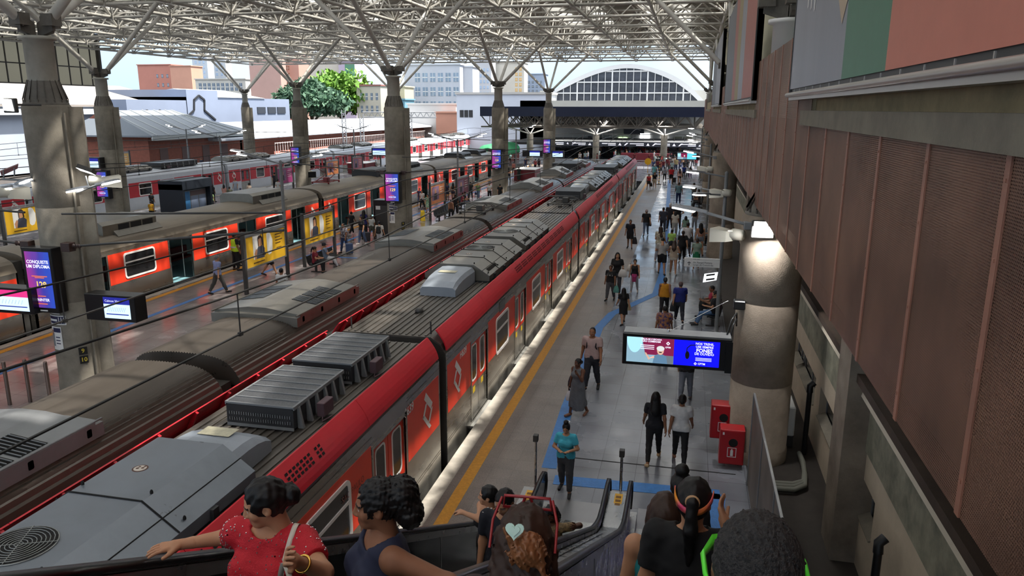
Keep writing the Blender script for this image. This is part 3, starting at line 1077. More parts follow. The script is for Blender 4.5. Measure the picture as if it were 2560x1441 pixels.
 for i, d in enumerate(doors):
  if kind == 'B':
   continue
  g = MB()
  frame_ring(g, 0.0, [(d - dw - .08, -.02), (d + dw + .08, -.02), (d + dw + .08, 2.16), (d - dw - .08, 2.16)], [(d - dw, -.02), (d + dw, -.02), (d + dw, 2.08), (d - dw, 2.08)], 0, .012)
  g.build('door_frame', INOX if kind != 'D' else TWHITE, t)
  if kind == 'C':
   g = MB()
   g.box(-.06, .09, d - dw, d + dw, -.03, 0.0)
   g.build('door_step', GALV, t)
   continue
  for s in (-1, 1):
   g = MB()
   a, e = (d - dw, d - .012) if s < 0 else (d + .012, d + dw)
   g.box(-.085, -.05, a, e, .0, .86, mi=1)
   g.box(-.085, -.05, a, e, .86, 2.08, mi=0)
   if detail > 1:
    g.box(-.05, -.047, (a + e) / 2 - .11, (a + e) / 2 + .11, .64, .8, mi=2)
   lf = g.build('door_leaf', [red, INOX, YSTICK], t)
   g = MB()
   out = rrect(a + .16, e - .14, .98, 1.98, .12)
   inn = rrect(a + .2, e - .18, 1.02, 1.94, .09)
   frame_ring(g, -.05, out, inn, 0, .012, 0)
   g.mesh([(-.047, *p) for p in inn], [tuple(range(len(inn)))], mi=1)
   g.build('pane', [FRAMEW if kind == 'A' else REDD, GLASSD], lf)
  if kind in 'AD':
   g = MB()
   g.box(-.05, .13 if kind == 'A' else .05, d - dw - .15, d + dw + .15, -.16, -.10)
   for q in range(4):
    g.box(.0 + q * .03, .008 + q * .03, d - dw - .15, d + dw + .15, -.10, -.095)
   g.build('door_step', M('step_plate', srgb(200, 198, 192), .35, .6), t)
 b = MB()
 b.box(-w + .3, -.3, L - .02, L + (.44 if kind == 'A' else .52), -.2, 2.62)
 if kind == 'A':
  for (ya) in (.0, L - .05):
   b.prism([(-.01, -.25), (-.01, 2.5), (-.13, 2.7), (-.38, 2.84), (-w + .38, 2.84), (-w + .13, 2.7), (-w + .01, 2.5), (-w + .01, -.25)], 'y', ya - .01, ya + .06)
  for q in range(5):
   b.box(-.34, -.12, L, L + .1 + .05 * q, -.2 + q * .12, -.15 + q * .12)
 b.build('gangway', M('gangway_dark', srgb(74, 70, 67), .5, .3, var=.2) if kind != 'C' else STEEL_D, t)
 if kind in 'ACD':
  zl = (z0 + z1) / 2
  m = .85 if kind == 'A' else .9
  logo(t, .006, L - m, zl, 1.0)
  logo(t, .006, m, zl, 1.0)
 if number:
  text('number', number[0], .26, FRAMEW, t, (.012, number[1], 2.12 if number[1] > 5 else 2.12), (0, 1, 0), (0, 0, 1), bold=.006)
 if kind == 'A':
  for c in (wins[0] + .1,):
   g = MB()
   g.box(.0, .008, c - .45, c + .25, 2.14, 2.46, mi=0)
   for q in range(7):
    g.box(.008, .016, c - .42, c + .22, 2.165 + q * .04, 2.18 + q * .04, mi=1)
   g.build('side_vent', [INOX_D, GALV], t)
 if kind == 'C':
  g = MB()
  g.box(-w + .06, -.07, .06, L - .06, -.02, 0.0, mi=0)
  g.box(-w + .061, -w + .07, .06, L - .06, 0, 2.3, mi=1)
  k = 0
  for c in wins:
   for x0, x1 in ((-w + .1, -w + .55),):
    g.bbox(x0, x1, c - 1.3, c + 1.3, .35, .45, .02, mi=2)
    g.bbox(x0, x0 + .1, c - 1.3, c + 1.3, .45, .95, .02, mi=2)
   g.bbox(-.62, -.1, c - 1.2, c + 1.2, .35, .45, .02, mi=2)
   g.bbox(-.2, -.1, c - 1.2, c + 1.2, .45, .9, .02, mi=2)
  for d in doors:
   for yy in (-.9, .9):
    g.tube((-.6, d + yy, 0), (-.6, d + yy, 2.25), .02, n=8, mi=3)
   g.tube((-w / 2, d, 0), (-w / 2, d, 2.25), .02, n=8, mi=3)
   g.box(-.5, -.09, d - .93, d - .9, .3, 1.3, mi=4)
  for x in (-w * .35, -w * .65):
   g.tube((x, .2, 1.9), (x, L - .2, 1.9), .018, n=6, mi=3)
  g.build('interior', [INFLOOR, INSIDE, SEATR, WHITE, GLASSD], t)
 return t
LA, WA, XA = 21.5, 2.9, -5.2
dA, wA = [2.9, 8.05, 13.3, 18.55], [5.45, 10.7, 15.95]
GA = 'carriages of the red-roof-edged train'
carsA = []
for i, (y0, num, lab) in enumerate((
  (-6.1, ('8639', LA - 1.95), 'nearest red-edged carriage with two mesh resistor boxes on its roof, numbered 8639'),
  (15.9, ('H639', 1.35), 'second red-edged carriage, numbered H639, with a grey hood and two cooling units'),
  (37.9, None, 'third red-edged carriage, carrying the folded pantograph at its near end'),
  (59.4 + .5, None, 'farthest red-edged carriage, ending before the concourse'))):
 c = car('A', LA if i < 3 else 20.3, WA, dA if i < 3 else dA[:3] + [17.8], wA, lab, GA, number=num, nose=1 if i else 0)
 c.location = (XA, y0, 0)
 xc = -WA / 2 - .02
 if i == 0:
  u = ac_octagon(c, 8.2, 14.75, xc + .06, 2.88, 3.45, .98)
  fan(u, xc - .06, 12.0, 3.452, .38)
  fan(u, xc - .06, 9.4, 3.452, .38)
  hood(c, 14.7, 15.75, xc + .12, 2.9, .62, .42, 1)
  resistor(c, 16.45, 18.3, xc + .1, 2.9, .6, .42)
  resistor(c, 18.65, 20.5, xc + .1, 2.9, .6, .42)
  for (xx, yy) in ((-.95, 20.9), (-2.2, 20.95), (-.75, 21.3)):
   pass
 elif i in (1, 2, 3):
  s = {1: 3.7, 2: 8.6, 3: 6.6}[i]
  hood(c, s, s + 1.9, xc + .05, 2.9, .55, .48, -1)
  for a in (s + 2.0, s + 7.3):
   u = ac_octagon(c, a, a + 4.7, xc, 2.88, 3.42, 1.02, ACM)
   fan(u, xc - .05, a + (2.9 if a < s + 3 else 1.2), 3.422, .5)
  if i == 2:
   pantograph(c, 3.2, xc, 2.92, .12)
   resistor(c, 5.4, 7.6, xc, 2.9, .7, .5)
  if i == 3:
   resistor(c, 2.2, 5.6, xc, 2.9, .8, .5)
  g = MB()
  g.tube((-.42, .2, 2.9), (-.42, .2, 3.2), .02, n=6)
  g.tube((-2.4, .2, 2.9), (-2.4, .2, 3.2), .02, n=6)
  g.lathe((-1.35, 2.0, 2.9), [(.1, 0), (.12, .04), (.06, .1)], 8)
  g.build('roof_fittings', STEEL_D, c)
 if i == 0:
  text('lettering', 'SAO PAULO', .16, M('lettering_brown', srgb(120, 50, 36), .6), c, (.02, 16.85, 1.78), (0, 1, 0), (0, 0, 1))
 carsA.append(c)
LB, WB, XB = 20.1, 2.85, -8.5
GB = 'carriages of the grey ribbed train'
labsB = ['nearest grey ribbed carriage with black louvred cooling unit at the lower left',
         'second grey ribbed carriage, with two flat cooling units between black gangways',
         'third grey ribbed carriage, carrying a folded pantograph near its front',
         'farthest grey ribbed carriage, with dark box units, before the concourse']
for i, y0 in enumerate((-7.7, 13.0, 33.7, 54.3)):
 c = car('B', LB, WB, dA, wA, labsB[i], GB)
 c.location = (XB, y0, 0)
 xc = -WB / 2
 if i == 0:
  roof_unit_flat(c, 13.3, 17.2, xc, 3.05, 1.12, 3.32, GREYP)
  roof_unit_flat(c, 3.0, 6.9, xc, 3.05, 1.12, 3.32, GREYP)
 elif i == 1:
  roof_unit_flat(c, 2.7, 6.2, xc, 3.05, 1.14, 3.34)
  roof_unit_flat(c, 12.7, 16.4, xc, 3.05, 1.14, 3.34)
 elif i == 2:
  pantograph(c, 1.9, xc, 3.08, .14)
  roof_unit_flat(c, 3.6, 7.2, xc, 3.05, 1.1, 3.36)
  roof_unit_flat(c, 13.0, 17.0, xc, 3.05, 1.12, 3.5)
 else:
  roof_unit_flat(c, 2.0, 5.6, xc, 3.05, 1.12, 3.6)
  resistor(c, 8.0, 11.5, xc, 3.08, 1.0, .55)
  roof_unit_flat(c, 13.0, 16.5, xc, 3.05, 1.1, 3.5)
LC, WC, XC = 22.4, 2.9, -22.95
dC, wC = [2.9, 8.45, 14.05, 19.65], [5.65, 11.25, 16.85]
GC = 'carriages of the open-door train'
labsC = ['open-door orange-red carriage mostly hidden behind the big near column', 'open-door orange-red carriage passing behind the yellow posters',
         'open-door orange-red carriage beyond the second column', 'far open-door orange-red carriage near the bright gap between columns']
for i, y0 in enumerate((-.65, 22.3, 45.3, 68.3)):
 c = car('C', LC, WC, dC, wC, labsC[i], GC)
 c.location = (XC, y0, 0)
 xc = -WC / 2
 if i == 0:
  pass
 for a in ((4.2, 15.5) if i < 2 else (10.0, 16.5)):
  u = MB()
  hw = 1.02
  u.prism([(xc - hw, 2.8), (xc - hw, 3.2), (xc - hw * .8, 3.36), (xc + hw * .8, 3.36), (xc + hw, 3.22), (xc + hw, 2.8)], 'y', a, a + 3.3)
  ob = u.build('cooling_unit', ACM if i < 2 else DKBOX, c)
  g = MB()
  for q in range(3):
   g.box(xc + hw, xc + hw + .01, a + .9 + q * .75, a + 1.55 + q * .75, 2.95, 3.18)
  g.build('louvre_openings', DARK, ob)
  g = MB()
  g.prism([(xc + hw, 2.95), (xc + hw + .22, 2.72), (xc + hw + .2, 2.68), (xc + hw - .02, 2.72)], 'y', a + .6, a + 3.4)
  g.build('side_skirt', ACM, ob)
 if i == 2:
  pantograph(c, 3.4, xc, 2.95, .42, M('pantograph_red', srgb(120, 36, 34), .5))
GD = 'carriages of the white and crimson train'
labsD = ['white and crimson carriage seen left of the third-platform column', 'white and crimson carriage with a long louvred box on its roof, behind the kiosk',
         'white and crimson carriage behind the magenta poster', 'white and crimson carriage between the tree and the middle column', 'distant white and crimson carriage right of the middle column', 'last distant white and crimson carriage beside the green tarpaulin']
for i, y0 in enumerate((19.9, 42.8, 65.8, 88.8, 111.8, 134.8)):
 c = car('D', LC, WC, dC, wC, labsD[i], GD, detail=1)
 c.location = (-43.1, y0, 0)
 xc = -WC / 2
 for a in ((3.2, 9.5) if i % 2 else (1.0, 5.2)):
  ac_octagon(c, a, a + 3.4, xc, 2.9, 3.35, 1.0, ACM)
 if i in (1,):
  resistor(c, 14.0, 19.0, xc, 2.92, 1.0, .5)
lo = empty('tarped_locomotive', (-28.4, 108.0, 0), label='parked rail vehicle draped with a green tarpaulin at the far end of a track', cat='locomotive')
b = MB()
b.bbox(-1.6, 1.6, 0, 14, -.9, 1.1, .1)
b.bbox(-1.3, 1.3, -.1, .1, .3, 1.0, .05)
b.build('body', M('loco_maroon', srgb(110, 60, 56), .6, var=.3), lo)
b = MB()
b.loft([[(-1.65, y, 1.0), (-1.6, y, 1.9 + .1 * math.sin(y * 3)), (-1.1, y, 2.75 - h), (0, y, 2.95 - h), (1.1, y, 2.75 - h), (1.6, y, 1.9 + .1 * math.sin(y * 2)), (1.65, y, 1.1)] for y, h in ((-.15, .5), (.2, .1), (2, 0), (5, .08), (8, 0), (11, .05), (14.1, .2))], True, True)
b.build('tarpaulin', M('tarp_green', srgb(52, 150, 98), .6, var=.4, vscale=2, bump=.4, bscale=4), lo)
# ================================================================ fixtures on the platforms
def glow(name, col, e):
 return M(name, col, 0.5, emit=e)
def screen_gradient(name, c0, c1, c2, e):
 """lit screen: colours run across and down the panel"""
 m = bpy.data.materials.new(name)
 m.use_nodes = True
 nt = m.node_tree
 N, L = nt.nodes, nt.links
 b = N['Principled BSDF']
 tc = N.new('ShaderNodeTexCoord')
 sp = N.new('ShaderNodeSeparateXYZ')
 L.new(tc.outputs['Generated'], sp.inputs[0])
 n = N.new('ShaderNodeTexNoise')
 n.inputs['Scale'].default_value = 1.6
 L.new(tc.outputs['Generated'], n.inputs['Vector'])
 ad = N.new('ShaderNodeMath')
 ad.operation = 'MULTIPLY_ADD'
 ad.inputs[1].default_value = 0.5
 L.new(n.outputs['Fac'], ad.inputs[0])
 ms = N.new('ShaderNodeMath')
 ms.operation = 'MULTIPLY_ADD'
 ms.inputs[1].default_value = -0.55
 ms.inputs[2].default_value = 0.55
 L.new(sp.outputs['X'], ms.inputs[0])
 L.new(ms.outputs[0], ad.inputs[2])
 cr = N.new('ShaderNodeValToRGB')
 cr.color_ramp.elements[0].position = 0.25
 cr.color_ramp.elements[0].color = (*c0, 1)
 cr.color_ramp.elements[1].position = 0.8
 cr.color_ramp.elements[1].color = (*c2, 1)
 el = cr.color_ramp.elements.new(0.5)
 el.color = (*c1, 1)
 L.new(ad.outputs[0], cr.inputs[0])
 L.new(cr.outputs[0], b.inputs['Base Color'])
 L.new(cr.outputs[0], b.inputs['Emission Color'])
 b.inputs['Emission Strength'].default_value = e
 b.inputs['Roughness'].default_value = 0.25
 MATS[name] = m
 return m
SCR = 0.36
ADM = screen_gradient('ad_screen', srgb(44, 70, 170), srgb(60, 56, 150), srgb(150, 50, 130), SCR * .7)
TXW = glow('screen_white', srgb(226, 226, 245), SCR * .8)
TXY = glow('screen_gold', srgb(226, 190, 96), SCR * .8)
TXO = glow('screen_orange', srgb(220, 110, 60), SCR * .7)
NAVY = glow('screen_navy', srgb(24, 28, 120), SCR)
PALE = glow('screen_pale_blue', srgb(180, 215, 245), SCR * 1.1)
BLUE = glow('screen_blue', srgb(10, 10, 225), SCR)
BEZEL = M('screen_bezel', srgb(18, 18, 20), 0.3)
SIGNW = M('sign_white', srgb(226, 224, 220), 0.5)
SIGNK = M('sign_black', srgb(30, 30, 32), 0.5)
SIGNN = M('sign_navy', srgb(30, 34, 72), 0.5)
def portrait_screen(px, py, y, label, w=.98, h=1.82, texts=True):
 c = aty(px, py, y)
 t = empty('portrait_screen', tuple(c), label=label, cat='advert screen', group='portrait advert screens on the columns')
 b = MB()
 b.bbox(-w / 2, w / 2, 0, .34, -h / 2, h / 2, .015)
 b.box(-.2, .2, .34, .6, -.3, .3)
 b.build('housing', BEZEL, t)
 b = MB()
 b.poly([(-w * .40, -.004, -h * .42), (w * .40, -.004, -h * .42), (w * .40, -.004, h * .44), (-w * .40, -.004, h * .44)])
 b.build('display', ADM, t)
 k = dict(parent=t, ux=(1, 0, 0), uy=(0, 0, 1))
 text('lettering', 'CONQUISTE\nUM DIPLOMA', .125, TXW, origin=(0, -.01, h * .25), bold=.003, **k)
 text('lettering', '129', .24, TXY, origin=(.03, -.01, -.12), bold=.006, **k)
 if texts:
  text('lettering', 'UNINTER', .11, TXW, origin=(-.0, -.01, -h * .3), bold=.002, **k)
 b = MB()
 for zz, ww in ((.12, .5), (.08, .3), (-h * .24, .25), (-h * .36, .3)):
  b.box(-ww / 2, ww / 2, -.008, -.005, zz - .012, zz + .012)
 b.build('small_print', TXO, t)
 b = MB()
 b.box(-.12, .12, -.006, 0, -h * .475, -h * .455)
 b.build('maker_mark', SIGNW, t)
 return t
portrait_screen(100, 702, 16.9, 'portrait advert screen on the big near column, violet-blue, reading 129')
portrait_screen(980, 470, 42.1, 'portrait advert screen on the middle island column above the arrow stickers')
portrait_screen(1241, 398, 67.4, 'portrait advert screen on the island column left of the maroon kiosk')
portrait_screen(1367, 366, 92.7, 'portrait advert screen on the farthest island column')
portrait_screen(254, 462, 42.1, 'portrait advert screen half hidden behind the lamps right of the big near column')
portrait_screen(738, 391, 67.4, 'portrait advert screen on the third-platform column by the red pantograph')
def route_screen(px, py, y, label, w=1.55, h=.72, pink=False, both=0.0, post=False):
 c = aty(px, py, y)
 t = empty('route_screen', tuple(c), label=label, cat='information screen', group='route information screens')
 b = MB()
 b.bbox(-w / 2, w / 2, 0, .45, -h / 2, h / 2, .012)
 for zz in (-.25, -.02, .25):
  b.lathe((-w / 2 - .0, .2, zz), [(.02, -.03), (.02, 0.0)], 8, axis='x')
 b.build('housing', BEZEL, t)
 if post:
  b = MB()
  b.tube((0, .25, -h / 2), (0, .25, -c[2]), .05, n=8)
  b.build('post', STEEL_D, t)
 x0, x1 = (-w * .12, w * .40) if not both else (-w * .42, w * .42)
 b = MB()
 b.poly([(x0, -.004, h * .16), (x1, -.004, h * .16), (x1, -.004, h * .42), (x0, -.004, h * .42)])
 b.build('display_header', NAVY if not pink else glow('screen_magenta', srgb(190, 40, 110), SCR), t)
 b = MB()
 b.poly([(x0, -.004, -h * .38), (x1, -.004, -h * .38), (x1, -.004, h * .16), (x0, -.004, h * .16)])
 b.build('display', PALE, t)
 b = MB()
 b.box(x0 + .06, x1 - .06, -.008, -.005, -h * .24, -h * .20)
 n = 10
 for k in range(n):
  xx = x0 + .1 + (x1 - x0 - .24) * k / n
  b.mesh([(xx, -.008, -h * .12), (xx + .008, -.008, -h * .12), (xx + .07, -.008, h * .05), (xx + .062, -.008, h * .05)], [(0, 1, 2, 3)])
 b.build('line_diagram', NAVY, t)
 if not pink and y < 30:
  text('lettering', 'Calmon Viana', .09, TXW, t, (x0 + .05, -.01, h * .28), (1, 0, 0), (0, 0, 1), align='LEFT')
 return t
route_screen(275, 771, 16.7, 'route information screen right of the big near column, reading Calmon Viana')
route_screen(22, 752, 16.7, 'magenta route screen at the left edge, behind the portrait screen', pink=True, both=1)
route_screen(1330, 384, 92.2, 'route screen left of the farthest island column', w=2.4, h=.75)
route_screen(1394, 386, 92.2, 'route screen right of the farthest island column', w=1.5, h=.8, both=1)
route_screen(224, 408, 42.0, 'route screen left of the third-platform column, half behind the big column', both=1)
route_screen(948, 380, 68.0, 'route screen just left of the middle island column, over the far train', both=1, post=True)
yS = 16.3
cl_, cr_ = aty(1556, 872, yS), aty(1828, 890, yS)
t = empty('double_screen', tuple((cl_ + cr_) / 2), label='long double advert screen beside the massive column, half photo and half blue', cat='advert screen', group='double screens over the near platform')
W2 = (cr_ - cl_)[0]
H2 = .72
def double_screen(t, W, H, near=True):
 b = MB()
 b.bbox(-W / 2, W / 2, 0, .5, -H / 2, H / 2, .015, mi=0)
 b.box(-W / 2 + .02, W / 2 - .02, .03, .47, H / 2, H / 2 + .02, mi=1)
 b.box(W / 2 - .12, W / 2 + .02, -.03, .53, -H / 2 - .03, H / 2 - .05, mi=0)
 b.build('housing', [BEZEL, GALV], t)
 a0, a1, a2 = -W * .46, -.02 * W, W * .395
 z0, z1 = -H * .40, H * .40
 k = dict(ux=(1, 0, 0), uy=(0, 0, 1))
 b = MB()
 b.poly([(a0, -.004, z0), (a1, -.004, z0), (a1, -.004, z1), (a0, -.004, z1)], mi=0)
 b.poly([(a0 + .40 * (a1 - a0), -.006, z0 + .33 * (z1 - z0)), (a1, -.006, z0 + .33 * (z1 - z0)), (a1, -.006, z1), (a0 + .32 * (a1 - a0), -.006, z1)], mi=1)
 b.poly([(a0 + (a1 - a0) * .72, -.0065, z0), (a1, -.0065, z0), (a1, -.0065, z0 + .33 * (z1 - z0)), (a0 + (a1 - a0) * .78, -.0065, z0 + .33 * (z1 - z0))], mi=2)
 b.poly([(a0 + (a1 - a0) * (.5 + .5 * math.cos(q)) * .34 - .0, -.007, z1 - (z1 - z0) * .62 * math.sin(q)) for q in [i * PI / 16 for i in range(0, 17)]][:17], mi=3)
 xc = a0 + (a1 - a0) * .72
 zz = lambda f: z0 + (z1 - z0) * f
 b.poly([(xc - .16, -.008, zz(0)), (xc + .16, -.008, zz(0)), (xc + .13, -.008, zz(.3)), (xc + .05, -.008, zz(.37)), (xc - .05, -.008, zz(.37)), (xc - .13, -.008, zz(.3))], mi=4)
 b.poly([(xc - .13, -.0082, zz(.3)), (xc - .25, -.0082, zz(.12)), (xc - .34, -.0082, zz(.4)), (xc - .31, -.0082, zz(.41)), (xc - .23, -.0082, zz(.2)), (xc - .13, -.0082, zz(.2))], mi=5)
 b.poly([(xc + .075 * math.cos(q), -.009, zz(.52) + .1 * math.sin(q)) for q in [i * PI / 8 for i in range(16)]], mi=5)
 b.poly([(xc + .085 * math.cos(q), -.0095, zz(.6) + .06 * math.sin(q)) for q in [i * PI / 8 for i in range(16)]], mi=6)
 b.poly([(xc - .03, -.0097, zz(.43)), (xc + .03, -.0097, zz(.43)), (xc + .03, -.0097, zz(.47)), (xc - .03, -.0097, zz(.47))], mi=7)
 b.build('photo_display', [glow('scr_grey', srgb(120, 150, 165), SCR), glow('scr_wine', srgb(110, 24, 60), SCR), glow('scr_steel', srgb(90, 100, 108), SCR), glow('scr_sky', srgb(150, 200, 220), SCR),
            glow('scr_shirt', srgb(80, 110, 135), SCR), glow('scr_skin', srgb(190, 150, 130), SCR), glow('scr_hair', srgb(190, 190, 190), SCR), glow('scr_dark', srgb(20, 20, 24), SCR)], t)
 b = MB()
 b.poly([(a1, -.004, z0), (a2, -.004, z0), (a2, -.004, z1), (a1, -.004, z1)])
 b.build('display', BLUE if near else glow('scr_cyan', srgb(90, 190, 220), SCR), t)
 if near:
  text('lettering', 'NOS TRENS,\nUSE SEMPRE', .07, TXW, t, (a2 - .04 - .28, -.01, zz(.83)), align='CENTER', bold=.002, **k)
  text('lettering', 'FONES', .115, TXW, t, (a2 - .32, -.01, zz(.62)), bold=.004, **k)
  text('lettering', 'DE OUVIDO', .075, TXW, t, (a2 - .32, -.01, zz(.49)), bold=.002, **k)
  text('lettering', 'CPTM', .06, TXW, t, (a1 + .60, -.01, zz(.10)), bold=.002, **k)
  text('lettering', 'CPTM', .045, TXW, t, (a1 - .13, -.01, zz(.66)), bold=.002, **k)
  text('lettering', 'CELULAR E ESCADA\nNÃO COMBINAM!', .05, TXW, t, (a0 + (a1 - a0) * .52, -.01, zz(.9)), bold=.002, **k)
  b = MB()
  for (x, z, r) in ((a1 + .47, zz(.10), .035), (a1 - .13, zz(.82), .045)):
   b.mesh([(x - r, -.01, z), (x, -.01, z - r), (x + r, -.01, z), (x, -.01, z + r)] + [(x - r * .4, -.012, z), (x, -.012, z - r * .4), (x + r * .4, -.012, z), (x, -.012, z + r * .4)],
            [(0, 1, 5, 4), (1, 2, 6, 5), (2, 3, 7, 6), (3, 0, 4, 7)])
  for q in range(3):
   b.box(a2 - .5, a2 - .16, -.01, -.008, zz(.33 - q * .05) - .006, zz(.33 - q * .05) + .006)
   b.box(a0 + .3, a0 + .6, -.01, -.008, zz(.7 - q * .07) - .008, zz(.7 - q * .07) + .008)
  b.build('marks', TXW, t)
  b = MB()
  hx = a1 + .3
  b.path([(hx + .16, -.012, zz(.84)), (hx + .05, -.012, zz(.82)), (hx - .02, -.012, zz(.7)), (hx - .03, -.012, zz(.5))], .01, 6)
  b.poly([(hx - .01 + .045 * math.cos(q), -.014, zz(.42) + .09 * math.sin(q)) for q in [i * PI / 8 for i in range(16)]])
  b.build('headphone_picture', SIGNK, t)
double_screen(t, W2, H2)
b = MB()
b.tube((-W2 * .08, .25, H2 / 2 + .02), (W2 * .46, .9, 1.0), .008, n=6)
b.lathe((-W2 * .08, .25, H2 / 2 + .02), [(.03, 0), (.03, .05), (.01, .06)], 10)
b.build('tie_rod', CHROME, t)
b = MB()
b.path([(W2 / 2 - .1, .3, H2 / 2), (W2 / 2 - .02, .35, H2 / 2 + .35), (W2 / 2 + .1, .7, H2 / 2 + .42), (W2 / 2 + .12, .8, H2 / 2 + .2)], .02, 8)
b.path([(W2 / 2 - .02, .35, H2 / 2 - .05), (W2 / 2 + .02, .38, H2 / 2 + .22), (W2 / 2 + .1, .7, H2 / 2 + .28), (W2 / 2 + .12, .8, H2 / 2 + .1)], .02, 8)
b.bbox(W2 / 2 + .03, W2 / 2 + .28, .75, 1.0, .84, 1.04, .02)
b.build('cable', RUBBER, t)
c = aty(1719, 391, 92)
t = empty('double_screen', tuple(c), label='distant double advert screen hung over the near platform, pink and cyan', cat='advert screen', group='double screens over the near platform')
double_screen(t, 2.5, .85, False)
POSTY = M('poster_yellow', srgb(226, 176, 40), .5, var=.06)
POSTM = M('poster_magenta', srgb(176, 70, 128), .5, var=.1)
POSTR = M('poster_wine', srgb(126, 52, 70), .5, var=.12)
POSTO = M('poster_orange', srgb(214, 150, 90), .5, var=.3, vscale=6, col2=srgb(190, 90, 60))
SKIN = {k: M('skin_%s' % k, srgb(*c), .55, var=.08, vscale=6, spec=.3) for k, c in dict(a=(222, 172, 144), b=(190, 140, 108), c=(146, 100, 74), d=(98, 64, 48)).items()}
def poster_board(p0, p1, label, mat, kind, group='poster boards along the platforms', W=None, zt=2.55, zb=1.05):
 """two black posts and a framed poster facing the near platform; p0,p1 = ground points of the posts"""
 L = abs(p1[1] - p0[1])
 t = empty('poster_board', (p0[0], p0[1], 0), label=label, cat='poster board', group=group)
 for yy in (0, L):
  b = MB()
  b.box(-.07, .07, yy - .07, yy + .07, 0, zt + .22)
  b.build('post', STEEL_D if kind else BLACK, t)
 b = MB()
 b.wall('x', -.05, .09, L - .09, zb, zt, [(.16, L - .16, zb + .07, zt - .07)], .1)
 b.box(-.04, .04, .07, L - .07, zt + .03, zt + .09)
 b.build('frame', GALV, t)
 b = MB()
 b.box(-.03, .03, .16, L - .16, zb + .07, zt - .07)
 ps = b.build('poster', mat, t)
 x = .033
 y0, y1, za, zc = .16, L - .16, zb + .07, zt - .07
 Y = lambda f: y0 + (y1 - y0) * f
 Z = lambda f: za + (zc - za) * f
 if kind == 'girl':
  b = MB()
  q = lambda pts, mi: b.poly([(x + .001 * mi, Y(u), Z(v)) for u, v in pts], mi)
  q([(.17, .22), (.36, .22), (.36, 1), (.17, 1)], 0)
  q([(.52, .3), (.56, .22), (.62, .25), (.66, .4), (.67, .7), (.62, .93), (.57, .98), (.52, .95)], 0)
  q([(.22, .22), (.44, .2), (.46, .5), (.40, .62), (.30, .62), (.24, .45)], 1)
  q([(.31, .6), (.37, .6), (.39, .8), (.37, .9), (.32, .9), (.30, .8)], 2)
  q([(.29, .62), (.31, .62), (.31, .84), (.36, .88), (.38, .84), (.39, .6), (.42, .62), (.41, .88), (.37, .96), (.32, .96), (.29, .9)], 3)
  q([(.20, .22), (.24, .22), (.27, .5), (.24, .55), (.19, .4)], 2)
  for r_ in range(4):
   q([(.74, .82 - .1 * r_), (.93 - .05 * (r_ % 2), .82 - .1 * r_), (.93 - .05 * (r_ % 2), .855 - .1 * r_), (.74, .855 - .1 * r_)], 4)
  q([(.16, .08), (.44, .08), (.44, .12), (.16, .12)], 4)
  q([(.76, .36), (.9, .36), (.9, .385), (.76, .385)], 4)
  b.build('picture', [WHITE, M('pict_dress', srgb(60, 64, 78), .6), SKIN['b'], M('pict_hair', srgb(48, 30, 24), .6), M('pict_text', srgb(96, 70, 20), .6)], ps)
 else:
  b = MB()
  q = lambda pts, mi: b.poly([(x + .001 * mi, Y(u), Z(v)) for u, v in pts], mi)
  q([(.08, .18), (.58, .18), (.58, .92), (.08, .92)], 0)
  q([(.2, .2), (.45, .2), (.42, .55), (.24, .55)], 1)
  q([(.28, .55), (.38, .55), (.39, .78), (.27, .78)], 2)
  for r_ in range(4):
   q([(.66, .8 - .13 * r_), (.92, .8 - .13 * r_), (.92, .83 - .13 * r_), (.66, .83 - .13 * r_)], 3)
  b.build('picture', [M('pict_mauve', srgb(150, 120, 150), .6, var=.4, vscale=5), M('pict_dark', srgb(52, 44, 54), .6), SKIN['b'], WHITE], ps)
 return t
pb = at(617, 737)
XB1 = pb[0]
on = lambda px, py: at(px, py)
poster_board((XB1, pb[1]), (XB1, atx(717, 640, XB1)[1]), 'yellow poster board on the island platform, nearest, beside the guard in the yellow vest', POSTY, 'girl')
q0 = at(762, 668)
poster_board((q0[0], q0[1]), (q0[0], atx(836, 600, q0[0])[1]), 'yellow poster board on the island platform, second one, above the seated man in denim', POSTY, 'girl')
q0 = at(1076, 552)
poster_board((q0[0], q0[1]), (q0[0], atx(1112, 500, q0[0])[1]), 'orange and cream poster board behind the row of black seats', POSTO, 'p')
q0 = at(1142, 528)
poster_board((q0[0], q0[1]), (q0[0], atx(1171, 470, q0[0])[1]), 'wine-coloured poster board beside the island lamp pole', POSTR, 'p')
poster_board((-36.9, at(636, 488)[1] - .6), (-36.9, at(636, 488)[1] + 2.4), 'magenta poster board on the third platform', POSTM, 'p')
poster_board((-36.9, at(640, 488)[1] + 9.3), (-36.9, at(640, 488)[1] + 12.3), 'orange poster board behind the red pantograph', POSTO, 'p')
poster_board((-36.9, at(640, 488)[1] + 15.8), (-36.9, at(640, 488)[1] + 18.6), 'pink poster board left of the maroon stand on the third platform', M('poster_rose', srgb(200, 110, 120), .5, var=.1), 'p')
q0 = at(18, 640)
poster_board((q0[0], q0[1]), (q0[0], q0[1] + 3.4), 'yellow poster board at the left edge, left of the big near column', POSTY, 'girl')
q0 = at(372, 420)
poster_board((-57.5, 66.5), (-57.5, 70.2), 'pale yellow poster board in front of the brick station house', M('poster_pale', srgb(226, 196, 120), .5, var=.3, vscale=4, col2=srgb(220, 150, 90)), 'p', zt=3.4, zb=1.5)
GLOWL = M('lamp_panel_glow', (1.0, 0.98, 0.94), .4, emit=4.0)
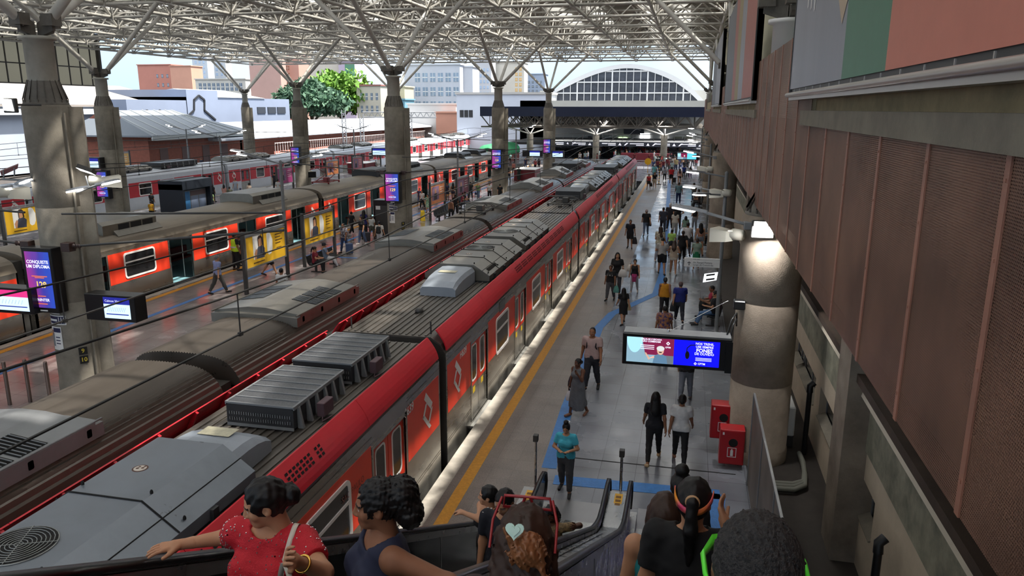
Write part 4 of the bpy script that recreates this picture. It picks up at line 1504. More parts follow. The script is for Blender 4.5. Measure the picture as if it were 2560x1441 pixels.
def lamp_head(b, p, d, L=.62, w=.14):
 """tapered street-lamp head from p along direction d; last third glows underneath"""
 p, d = np.array(p, float), np.array(d, float)
 d /= np.linalg.norm(d)
 s = np.cross(d, (0, 0, 1.0))
 s /= np.linalg.norm(s)
 u = np.cross(s, d)
 R = []
 for f, ww, hh in ((0, .05, .05), (.25, w * .7, .06), (.5, w, .06), (.92, w, .05), (1, w * .6, .03)):
  c = p + d * L * f
  R.append([c - s * ww - u * .0, c - s * ww * .7 + u * hh, c + s * ww * .7 + u * hh, c + s * ww])
 b.loft(R, True, True, 0, False)
 c0, c1 = p + d * L * .35 - u * .012, p + d * L * .97 - u * .012
 b.mesh([c0 - s * w * .85, c1 - s * w * .75, c1 + s * w * .75, c0 + s * w * .85, c0 - s * w * .85 - u * .03, c1 - s * w * .75 - u * .03, c1 + s * w * .75 - u * .03, c0 + s * w * .85 - u * .03],
           [(4, 5, 6, 7), (0, 1, 5, 4), (1, 2, 6, 5), (2, 3, 7, 6), (3, 0, 4, 7)], mi=1)
def lamp_post(x, y, h, label, arms, group='lamp posts', r=.075):
 t = empty('lamp_post', (x, y, 0), label=label, cat='lamp post', group=group)
 b = MB()
 b.lathe((0, 0, 0), [(.16, 0), (.16, .03), (r + .01, .05), (r, .3), (r * .8, h), (r * .9, h + .02), (.02, h + .08)], 14)
 b.box(-.16, .16, -.05, .05, 0, .12)
 b.build('pole', GREYP, t)
 for (dx, dy, dz, z0) in arms:
  b = MB()
  b.tube((0, 0, z0), (dx, dy, z0 + dz), .03, n=8)
  b.build('arm', GREYP, t)
  b = MB()
  L = math.hypot(dx, dy)
  lamp_head(b, (dx * .96, dy * .96, z0 + dz), (dx, dy, dz * .5), .66)
  b.build('lamp_head', [M('lamp_body', srgb(140, 142, 146), .4, .2), GLOWL], t)
 return t
p = at(1790, 836)
YP = p[1]
XP = p[0]
hP = aty(1817, 434, YP)[2]
lp = lamp_post(XP, YP, hP, 'grey lamp post carrying the white street-name sign, beside the seated men', [(-.75, .0, .12, hP - .12), (-.55, -.35, .05, hP - .75), (-.85, .1, .16, hP - .7)])
for i, (yy, lab) in enumerate(((50.0, 'second lamp post along the brown wall'), (71.0, 'third lamp post along the brown wall'), (91.0, 'last lamp post along the brown wall, nearest the far screen'))):
 dup(lp, (XP, yy, 0), 0, lab)
p = at(720, 690)
hh = aty(703, 405, p[1])[2]
l2 = lamp_post(p[0], p[1], hh, 'tall grey lamp post with two raised arms in front of the open-door train', [(-1.75, -.3, .55, hh - .1), (1.75, .3, .55, hh - .1), (-1.45, -.25, .38, hh - .1), (1.4, .25, .36, hh - .1)], group='tall two-armed lamp posts', r=.09)
p2 = at(1146, 522)
dup(l2, (p2[0], p2[1], 0), 0, 'tall two-armed lamp post by the wine-coloured poster board')
for px, py, lab in ((562, 497, 'tall two-armed lamp post in front of the white and crimson train gangway'), (889, 440, 'tall two-armed lamp post by the maroon stand on the third platform'), (1290, 440, 'distant two-armed lamp post by the red kiosk on the island platform')):
 p = at(px, py)
 dup(l2, (p[0], p[1], 0), .1, lab)
dup(l2, (-57.5, 80.0, 0), 0.0, 'tall two-armed lamp post in front of the brick station house')
t = empty('wall_lamp', (1.3, 17.2, 5.55), label='long-armed street lamp projecting left from the top of the massive column', cat='lamp', group='lamps on the concrete columns')
b = MB()
b.tube((0, 0, 0), (-.95, .25, .22), .035, n=8)
b.bbox(-.06, .12, -.12, .12, -.1, .06, .01)
b.build('arm', GREYP, t)
b = MB()
lamp_head(b, (-.85, .22, .2), (-1, .25, .14), .8, .12)
b.build('lamp_head', [M('lamp_body'), GLOWL], t)
for i, (yy, lab) in enumerate(((42.4, 'street lamp on the second column of the brown wall'), (67.7, 'street lamp on the third column of the brown wall'), (93.0, 'street lamp on the last column of the brown wall'))):
 dup(t, (1.3, yy, 5.5), 0, lab)
c = aty(1907, 572, 16.75)
t = empty('floodlight', tuple(c), label='glaring square floodlight on the front of the massive column', cat='lamp')
b = MB()
b.bbox(-.23, .23, -.02, .1, -.2, .17, .015)
b.tube((0, .1, 0), (0, .28, 0), .03, n=8)
b.build('housing', STEEL_D, t)
b = MB()
b.poly([(-.2, -.024, -.13), (.2, -.024, -.13), (.16, -.024, .15), (-.18, -.024, .15)])
b.build('glass', M('floodlight_glow', (1, .98, .94), .4, emit=9.0), t)
pl = bpy.data.lights.new('floodlight_beam', 'AREA')
pl.energy = 45
pl.size = .35
lo_ = bpy.data.objects.new('floodlight_beam', pl)
COL.objects.link(lo_)
lo_.parent = t
lo_.location = (0, -.06, 0)
lo_.rotation_euler = (math.radians(55), 0, 0)
def horn(px, py, y, label, rz=0.0, s=1.0):
 c = aty(px, py, y)
 t = empty('loudspeaker', tuple(c), rz, label=label, cat='loudspeaker', group='beige horn loudspeakers')
 b = MB()
 b.loft([[(x * s * .17, -.30 * s, z * s * .13) for x, z in ((-1, -1), (1, -1), (1, 1), (-1, 1))], [(x * s * .12, .0, z * s * .1) for x, z in ((-1, -1), (1, -1), (1, 1), (-1, 1))], [(x * s * .08, .1 * s, z * s * .08) for x, z in ((-1, -1), (1, -1), (1, 1), (-1, 1))]], False, True, 0, False)
 b.mesh([(x * s * .15, -.26 * s, z * s * .11) for x, z in ((-1, -1), (1, -1), (1, 1), (-1, 1))], [(0, 1, 2, 3)], mi=1)
 b.build('horn', [M('horn_beige', srgb(196, 192, 178), .5), DARK], t)
 b = MB()
 b.lathe((0, .06 * s, .04 * s), [(.1 * s, 0), (.11 * s, .05 * s), (.1 * s, .22 * s), (.04 * s, .24 * s)], 16, axis='y')
 b.tube((0, .1 * s, .1 * s), (.3 * s, .12 * s, .14 * s), .015, n=6)
 b.build('driver', M('horn_beige'), t)
 return t
horn(1822, 590, 17.3, 'beige horn loudspeaker left of the massive column, nearest', -2.1, 1.2)
horn(1803, 485, YP, 'beige horn loudspeaker high on the sign-bearing lamp post', -2.0, 1.2)
horn(1765, 425, 43, 'beige horn loudspeaker by the second column of the brown wall', -2.0, 1.4)
horn(30, 485, 17.3, 'beige horn loudspeaker left of the big near column', 2.6, 1.3)
horn(262, 455, 18.0, 'pale horn loudspeaker right of the big near column under the lamps', 2.4, 1.3)
horn(778, 436, 66, 'horn loudspeaker on the third-platform column beside the pantograph', .6, 2.2)
t = empty('column_lamp_cluster', tuple(aty(205, 485, 17.9)), label='bracket with bright lamps on the right side of the big near column', cat='lamp')
b = MB()
q = lambda px, py, y=17.6: aty(px, py, y) - aty(205, 485, 17.9)
b.tube((-.4, .0, -.05), q(222, 470), .03, n=8)
b.tube(q(222, 470), q(262, 458), .03, n=8)
b.tube(q(222, 470), q(214, 440), .02, n=8)
b.build('arm', GREYP, t)
for (p0, p1, L) in (((222, 468), (192, 474), .75), ((240, 464), (282, 454), .75)):
 b = MB()
 lamp_head(b, q(*p0), q(*p1) - q(*p0), L, .11)
 b.build('lamp_head', [M('lamp_body'), GLOWL], t)
b = MB()
c0 = q(215, 428)
b.mesh([c0 + np.array(v) for v in ((-.22, -.1, .1), (.24, -.1, -.03), (.2, .1, -.12), (-.26, .1, .0), (-.22, -.02, .2), (.24, -.02, .07), (.2, .18, -.02), (-.26, .18, .1))], [(0, 1, 2, 3)], mi=1)
b.mesh([c0 + np.array(v) for v in ((-.22, -.1, .1), (.24, -.1, -.03), (.2, .1, -.12), (-.26, .1, .0), (-.22, -.02, .2), (.24, -.02, .07), (.2, .18, -.02), (-.26, .18, .1))], [(4, 7, 6, 5), (0, 4, 5, 1), (1, 5, 6, 2), (2, 6, 7, 3), (3, 7, 4, 0)], mi=0)
b.build('floodlight_panel', [STEEL_D, M('floodlight_glow')], t)
t = empty('column_lamp_cluster', tuple(aty(70, 450, 17.2)), label='bracket with a dark tilted floodlight on the left side of the big near column', cat='lamp')
q = lambda px, py, y=17.2: aty(px, py, y) - aty(70, 450, 17.2)
b = MB()
b.tube(q(85, 452), q(5, 448), .03, n=8)
b.tube(q(10, 448), q(8, 425), .02, n=8)
b.tube(q(36, 440), q(36, 420), .02, n=8)
b.build('arm', GREYP, t)
b = MB()
b.mesh([q(0, 430), q(46, 412), q(44, 422), q(4, 440)] + [q(0, 427, 17.5), q(46, 409, 17.5), q(44, 419, 17.5), q(4, 437, 17.5)], [(0, 1, 2, 3), (4, 7, 6, 5), (0, 4, 5, 1), (1, 5, 6, 2), (2, 6, 7, 3), (3, 7, 4, 0)])
b.build('floodlight_panel', M('flood_maroon', srgb(96, 40, 36), .5), t)
b = MB()
lamp_head(b, q(40, 462), q(70, 450) - q(40, 462), .55, .1)
lamp_head(b, q(30, 468), q(14, 470) - q(30, 468), .3, .1)
b.build('lamp_head', [M('lamp_body'), GLOWL], t)
t = empty('floodlight', tuple(aty(22, 262, 16.5)), label='white-faced floodlight at the left edge beside the top of the big near column', cat='lamp')
b = MB()
b.bbox(-.2, .18, 0, .12, -.2, .16, .02)
b.tube((.1, .1, 0), (.5, .5, .0), .03, n=8)
b.build('housing', STEEL_D, t)
b = MB()
b.poly([(-.18, -.004, -.14), (.14, -.004, -.16), (.1, -.004, .13), (-.2, -.004, .15)])
b.build('glass', GLOWL, t)
c0 = aty(1711, 645, YP - .12)
c1 = aty(1799, 670, YP - .12)
t = empty('street_sign', tuple((c0 + c1) / 2), label='white sign with an up arrow reading Av. Rangel Pestana, on the lamp post', cat='sign')
sw, sh = c1[0] - c0[0], abs(c1[2] - c0[2]) + .02
b = MB()
b.bbox(-sw / 2, sw / 2, 0, .05, -sh / 2, sh / 2 * .5, .006)
b.bbox(-sw / 2, sw / 2, 0, .05, sh / 2 * .53, sh / 2, .006)
b.build('plate', SIGNW, t)
k = dict(ux=(1, 0, 0), uy=(0, 0, 1))
text('lettering', 'Av. Rangel Pestana\nLargo da Concórdia', sh * .27, SIGNK, t, (-sw * .25, -.004, -sh * .13), align='LEFT', **k)
text('lettering', 'Saída | Exit', sh * .16, SIGNK, t, (-sw * .25, -.004, sh * .38), align='LEFT', **k)
b = MB()
ax, az, s_ = -sw * .36, -sh * .14, sh * .22
b.poly([(ax - s_ * .18, -.005, az - s_), (ax + s_ * .18, -.005, az - s_), (ax + s_ * .18, -.005, az + s_ * .3), (ax - s_ * .18, -.005, az + s_ * .3)])
b.poly([(ax - s_ * .8, -.005, az + s_ * .05), (ax, -.005, az + s_ * .5), (ax + s_ * .8, -.005, az + s_ * .05), (ax + s_ * .8, -.005, az + s_ * .4), (ax, -.005, az + s_ * 1.0), (ax - s_ * .8, -.005, az + s_ * .4)])
b.build('arrow', SIGNK, t)
c0 = aty(1776, 694, YP + 3)
t = empty('lit_sign', tuple(c0), label='tilted lit white sign with two dark bars by the seated men', cat='sign')
b = MB()
b.mesh([(-.28, 0, -.22), (.24, 0, -.1), (.28, 0, .22), (-.24, 0, .12), (-.28, .06, -.22), (.24, .06, -.1), (.28, .06, .22), (-.24, .06, .12)], [(0, 1, 2, 3), (7, 6, 5, 4), (0, 4, 5, 1), (1, 5, 6, 2), (2, 6, 7, 3), (3, 7, 4, 0)])
b.build('panel', glow('sign_glow', srgb(235, 240, 245), .45), t)
b = MB()
for zz in (-.08, .1):
 b.mesh([(-.17, -.004, zz - .06), (.16, -.004, zz + .0), (.17, -.004, zz + .07), (-.16, -.004, zz + .01)], [(0, 1, 2, 3)])
b.build('bars', SIGNK, t)
def column_stickers(x, y, r, label, who, pln):
 """arrow signs, notice and number plates curved on a column face towards -y"""
 t = empty('column_stickers', (x, y, 0), label=label, cat='sign', group='stickers on the columns')
 def patch(b, a0, a1, z0, z1, off, mi, skew=0.0, n=6):
  vs = []
  for i in range(n + 1):
   a = math.radians(a0 + (a1 - a0) * i / n)
   vs += [((r + off) * math.cos(a), (r + off) * math.sin(a), z0), ((r + off) * math.cos(a), (r + off) * math.sin(a), z1)]
  b.mesh(vs, [(2 * i, 2 * i + 2, 2 * i + 3, 2 * i + 1) for i in range(n)], True, mi)
 b = MB()
 patch(b, -122, -68, 2.05, 2.32, .006, 0)
 patch(b, -120, -70, 2.08, 2.29, .009, 1)
 for q in range(3):
  patch(b, -88 + q * 7, -86 + q * 7, 2.1, 2.27, .012, 0)
 patch(b, -118, -92, 2.15, 2.21, .012, 0)
 b.build('arrow_sign', [SIGNW, SIGNN], t)
 b = MB()
 patch(b, -122, -82, 2.36, 2.58, .006, 0)
 patch(b, -120, -84, 2.39, 2.55, .009, 1)
 patch(b, -116, -94, 2.45, 2.5, .012, 0)
 b.build('arrow_sign', [SIGNW, SIGNN], t)
 b = MB()
 patch(b, -120, -84, 1.3, 1.98, .006, 0)
 patch(b, -112, -86, 1.82, 1.95, .009, 1)
 patch(b, -119, -110, 1.4, 1.8, .009, 2)
 patch(b, -119, -112, 1.74, 1.88, .011, 3)
 for q in range(3):
  patch(b, -105, -90, 1.66 - q * .09, 1.69 - q * .09, .009, 1)
 b.build('notice', [SIGNW, SIGNN, M('notice_grey', srgb(120, 124, 130), .6), M('notice_skin', srgb(150, 110, 90), .6)], t)
 for i, s in enumerate(pln):
  a = math.radians(-38)
  zz = 1.25 - i * .26
  nx, ny = math.cos(a), math.sin(a)
  b = MB()
  o_ = np.array([(r + .015) * nx, (r + .015) * ny, zz])
  ux = np.array([-ny, nx, 0])
  b.mesh([o_ - ux * .11 - (0, 0, .11), o_ + ux * .11 - (0, 0, .11), o_ + ux * .11 + np.array((0, 0, .11)), o_ - ux * .11 + np.array((0, 0, .11))], [(0, 1, 2, 3)])
  pb_ = b.build('number_plate', SIGNK, t)
  text('lettering', s, .17, M('plate_digits', srgb(220, 196, 70), .6), pb_, tuple(o_ + np.array([nx, ny, 0]) * .006), tuple(ux), (0, 0, 1), bold=.003)
 return t
column_stickers(-17, 17.8, .605, 'arrow signs, notice and plates 9 and 10 on the big near column', 1, ['9', '10'])
column_stickers(-17, 43.1, .605, 'arrow signs, notice and plates 9 and 11 on the middle island column', 1, ['9', '11'])
for i, (px, py, y, lab) in enumerate(((1823, 1110, 16.85, 'red fire hydrant cabinet on the massive column, the nearer one showing its white pictogram'), (1800, 1048, 17.6, 'red fire hydrant cabinet on the massive column, partly hidden behind the nearer one'))):
 c = aty(px, py, y)
 t = empty('hydrant_cabinet', (c[0] + .05, y, c[2]), label=lab, cat='fire cabinet', group='red fire cabinets')
 b = MB()
 b.bbox(-.27, .27, -.2, .18, -.42, .42, .015)
 b.build('cabinet', M('hydrant_red', srgb(176, 26, 34), .4, var=.1), t)
 b = MB()
 b.box(-.24, .24, -.212, -.2, -.39, .39, mi=0)
 b.build('door', M('hydrant_red'), t)
 b = MB()
 b.lathe((0.02, -.213, .12), [(.1, -.004), (.1, .0)], 20, axis='y', mi=0)
 b.build('glass_window', DARK, t)
 b = MB()
 frame_like = [(-.1, -.22), (.1, -.22), (.1, 0), (-.1, 0)]
 for (x0, x1, z0, z1) in ((-.1, .1, -.23, -.215), (-.1, .1, -.01, .005), (-.1, -.085, -.23, .005), (.085, .1, -.23, .005), (-.03, .03, -.2, -.06), (-.015, .015, -.06, -.03), (-.22, -.18, .3, .36)):
  b.box(x0, x1, -.217, -.213, z0, z1)
 b.build('pictogram', SIGNW, t)
def bench(x, y, n, rz, label, group='rows of black shell seats'):
 t = empty('bench', (x, y, 0), rz, label=label, cat='bench', group=group)
 b = MB()
 b.box(-.04, .04, -n * .29, n * .29, .3, .37)
 b.build('beam', STEEL_D, t)
 for s in (-1, 1):
  b = MB()
  b.box(-.05, .05, s * n * .2 - .04, s * n * .2 + .04, .03, .32)
  b.box(-.26, .26, s * n * .2 - .04, s * n * .2 + .04, 0, .04)
  b.build('leg', STEEL_D, t)
 for k in range(n):
  yy = (k - (n - 1) / 2) * .58
  b = MB()
  prof = [(.24, .42), (.2, .44), (.0, .40), (-.16, .41), (-.22, .5), (-.27, .75), (-.30, .84)]
  rings = []
  for (px_, pz_) in prof:
   rings.append([(px_, yy - .25, pz_ + .05), (px_, yy - .2, pz_ + .0), (px_, yy + .2, pz_), (px_, yy + .25, pz_ + .05), (px_ - .02, yy + .25, pz_ + .02), (px_ - .02, yy + .2, pz_ - .03), (px_ - .02, yy - .2, pz_ - .03), (px_ - .02, yy - .25, pz_ + .02)])
  b.loft(rings, True, True, 0, True)
  b.build('seat', BLACK, t)
 return t
c = at(955, 600)
t = empty('information_totem', (c[0] - .2, c[1] + 1.5, 0), label='black equipment cabinet beside the middle island column', cat='cabinet')
b = MB()
b.bbox(-.75, .75, -.5, .5, 0, 2.35, .03)
b.build('cabinet', BEZEL, t)
b = MB()
b.box(-.6, .6, -.52, -.5, .15, 2.0)
b.build('door', STEEL_D, t)
b = MB()
b.box(-.55, -.25, -.53, -.52, 1.75, 1.98)
b.build('label', SIGNW, t)
c = at(395, 545)
t = empty('platform_kiosk', (-37.0, c[1], 0), label='dark kiosk with blue posters on the third platform', cat='kiosk')
b = MB()
L = 3.6
b.box(-1.0, 1.0, 0, .25, 0, 2.5)
b.box(-1.0, 1.0, L - .25, L, 0, 2.5)
b.box(-1.0, 1.05, 0, L, 2.1, 2.75)
b.box(-1.0, .6, .2, L - .2, 0, 2.1)
b.build('frame', M('kiosk_dark', srgb(32, 38, 48), .5), t)
b = MB()
b.box(.6, .63, .3, L - .3, .25, 1.95, mi=0)
b.box(.63, .64, .4, 1.3, .3, 1.9, mi=1)
b.box(.63, .64, 1.4, 2.3, .3, 1.5, mi=2)
b.box(.63, .64, 2.4, L - .4, .3, 1.5, mi=2)
b.box(.63, .64, 1.4, L - .4, 1.55, 1.9, mi=3)
b.build('poster_panel', [GALV, M('poster_blue', srgb(70, 140, 200), .5, var=.3), M('poster_slate', srgb(136, 150, 176), .5), M('poster_brown', srgb(110, 90, 90), .5)], t)
for px, py, lab in ((905, 432, 'maroon stand with a pale top on the third platform beyond the pantograph'), (1318, 450, 'maroon stand with a pale top on the island platform beyond the third column')):
 c = at(px, py)
 t = empty('maroon_stand', (c[0], c[1], 0), label=lab, cat='kiosk', group='maroon stands')
 b = MB()
 b.bbox(-1.2, 1.2, -1.6, 1.6, 0, 1.25, .03)
 b.build('counter', M('stand_maroon', srgb(112, 34, 44), .5), t)
 b = MB()
 b.bbox(-1.3, 1.3, -1.7, 1.7, 1.25, 1.33, .02)
 b.build('top', SIGNW, t)
c = at(1057, 552)
t = empty('wet_floor_sign', (c[0], c[1], 0), .5, label='yellow folding wet-floor sign on the island platform', cat='sign')
for s in (-1, 1):
 b = MB()
 b.mesh([(-.16, s * .18, 0), (.16, s * .18, 0), (.13, s * .01, .75), (-.13, s * .01, .75), (-.16, s * .2, 0), (.16, s * .2, 0), (.13, s * .03, .75), (-.13, s * .03, .75)], [(0, 1, 2, 3), (7, 6, 5, 4), (0, 4, 5, 1), (1, 5, 6, 2), (2, 6, 7, 3), (3, 7, 4, 0)])
 b.build('panel', YSTICK, t)
for px, py, y_, lab in ((1620, 404, 100, 'round yellow sign at the end of the near tracks'), (1441, 404, 97, 'round yellow sign at the end of the island platform')):
 c = aty(px, py, y_)
 t = empty('round_sign', (c[0], y_, 0), label=lab, cat='sign', group='round yellow signs')
 b = MB()
 b.lathe((0, 0, c[2]), [(.42, -.02), (.42, .02)], 24, axis='y')
 b.build('disc', M('sign_yellow', srgb(240, 180, 30), .5), t)
 b = MB()
 b.tube((0, .05, 0), (0, .05, c[2]), .03, n=8)
 b.build('post', YEL, t)
c = at(1647, 462)
t = empty('striped_post', (c[0], c[1], 0), label='black and yellow striped post on the near platform', cat='post')
b = MB()
for k in range(16):
 b.tube((0, 0, .15 * k), (0, 0, .15 * k + .15), .05, n=10, mi=k % 2)
b.build('post', [BLACK, YEL], t)
b = MB()
b.bbox(-.25, .25, -.12, .12, 0, .08, .02)
b.build('base', BLACK, t)
for i, (px, py) in enumerate(((8, 905), (60, 899), (112, 905))):
 c = at(px, py, 1.25)
 b = MB()
 b.lathe((0, 0, 0), [(.05, 0), (.05, 1.22), (.045, 1.25), (.0, 1.255)], 14)
 o = b.build('bollard', M('bollard_steel', srgb(120, 104, 96), .35, .7), loc=(c[0], c[1], 0))
 tag(o, ['steel bollard at the left edge, first of the three', 'steel bollard at the left edge, middle of the three', 'steel bollard at the left edge, nearest to the big column'][i], 'bollard', 'steel bollards on the island platform')
t = empty('perforated_screen', (1.62, 9.5, 0), label='tall perforated metal screen beside the massive column', cat='screen')
b = MB()
b.box(-.004, .004, 0, 6.5, .05, 2.1)
b.build('panel', perforated('perforated_grey', srgb(112, 102, 92), .03, .16), t)
b = MB()
b.box(-.02, .02, 0, 6.5, 2.09, 2.13)
for k in range(4):
 b.box(-.025, .025, k * 2.15, k * 2.15 + .04, 0, 2.1)
b.build('frame', GALV, t)
for i, (px, py, y, lab) in enumerate(((1975, 1050, 18.6, 'white air conditioning condenser in the gap right of the massive column'), (1964, 975, 20.2, 'white air conditioning condenser behind the first one in the gap'))):
 c = aty(px, py, y)
 t = empty('condenser', (2.62, y, 0), label=lab, cat='air conditioner', group='white condensers in the gap')
 b = MB()
 b.bbox(-.2, .2, -.45, .45, .3, 1.05, .03)
 b.build('cabinet', WHITE, t)
 b = MB()
 b.lathe((-.201, 0, .68), [(.3, -.01), (.3, 0)], 24, axis='x')
 b.build('fan_grille', STEEL_D, t)
 b = MB()
 for yy in (-.35, .35):
  b.box(-.2, .2, yy - .03, yy + .03, 0, .3)
 b.build('stand', STEEL_D, t)
t = empty('conduit_bundle', (2.75, 16.2, 0), label='bundle of grey corrugated conduits on the floor of the gap', cat='pipe')
for k in range(3):
 b = MB()
 b.path([(-.75, -.5 + .13 * k, .12), (-.2, -.45 + .13 * k, .12), (.05, -.2 + .1 * k, .12), (.12, .3 + .05 * k, .14), (.14, .8, .14 + .03 * k), (.14, 1.4, .14)], .055, 10)
 b.build('conduit', M('conduit_grey', srgb(112, 112, 102), .6), t)
for i, (px, py, pz, lab) in enumerate(((2045, 968, 2.35, 'black downpipe on the beige wall between the recessed windows'), (2229, 1364, 1.2, 'black downpipe with hopper at the bottom right on the beige wall'))):
 c = atx(px, py, LX - .1)
 t = empty('downpipe', (LX - .27, c[1], -1.2), label=lab, cat='pipe', group='black downpipes')
 b = MB()
 b.tube((0, 0, 0), (0, 0, c[2] + 1.1), .06, n=12)
 b.build('pipe', BLACK, t)
 b = MB()
 b.path([(0, 0, c[2] + 1.05), (0, .02, c[2] + 1.2), (.09, .05, c[2] + 1.28)], .075, 12)
 b.build('elbow', BLACK, t)
VINYL = M('billboard_vinyl_grey', srgb(140, 142, 150), .45, var=.15, vscale=.8, stretch=(1, 1.5, .15))
BBX = 1.33
def billboard(y0, y1, z0, z1, label, near):
 t = empty('billboard', (BBX, y0, z0), label=label, cat='billboard', group='billboards above the brown wall')
 L, H = y1 - y0, z1 - z0
 b = MB()
 b.box(.02, .16, 0, L, 0, H)
 b.build('box', STEEL_D, t)
 b = MB()
 cols_ = near
 for (f0, f1, mi) in cols_:
  b.poly([(0, L * f1, .06), (0, L * f0, .06), (0, L * f0, H - .06), (0, L * f1, H - .06)], mi)
 v = b.build('vinyl', [VINYL, M('vinyl_green', srgb(74, 124, 98), .5, var=.1), M('vinyl_salmon', srgb(206, 124, 104), .55, var=.08), M('vinyl_red', srgb(160, 90, 78), .5, var=.1), M('vinyl_dark', srgb(92, 94, 100), .5, var=.2), M('vinyl_olive', srgb(150, 132, 84), .5, var=.15)], t)
 if len(near) == 3:
  b = MB()
  b.poly([(-.004, 12.3, 1.69), (-.004, 11.03, .57), (-.004, 9.9, 1.69)], 0)
  for q in range(3):
   yy = 12.9 + q * .28
   b.poly([(-.004, yy + .07, .9 + .05 * q), (-.004, yy, .92 + .05 * q), (-.004, yy - .12, H), (-.004, yy - .02, H)], 1)
  b.build('print', [M('vinyl_tan', srgb(188, 166, 138), .5), SIGNW], v)
 b = MB()
 b.path([(-.03, 0, -.02), (-.03, L, -.02)], .032, 10)
 b.box(-.01, .12, 0, L, -.09, -.03)
 k = .4
 while k < L:
  b.box(-.008, 0.0, k, k + .015, .0, .05)
  k += .55
 b.build('bottom_rail', M('rail_alu', srgb(170, 164, 158), .35, .6), t)
 b = MB()
 b.box(-.01, .16, L - .03, L, 0, H)
 b.box(-.01, .16, 0, .03, 0, H)
 b.build('side_frame', STEEL_D, t)
 return t
billboard(-3.0, 11.7, 8.21, 11.6, 'huge billboard overhead at the upper right, grey, green and salmon', [(0, .62, 2), (.62, .735, 1), (.735, 1, 0)])
billboard(19.0, 34.6, 8.22, 11.75, 'second billboard along the brown wall, faded with a red stripe', [(0, .25, 3), (.25, .38, 0), (.38, .5, 5), (.5, .62, 3), (.62, 1, 4)])
billboard(41.2, 56.4, 8.22, 11.9, 'third billboard along the brown wall, grey, farthest', [(0, .5, 0), (.5, 1, 4)])
WIRE = M('wire_black', srgb(28, 27, 27), .6)
for i, (x, lab) in enumerate(((-6.7, 'overhead contact wires above the red-roof-edged train'), (-9.95, 'overhead contact wires above the grey ribbed train'), (-24.4, 'overhead contact wires above the open-door train'),
            (-28.2, 'overhead contact wires above the empty track of the third platform'), (-44.6, 'overhead contact wires above the white and crimson train'), (-48.3, 'overhead contact wires beyond the white and crimson train'))):
 t = empty('overhead_wire', (x, 50, 4.55), label=lab, cat='wire', group='overhead wires')
 b = MB()
 b.tube((0, -46, 0), (0, 58, 0), .018, n=5)
 b.build('contact_wire', WIRE, t)
 b = MB()
 pts = []
 for k in range(53):
  yy = -46 + 2 * k
  pts.append((0, yy, .75 + .18 * math.cos((yy) / 24 * 2 * PI)))
 b.path(pts, .018, 5)
 b.build('carrier_wire', WIRE, t)
 b = MB()
 for k in range(1, 17):
  yy = -46 + 6.2 * k
  b.tube((0, yy, 0), (0, yy, .75 + .18 * math.cos(yy / 24 * 2 * PI)), .012, n=5)
  b.cbox((0, yy, 0), (.05, .08, .06))
 b.build('dropper', WIRE, t)
for i, (col, y, lab) in enumerate((('A1', 17.2, 'insulated wire bracket on the big near column'), ('A2', 42.6, 'insulated wire bracket on the middle island column'), ('A3', 67.9, 'insulated wire bracket on the third island column'))):
 t = empty('wire_bracket', (-17, y, 4.0), label=lab, cat='bracket', group='wire brackets on columns')
 b = MB()
 b.tube((.6, 0, .3), (7.0, .3, .95), .035, n=8)
 b.tube((.6, 0, 1.2), (7.0, .3, 1.4), .03, n=8)
 b.tube((-.6, 0, .3), (-7.4, .3, .75), .035, n=8)
 b.tube((-.6, 0, 1.2), (-7.4, .3, 1.4), .03, n=8)
 b.build('arm', STEEL_D, t)
 b = MB()
 for s in (-1, 1):
  for q in range(4):
   b.lathe((s * (.75 + q * .09), .01, .33), [(.07, 0), (.03, .03), (.03, .05)], 10, axis='x')
  b.bbox(s * .66 - .14, s * .66 + .14, -.12, .12, .18, .42, .01)
 b.build('insulator', M('insulator_dark', srgb(60, 40, 36), .4), t)
# ================================================================ concourse, hall and city beyond
def bm_box_x(x, px0, py0, px1, py1, depth, zmin=None):
 """axis-aligned block whose +x face spans the given sight lines"""
 a, c = atx(px0, (py0 + py1) / 2, x), atx(px1, (py0 + py1) / 2, x)
 zt, zb = atx(px0, py0, x)[2], atx(px0, py1, x)[2]
 return (x - depth, x, min(a[1], c[1]), max(a[1], c[1]), zb if zmin is None else zmin, zt)
def bm_box_y(y, px0, py0, px1, py1, depth, zmin=None):
 a, c = aty(px0, (py0 + py1) / 2, y), aty(px1, (py0 + py1) / 2, y)
 zt, zb = aty((px0 + px1) / 2, py0, y)[2], aty((px0 + px1) / 2, py1, y)[2]
 return (min(a[0], c[0]), max(a[0], c[0]), y, y + depth, zb if zmin is None else zmin, zt)
def building(e, mat, label, name='building', cat='building', group=None, roof=None):
 t = empty(name, ((e[0] + e[1]) / 2, (e[2] + e[3]) / 2, e[4]), label=label, cat=cat, group=group)
 b = MB()
 hx, hy, h = (e[1] - e[0]) / 2, (e[3] - e[2]) / 2, e[5] - e[4]
 b.box(-hx, hx, -hy, hy, 0, h)
 b.build('walls', mat, t)
 b = MB()
 b.box(-hx - .3, hx + .3, -hy - .3, hy + .3, h, h + .4)
 b.build('roof', roof or mat, t)
 return t, hx, hy, h
WING = M('city_window', srgb(92, 108, 126), .2)
WINP = M('city_window_pale', srgb(150, 176, 206), .2)
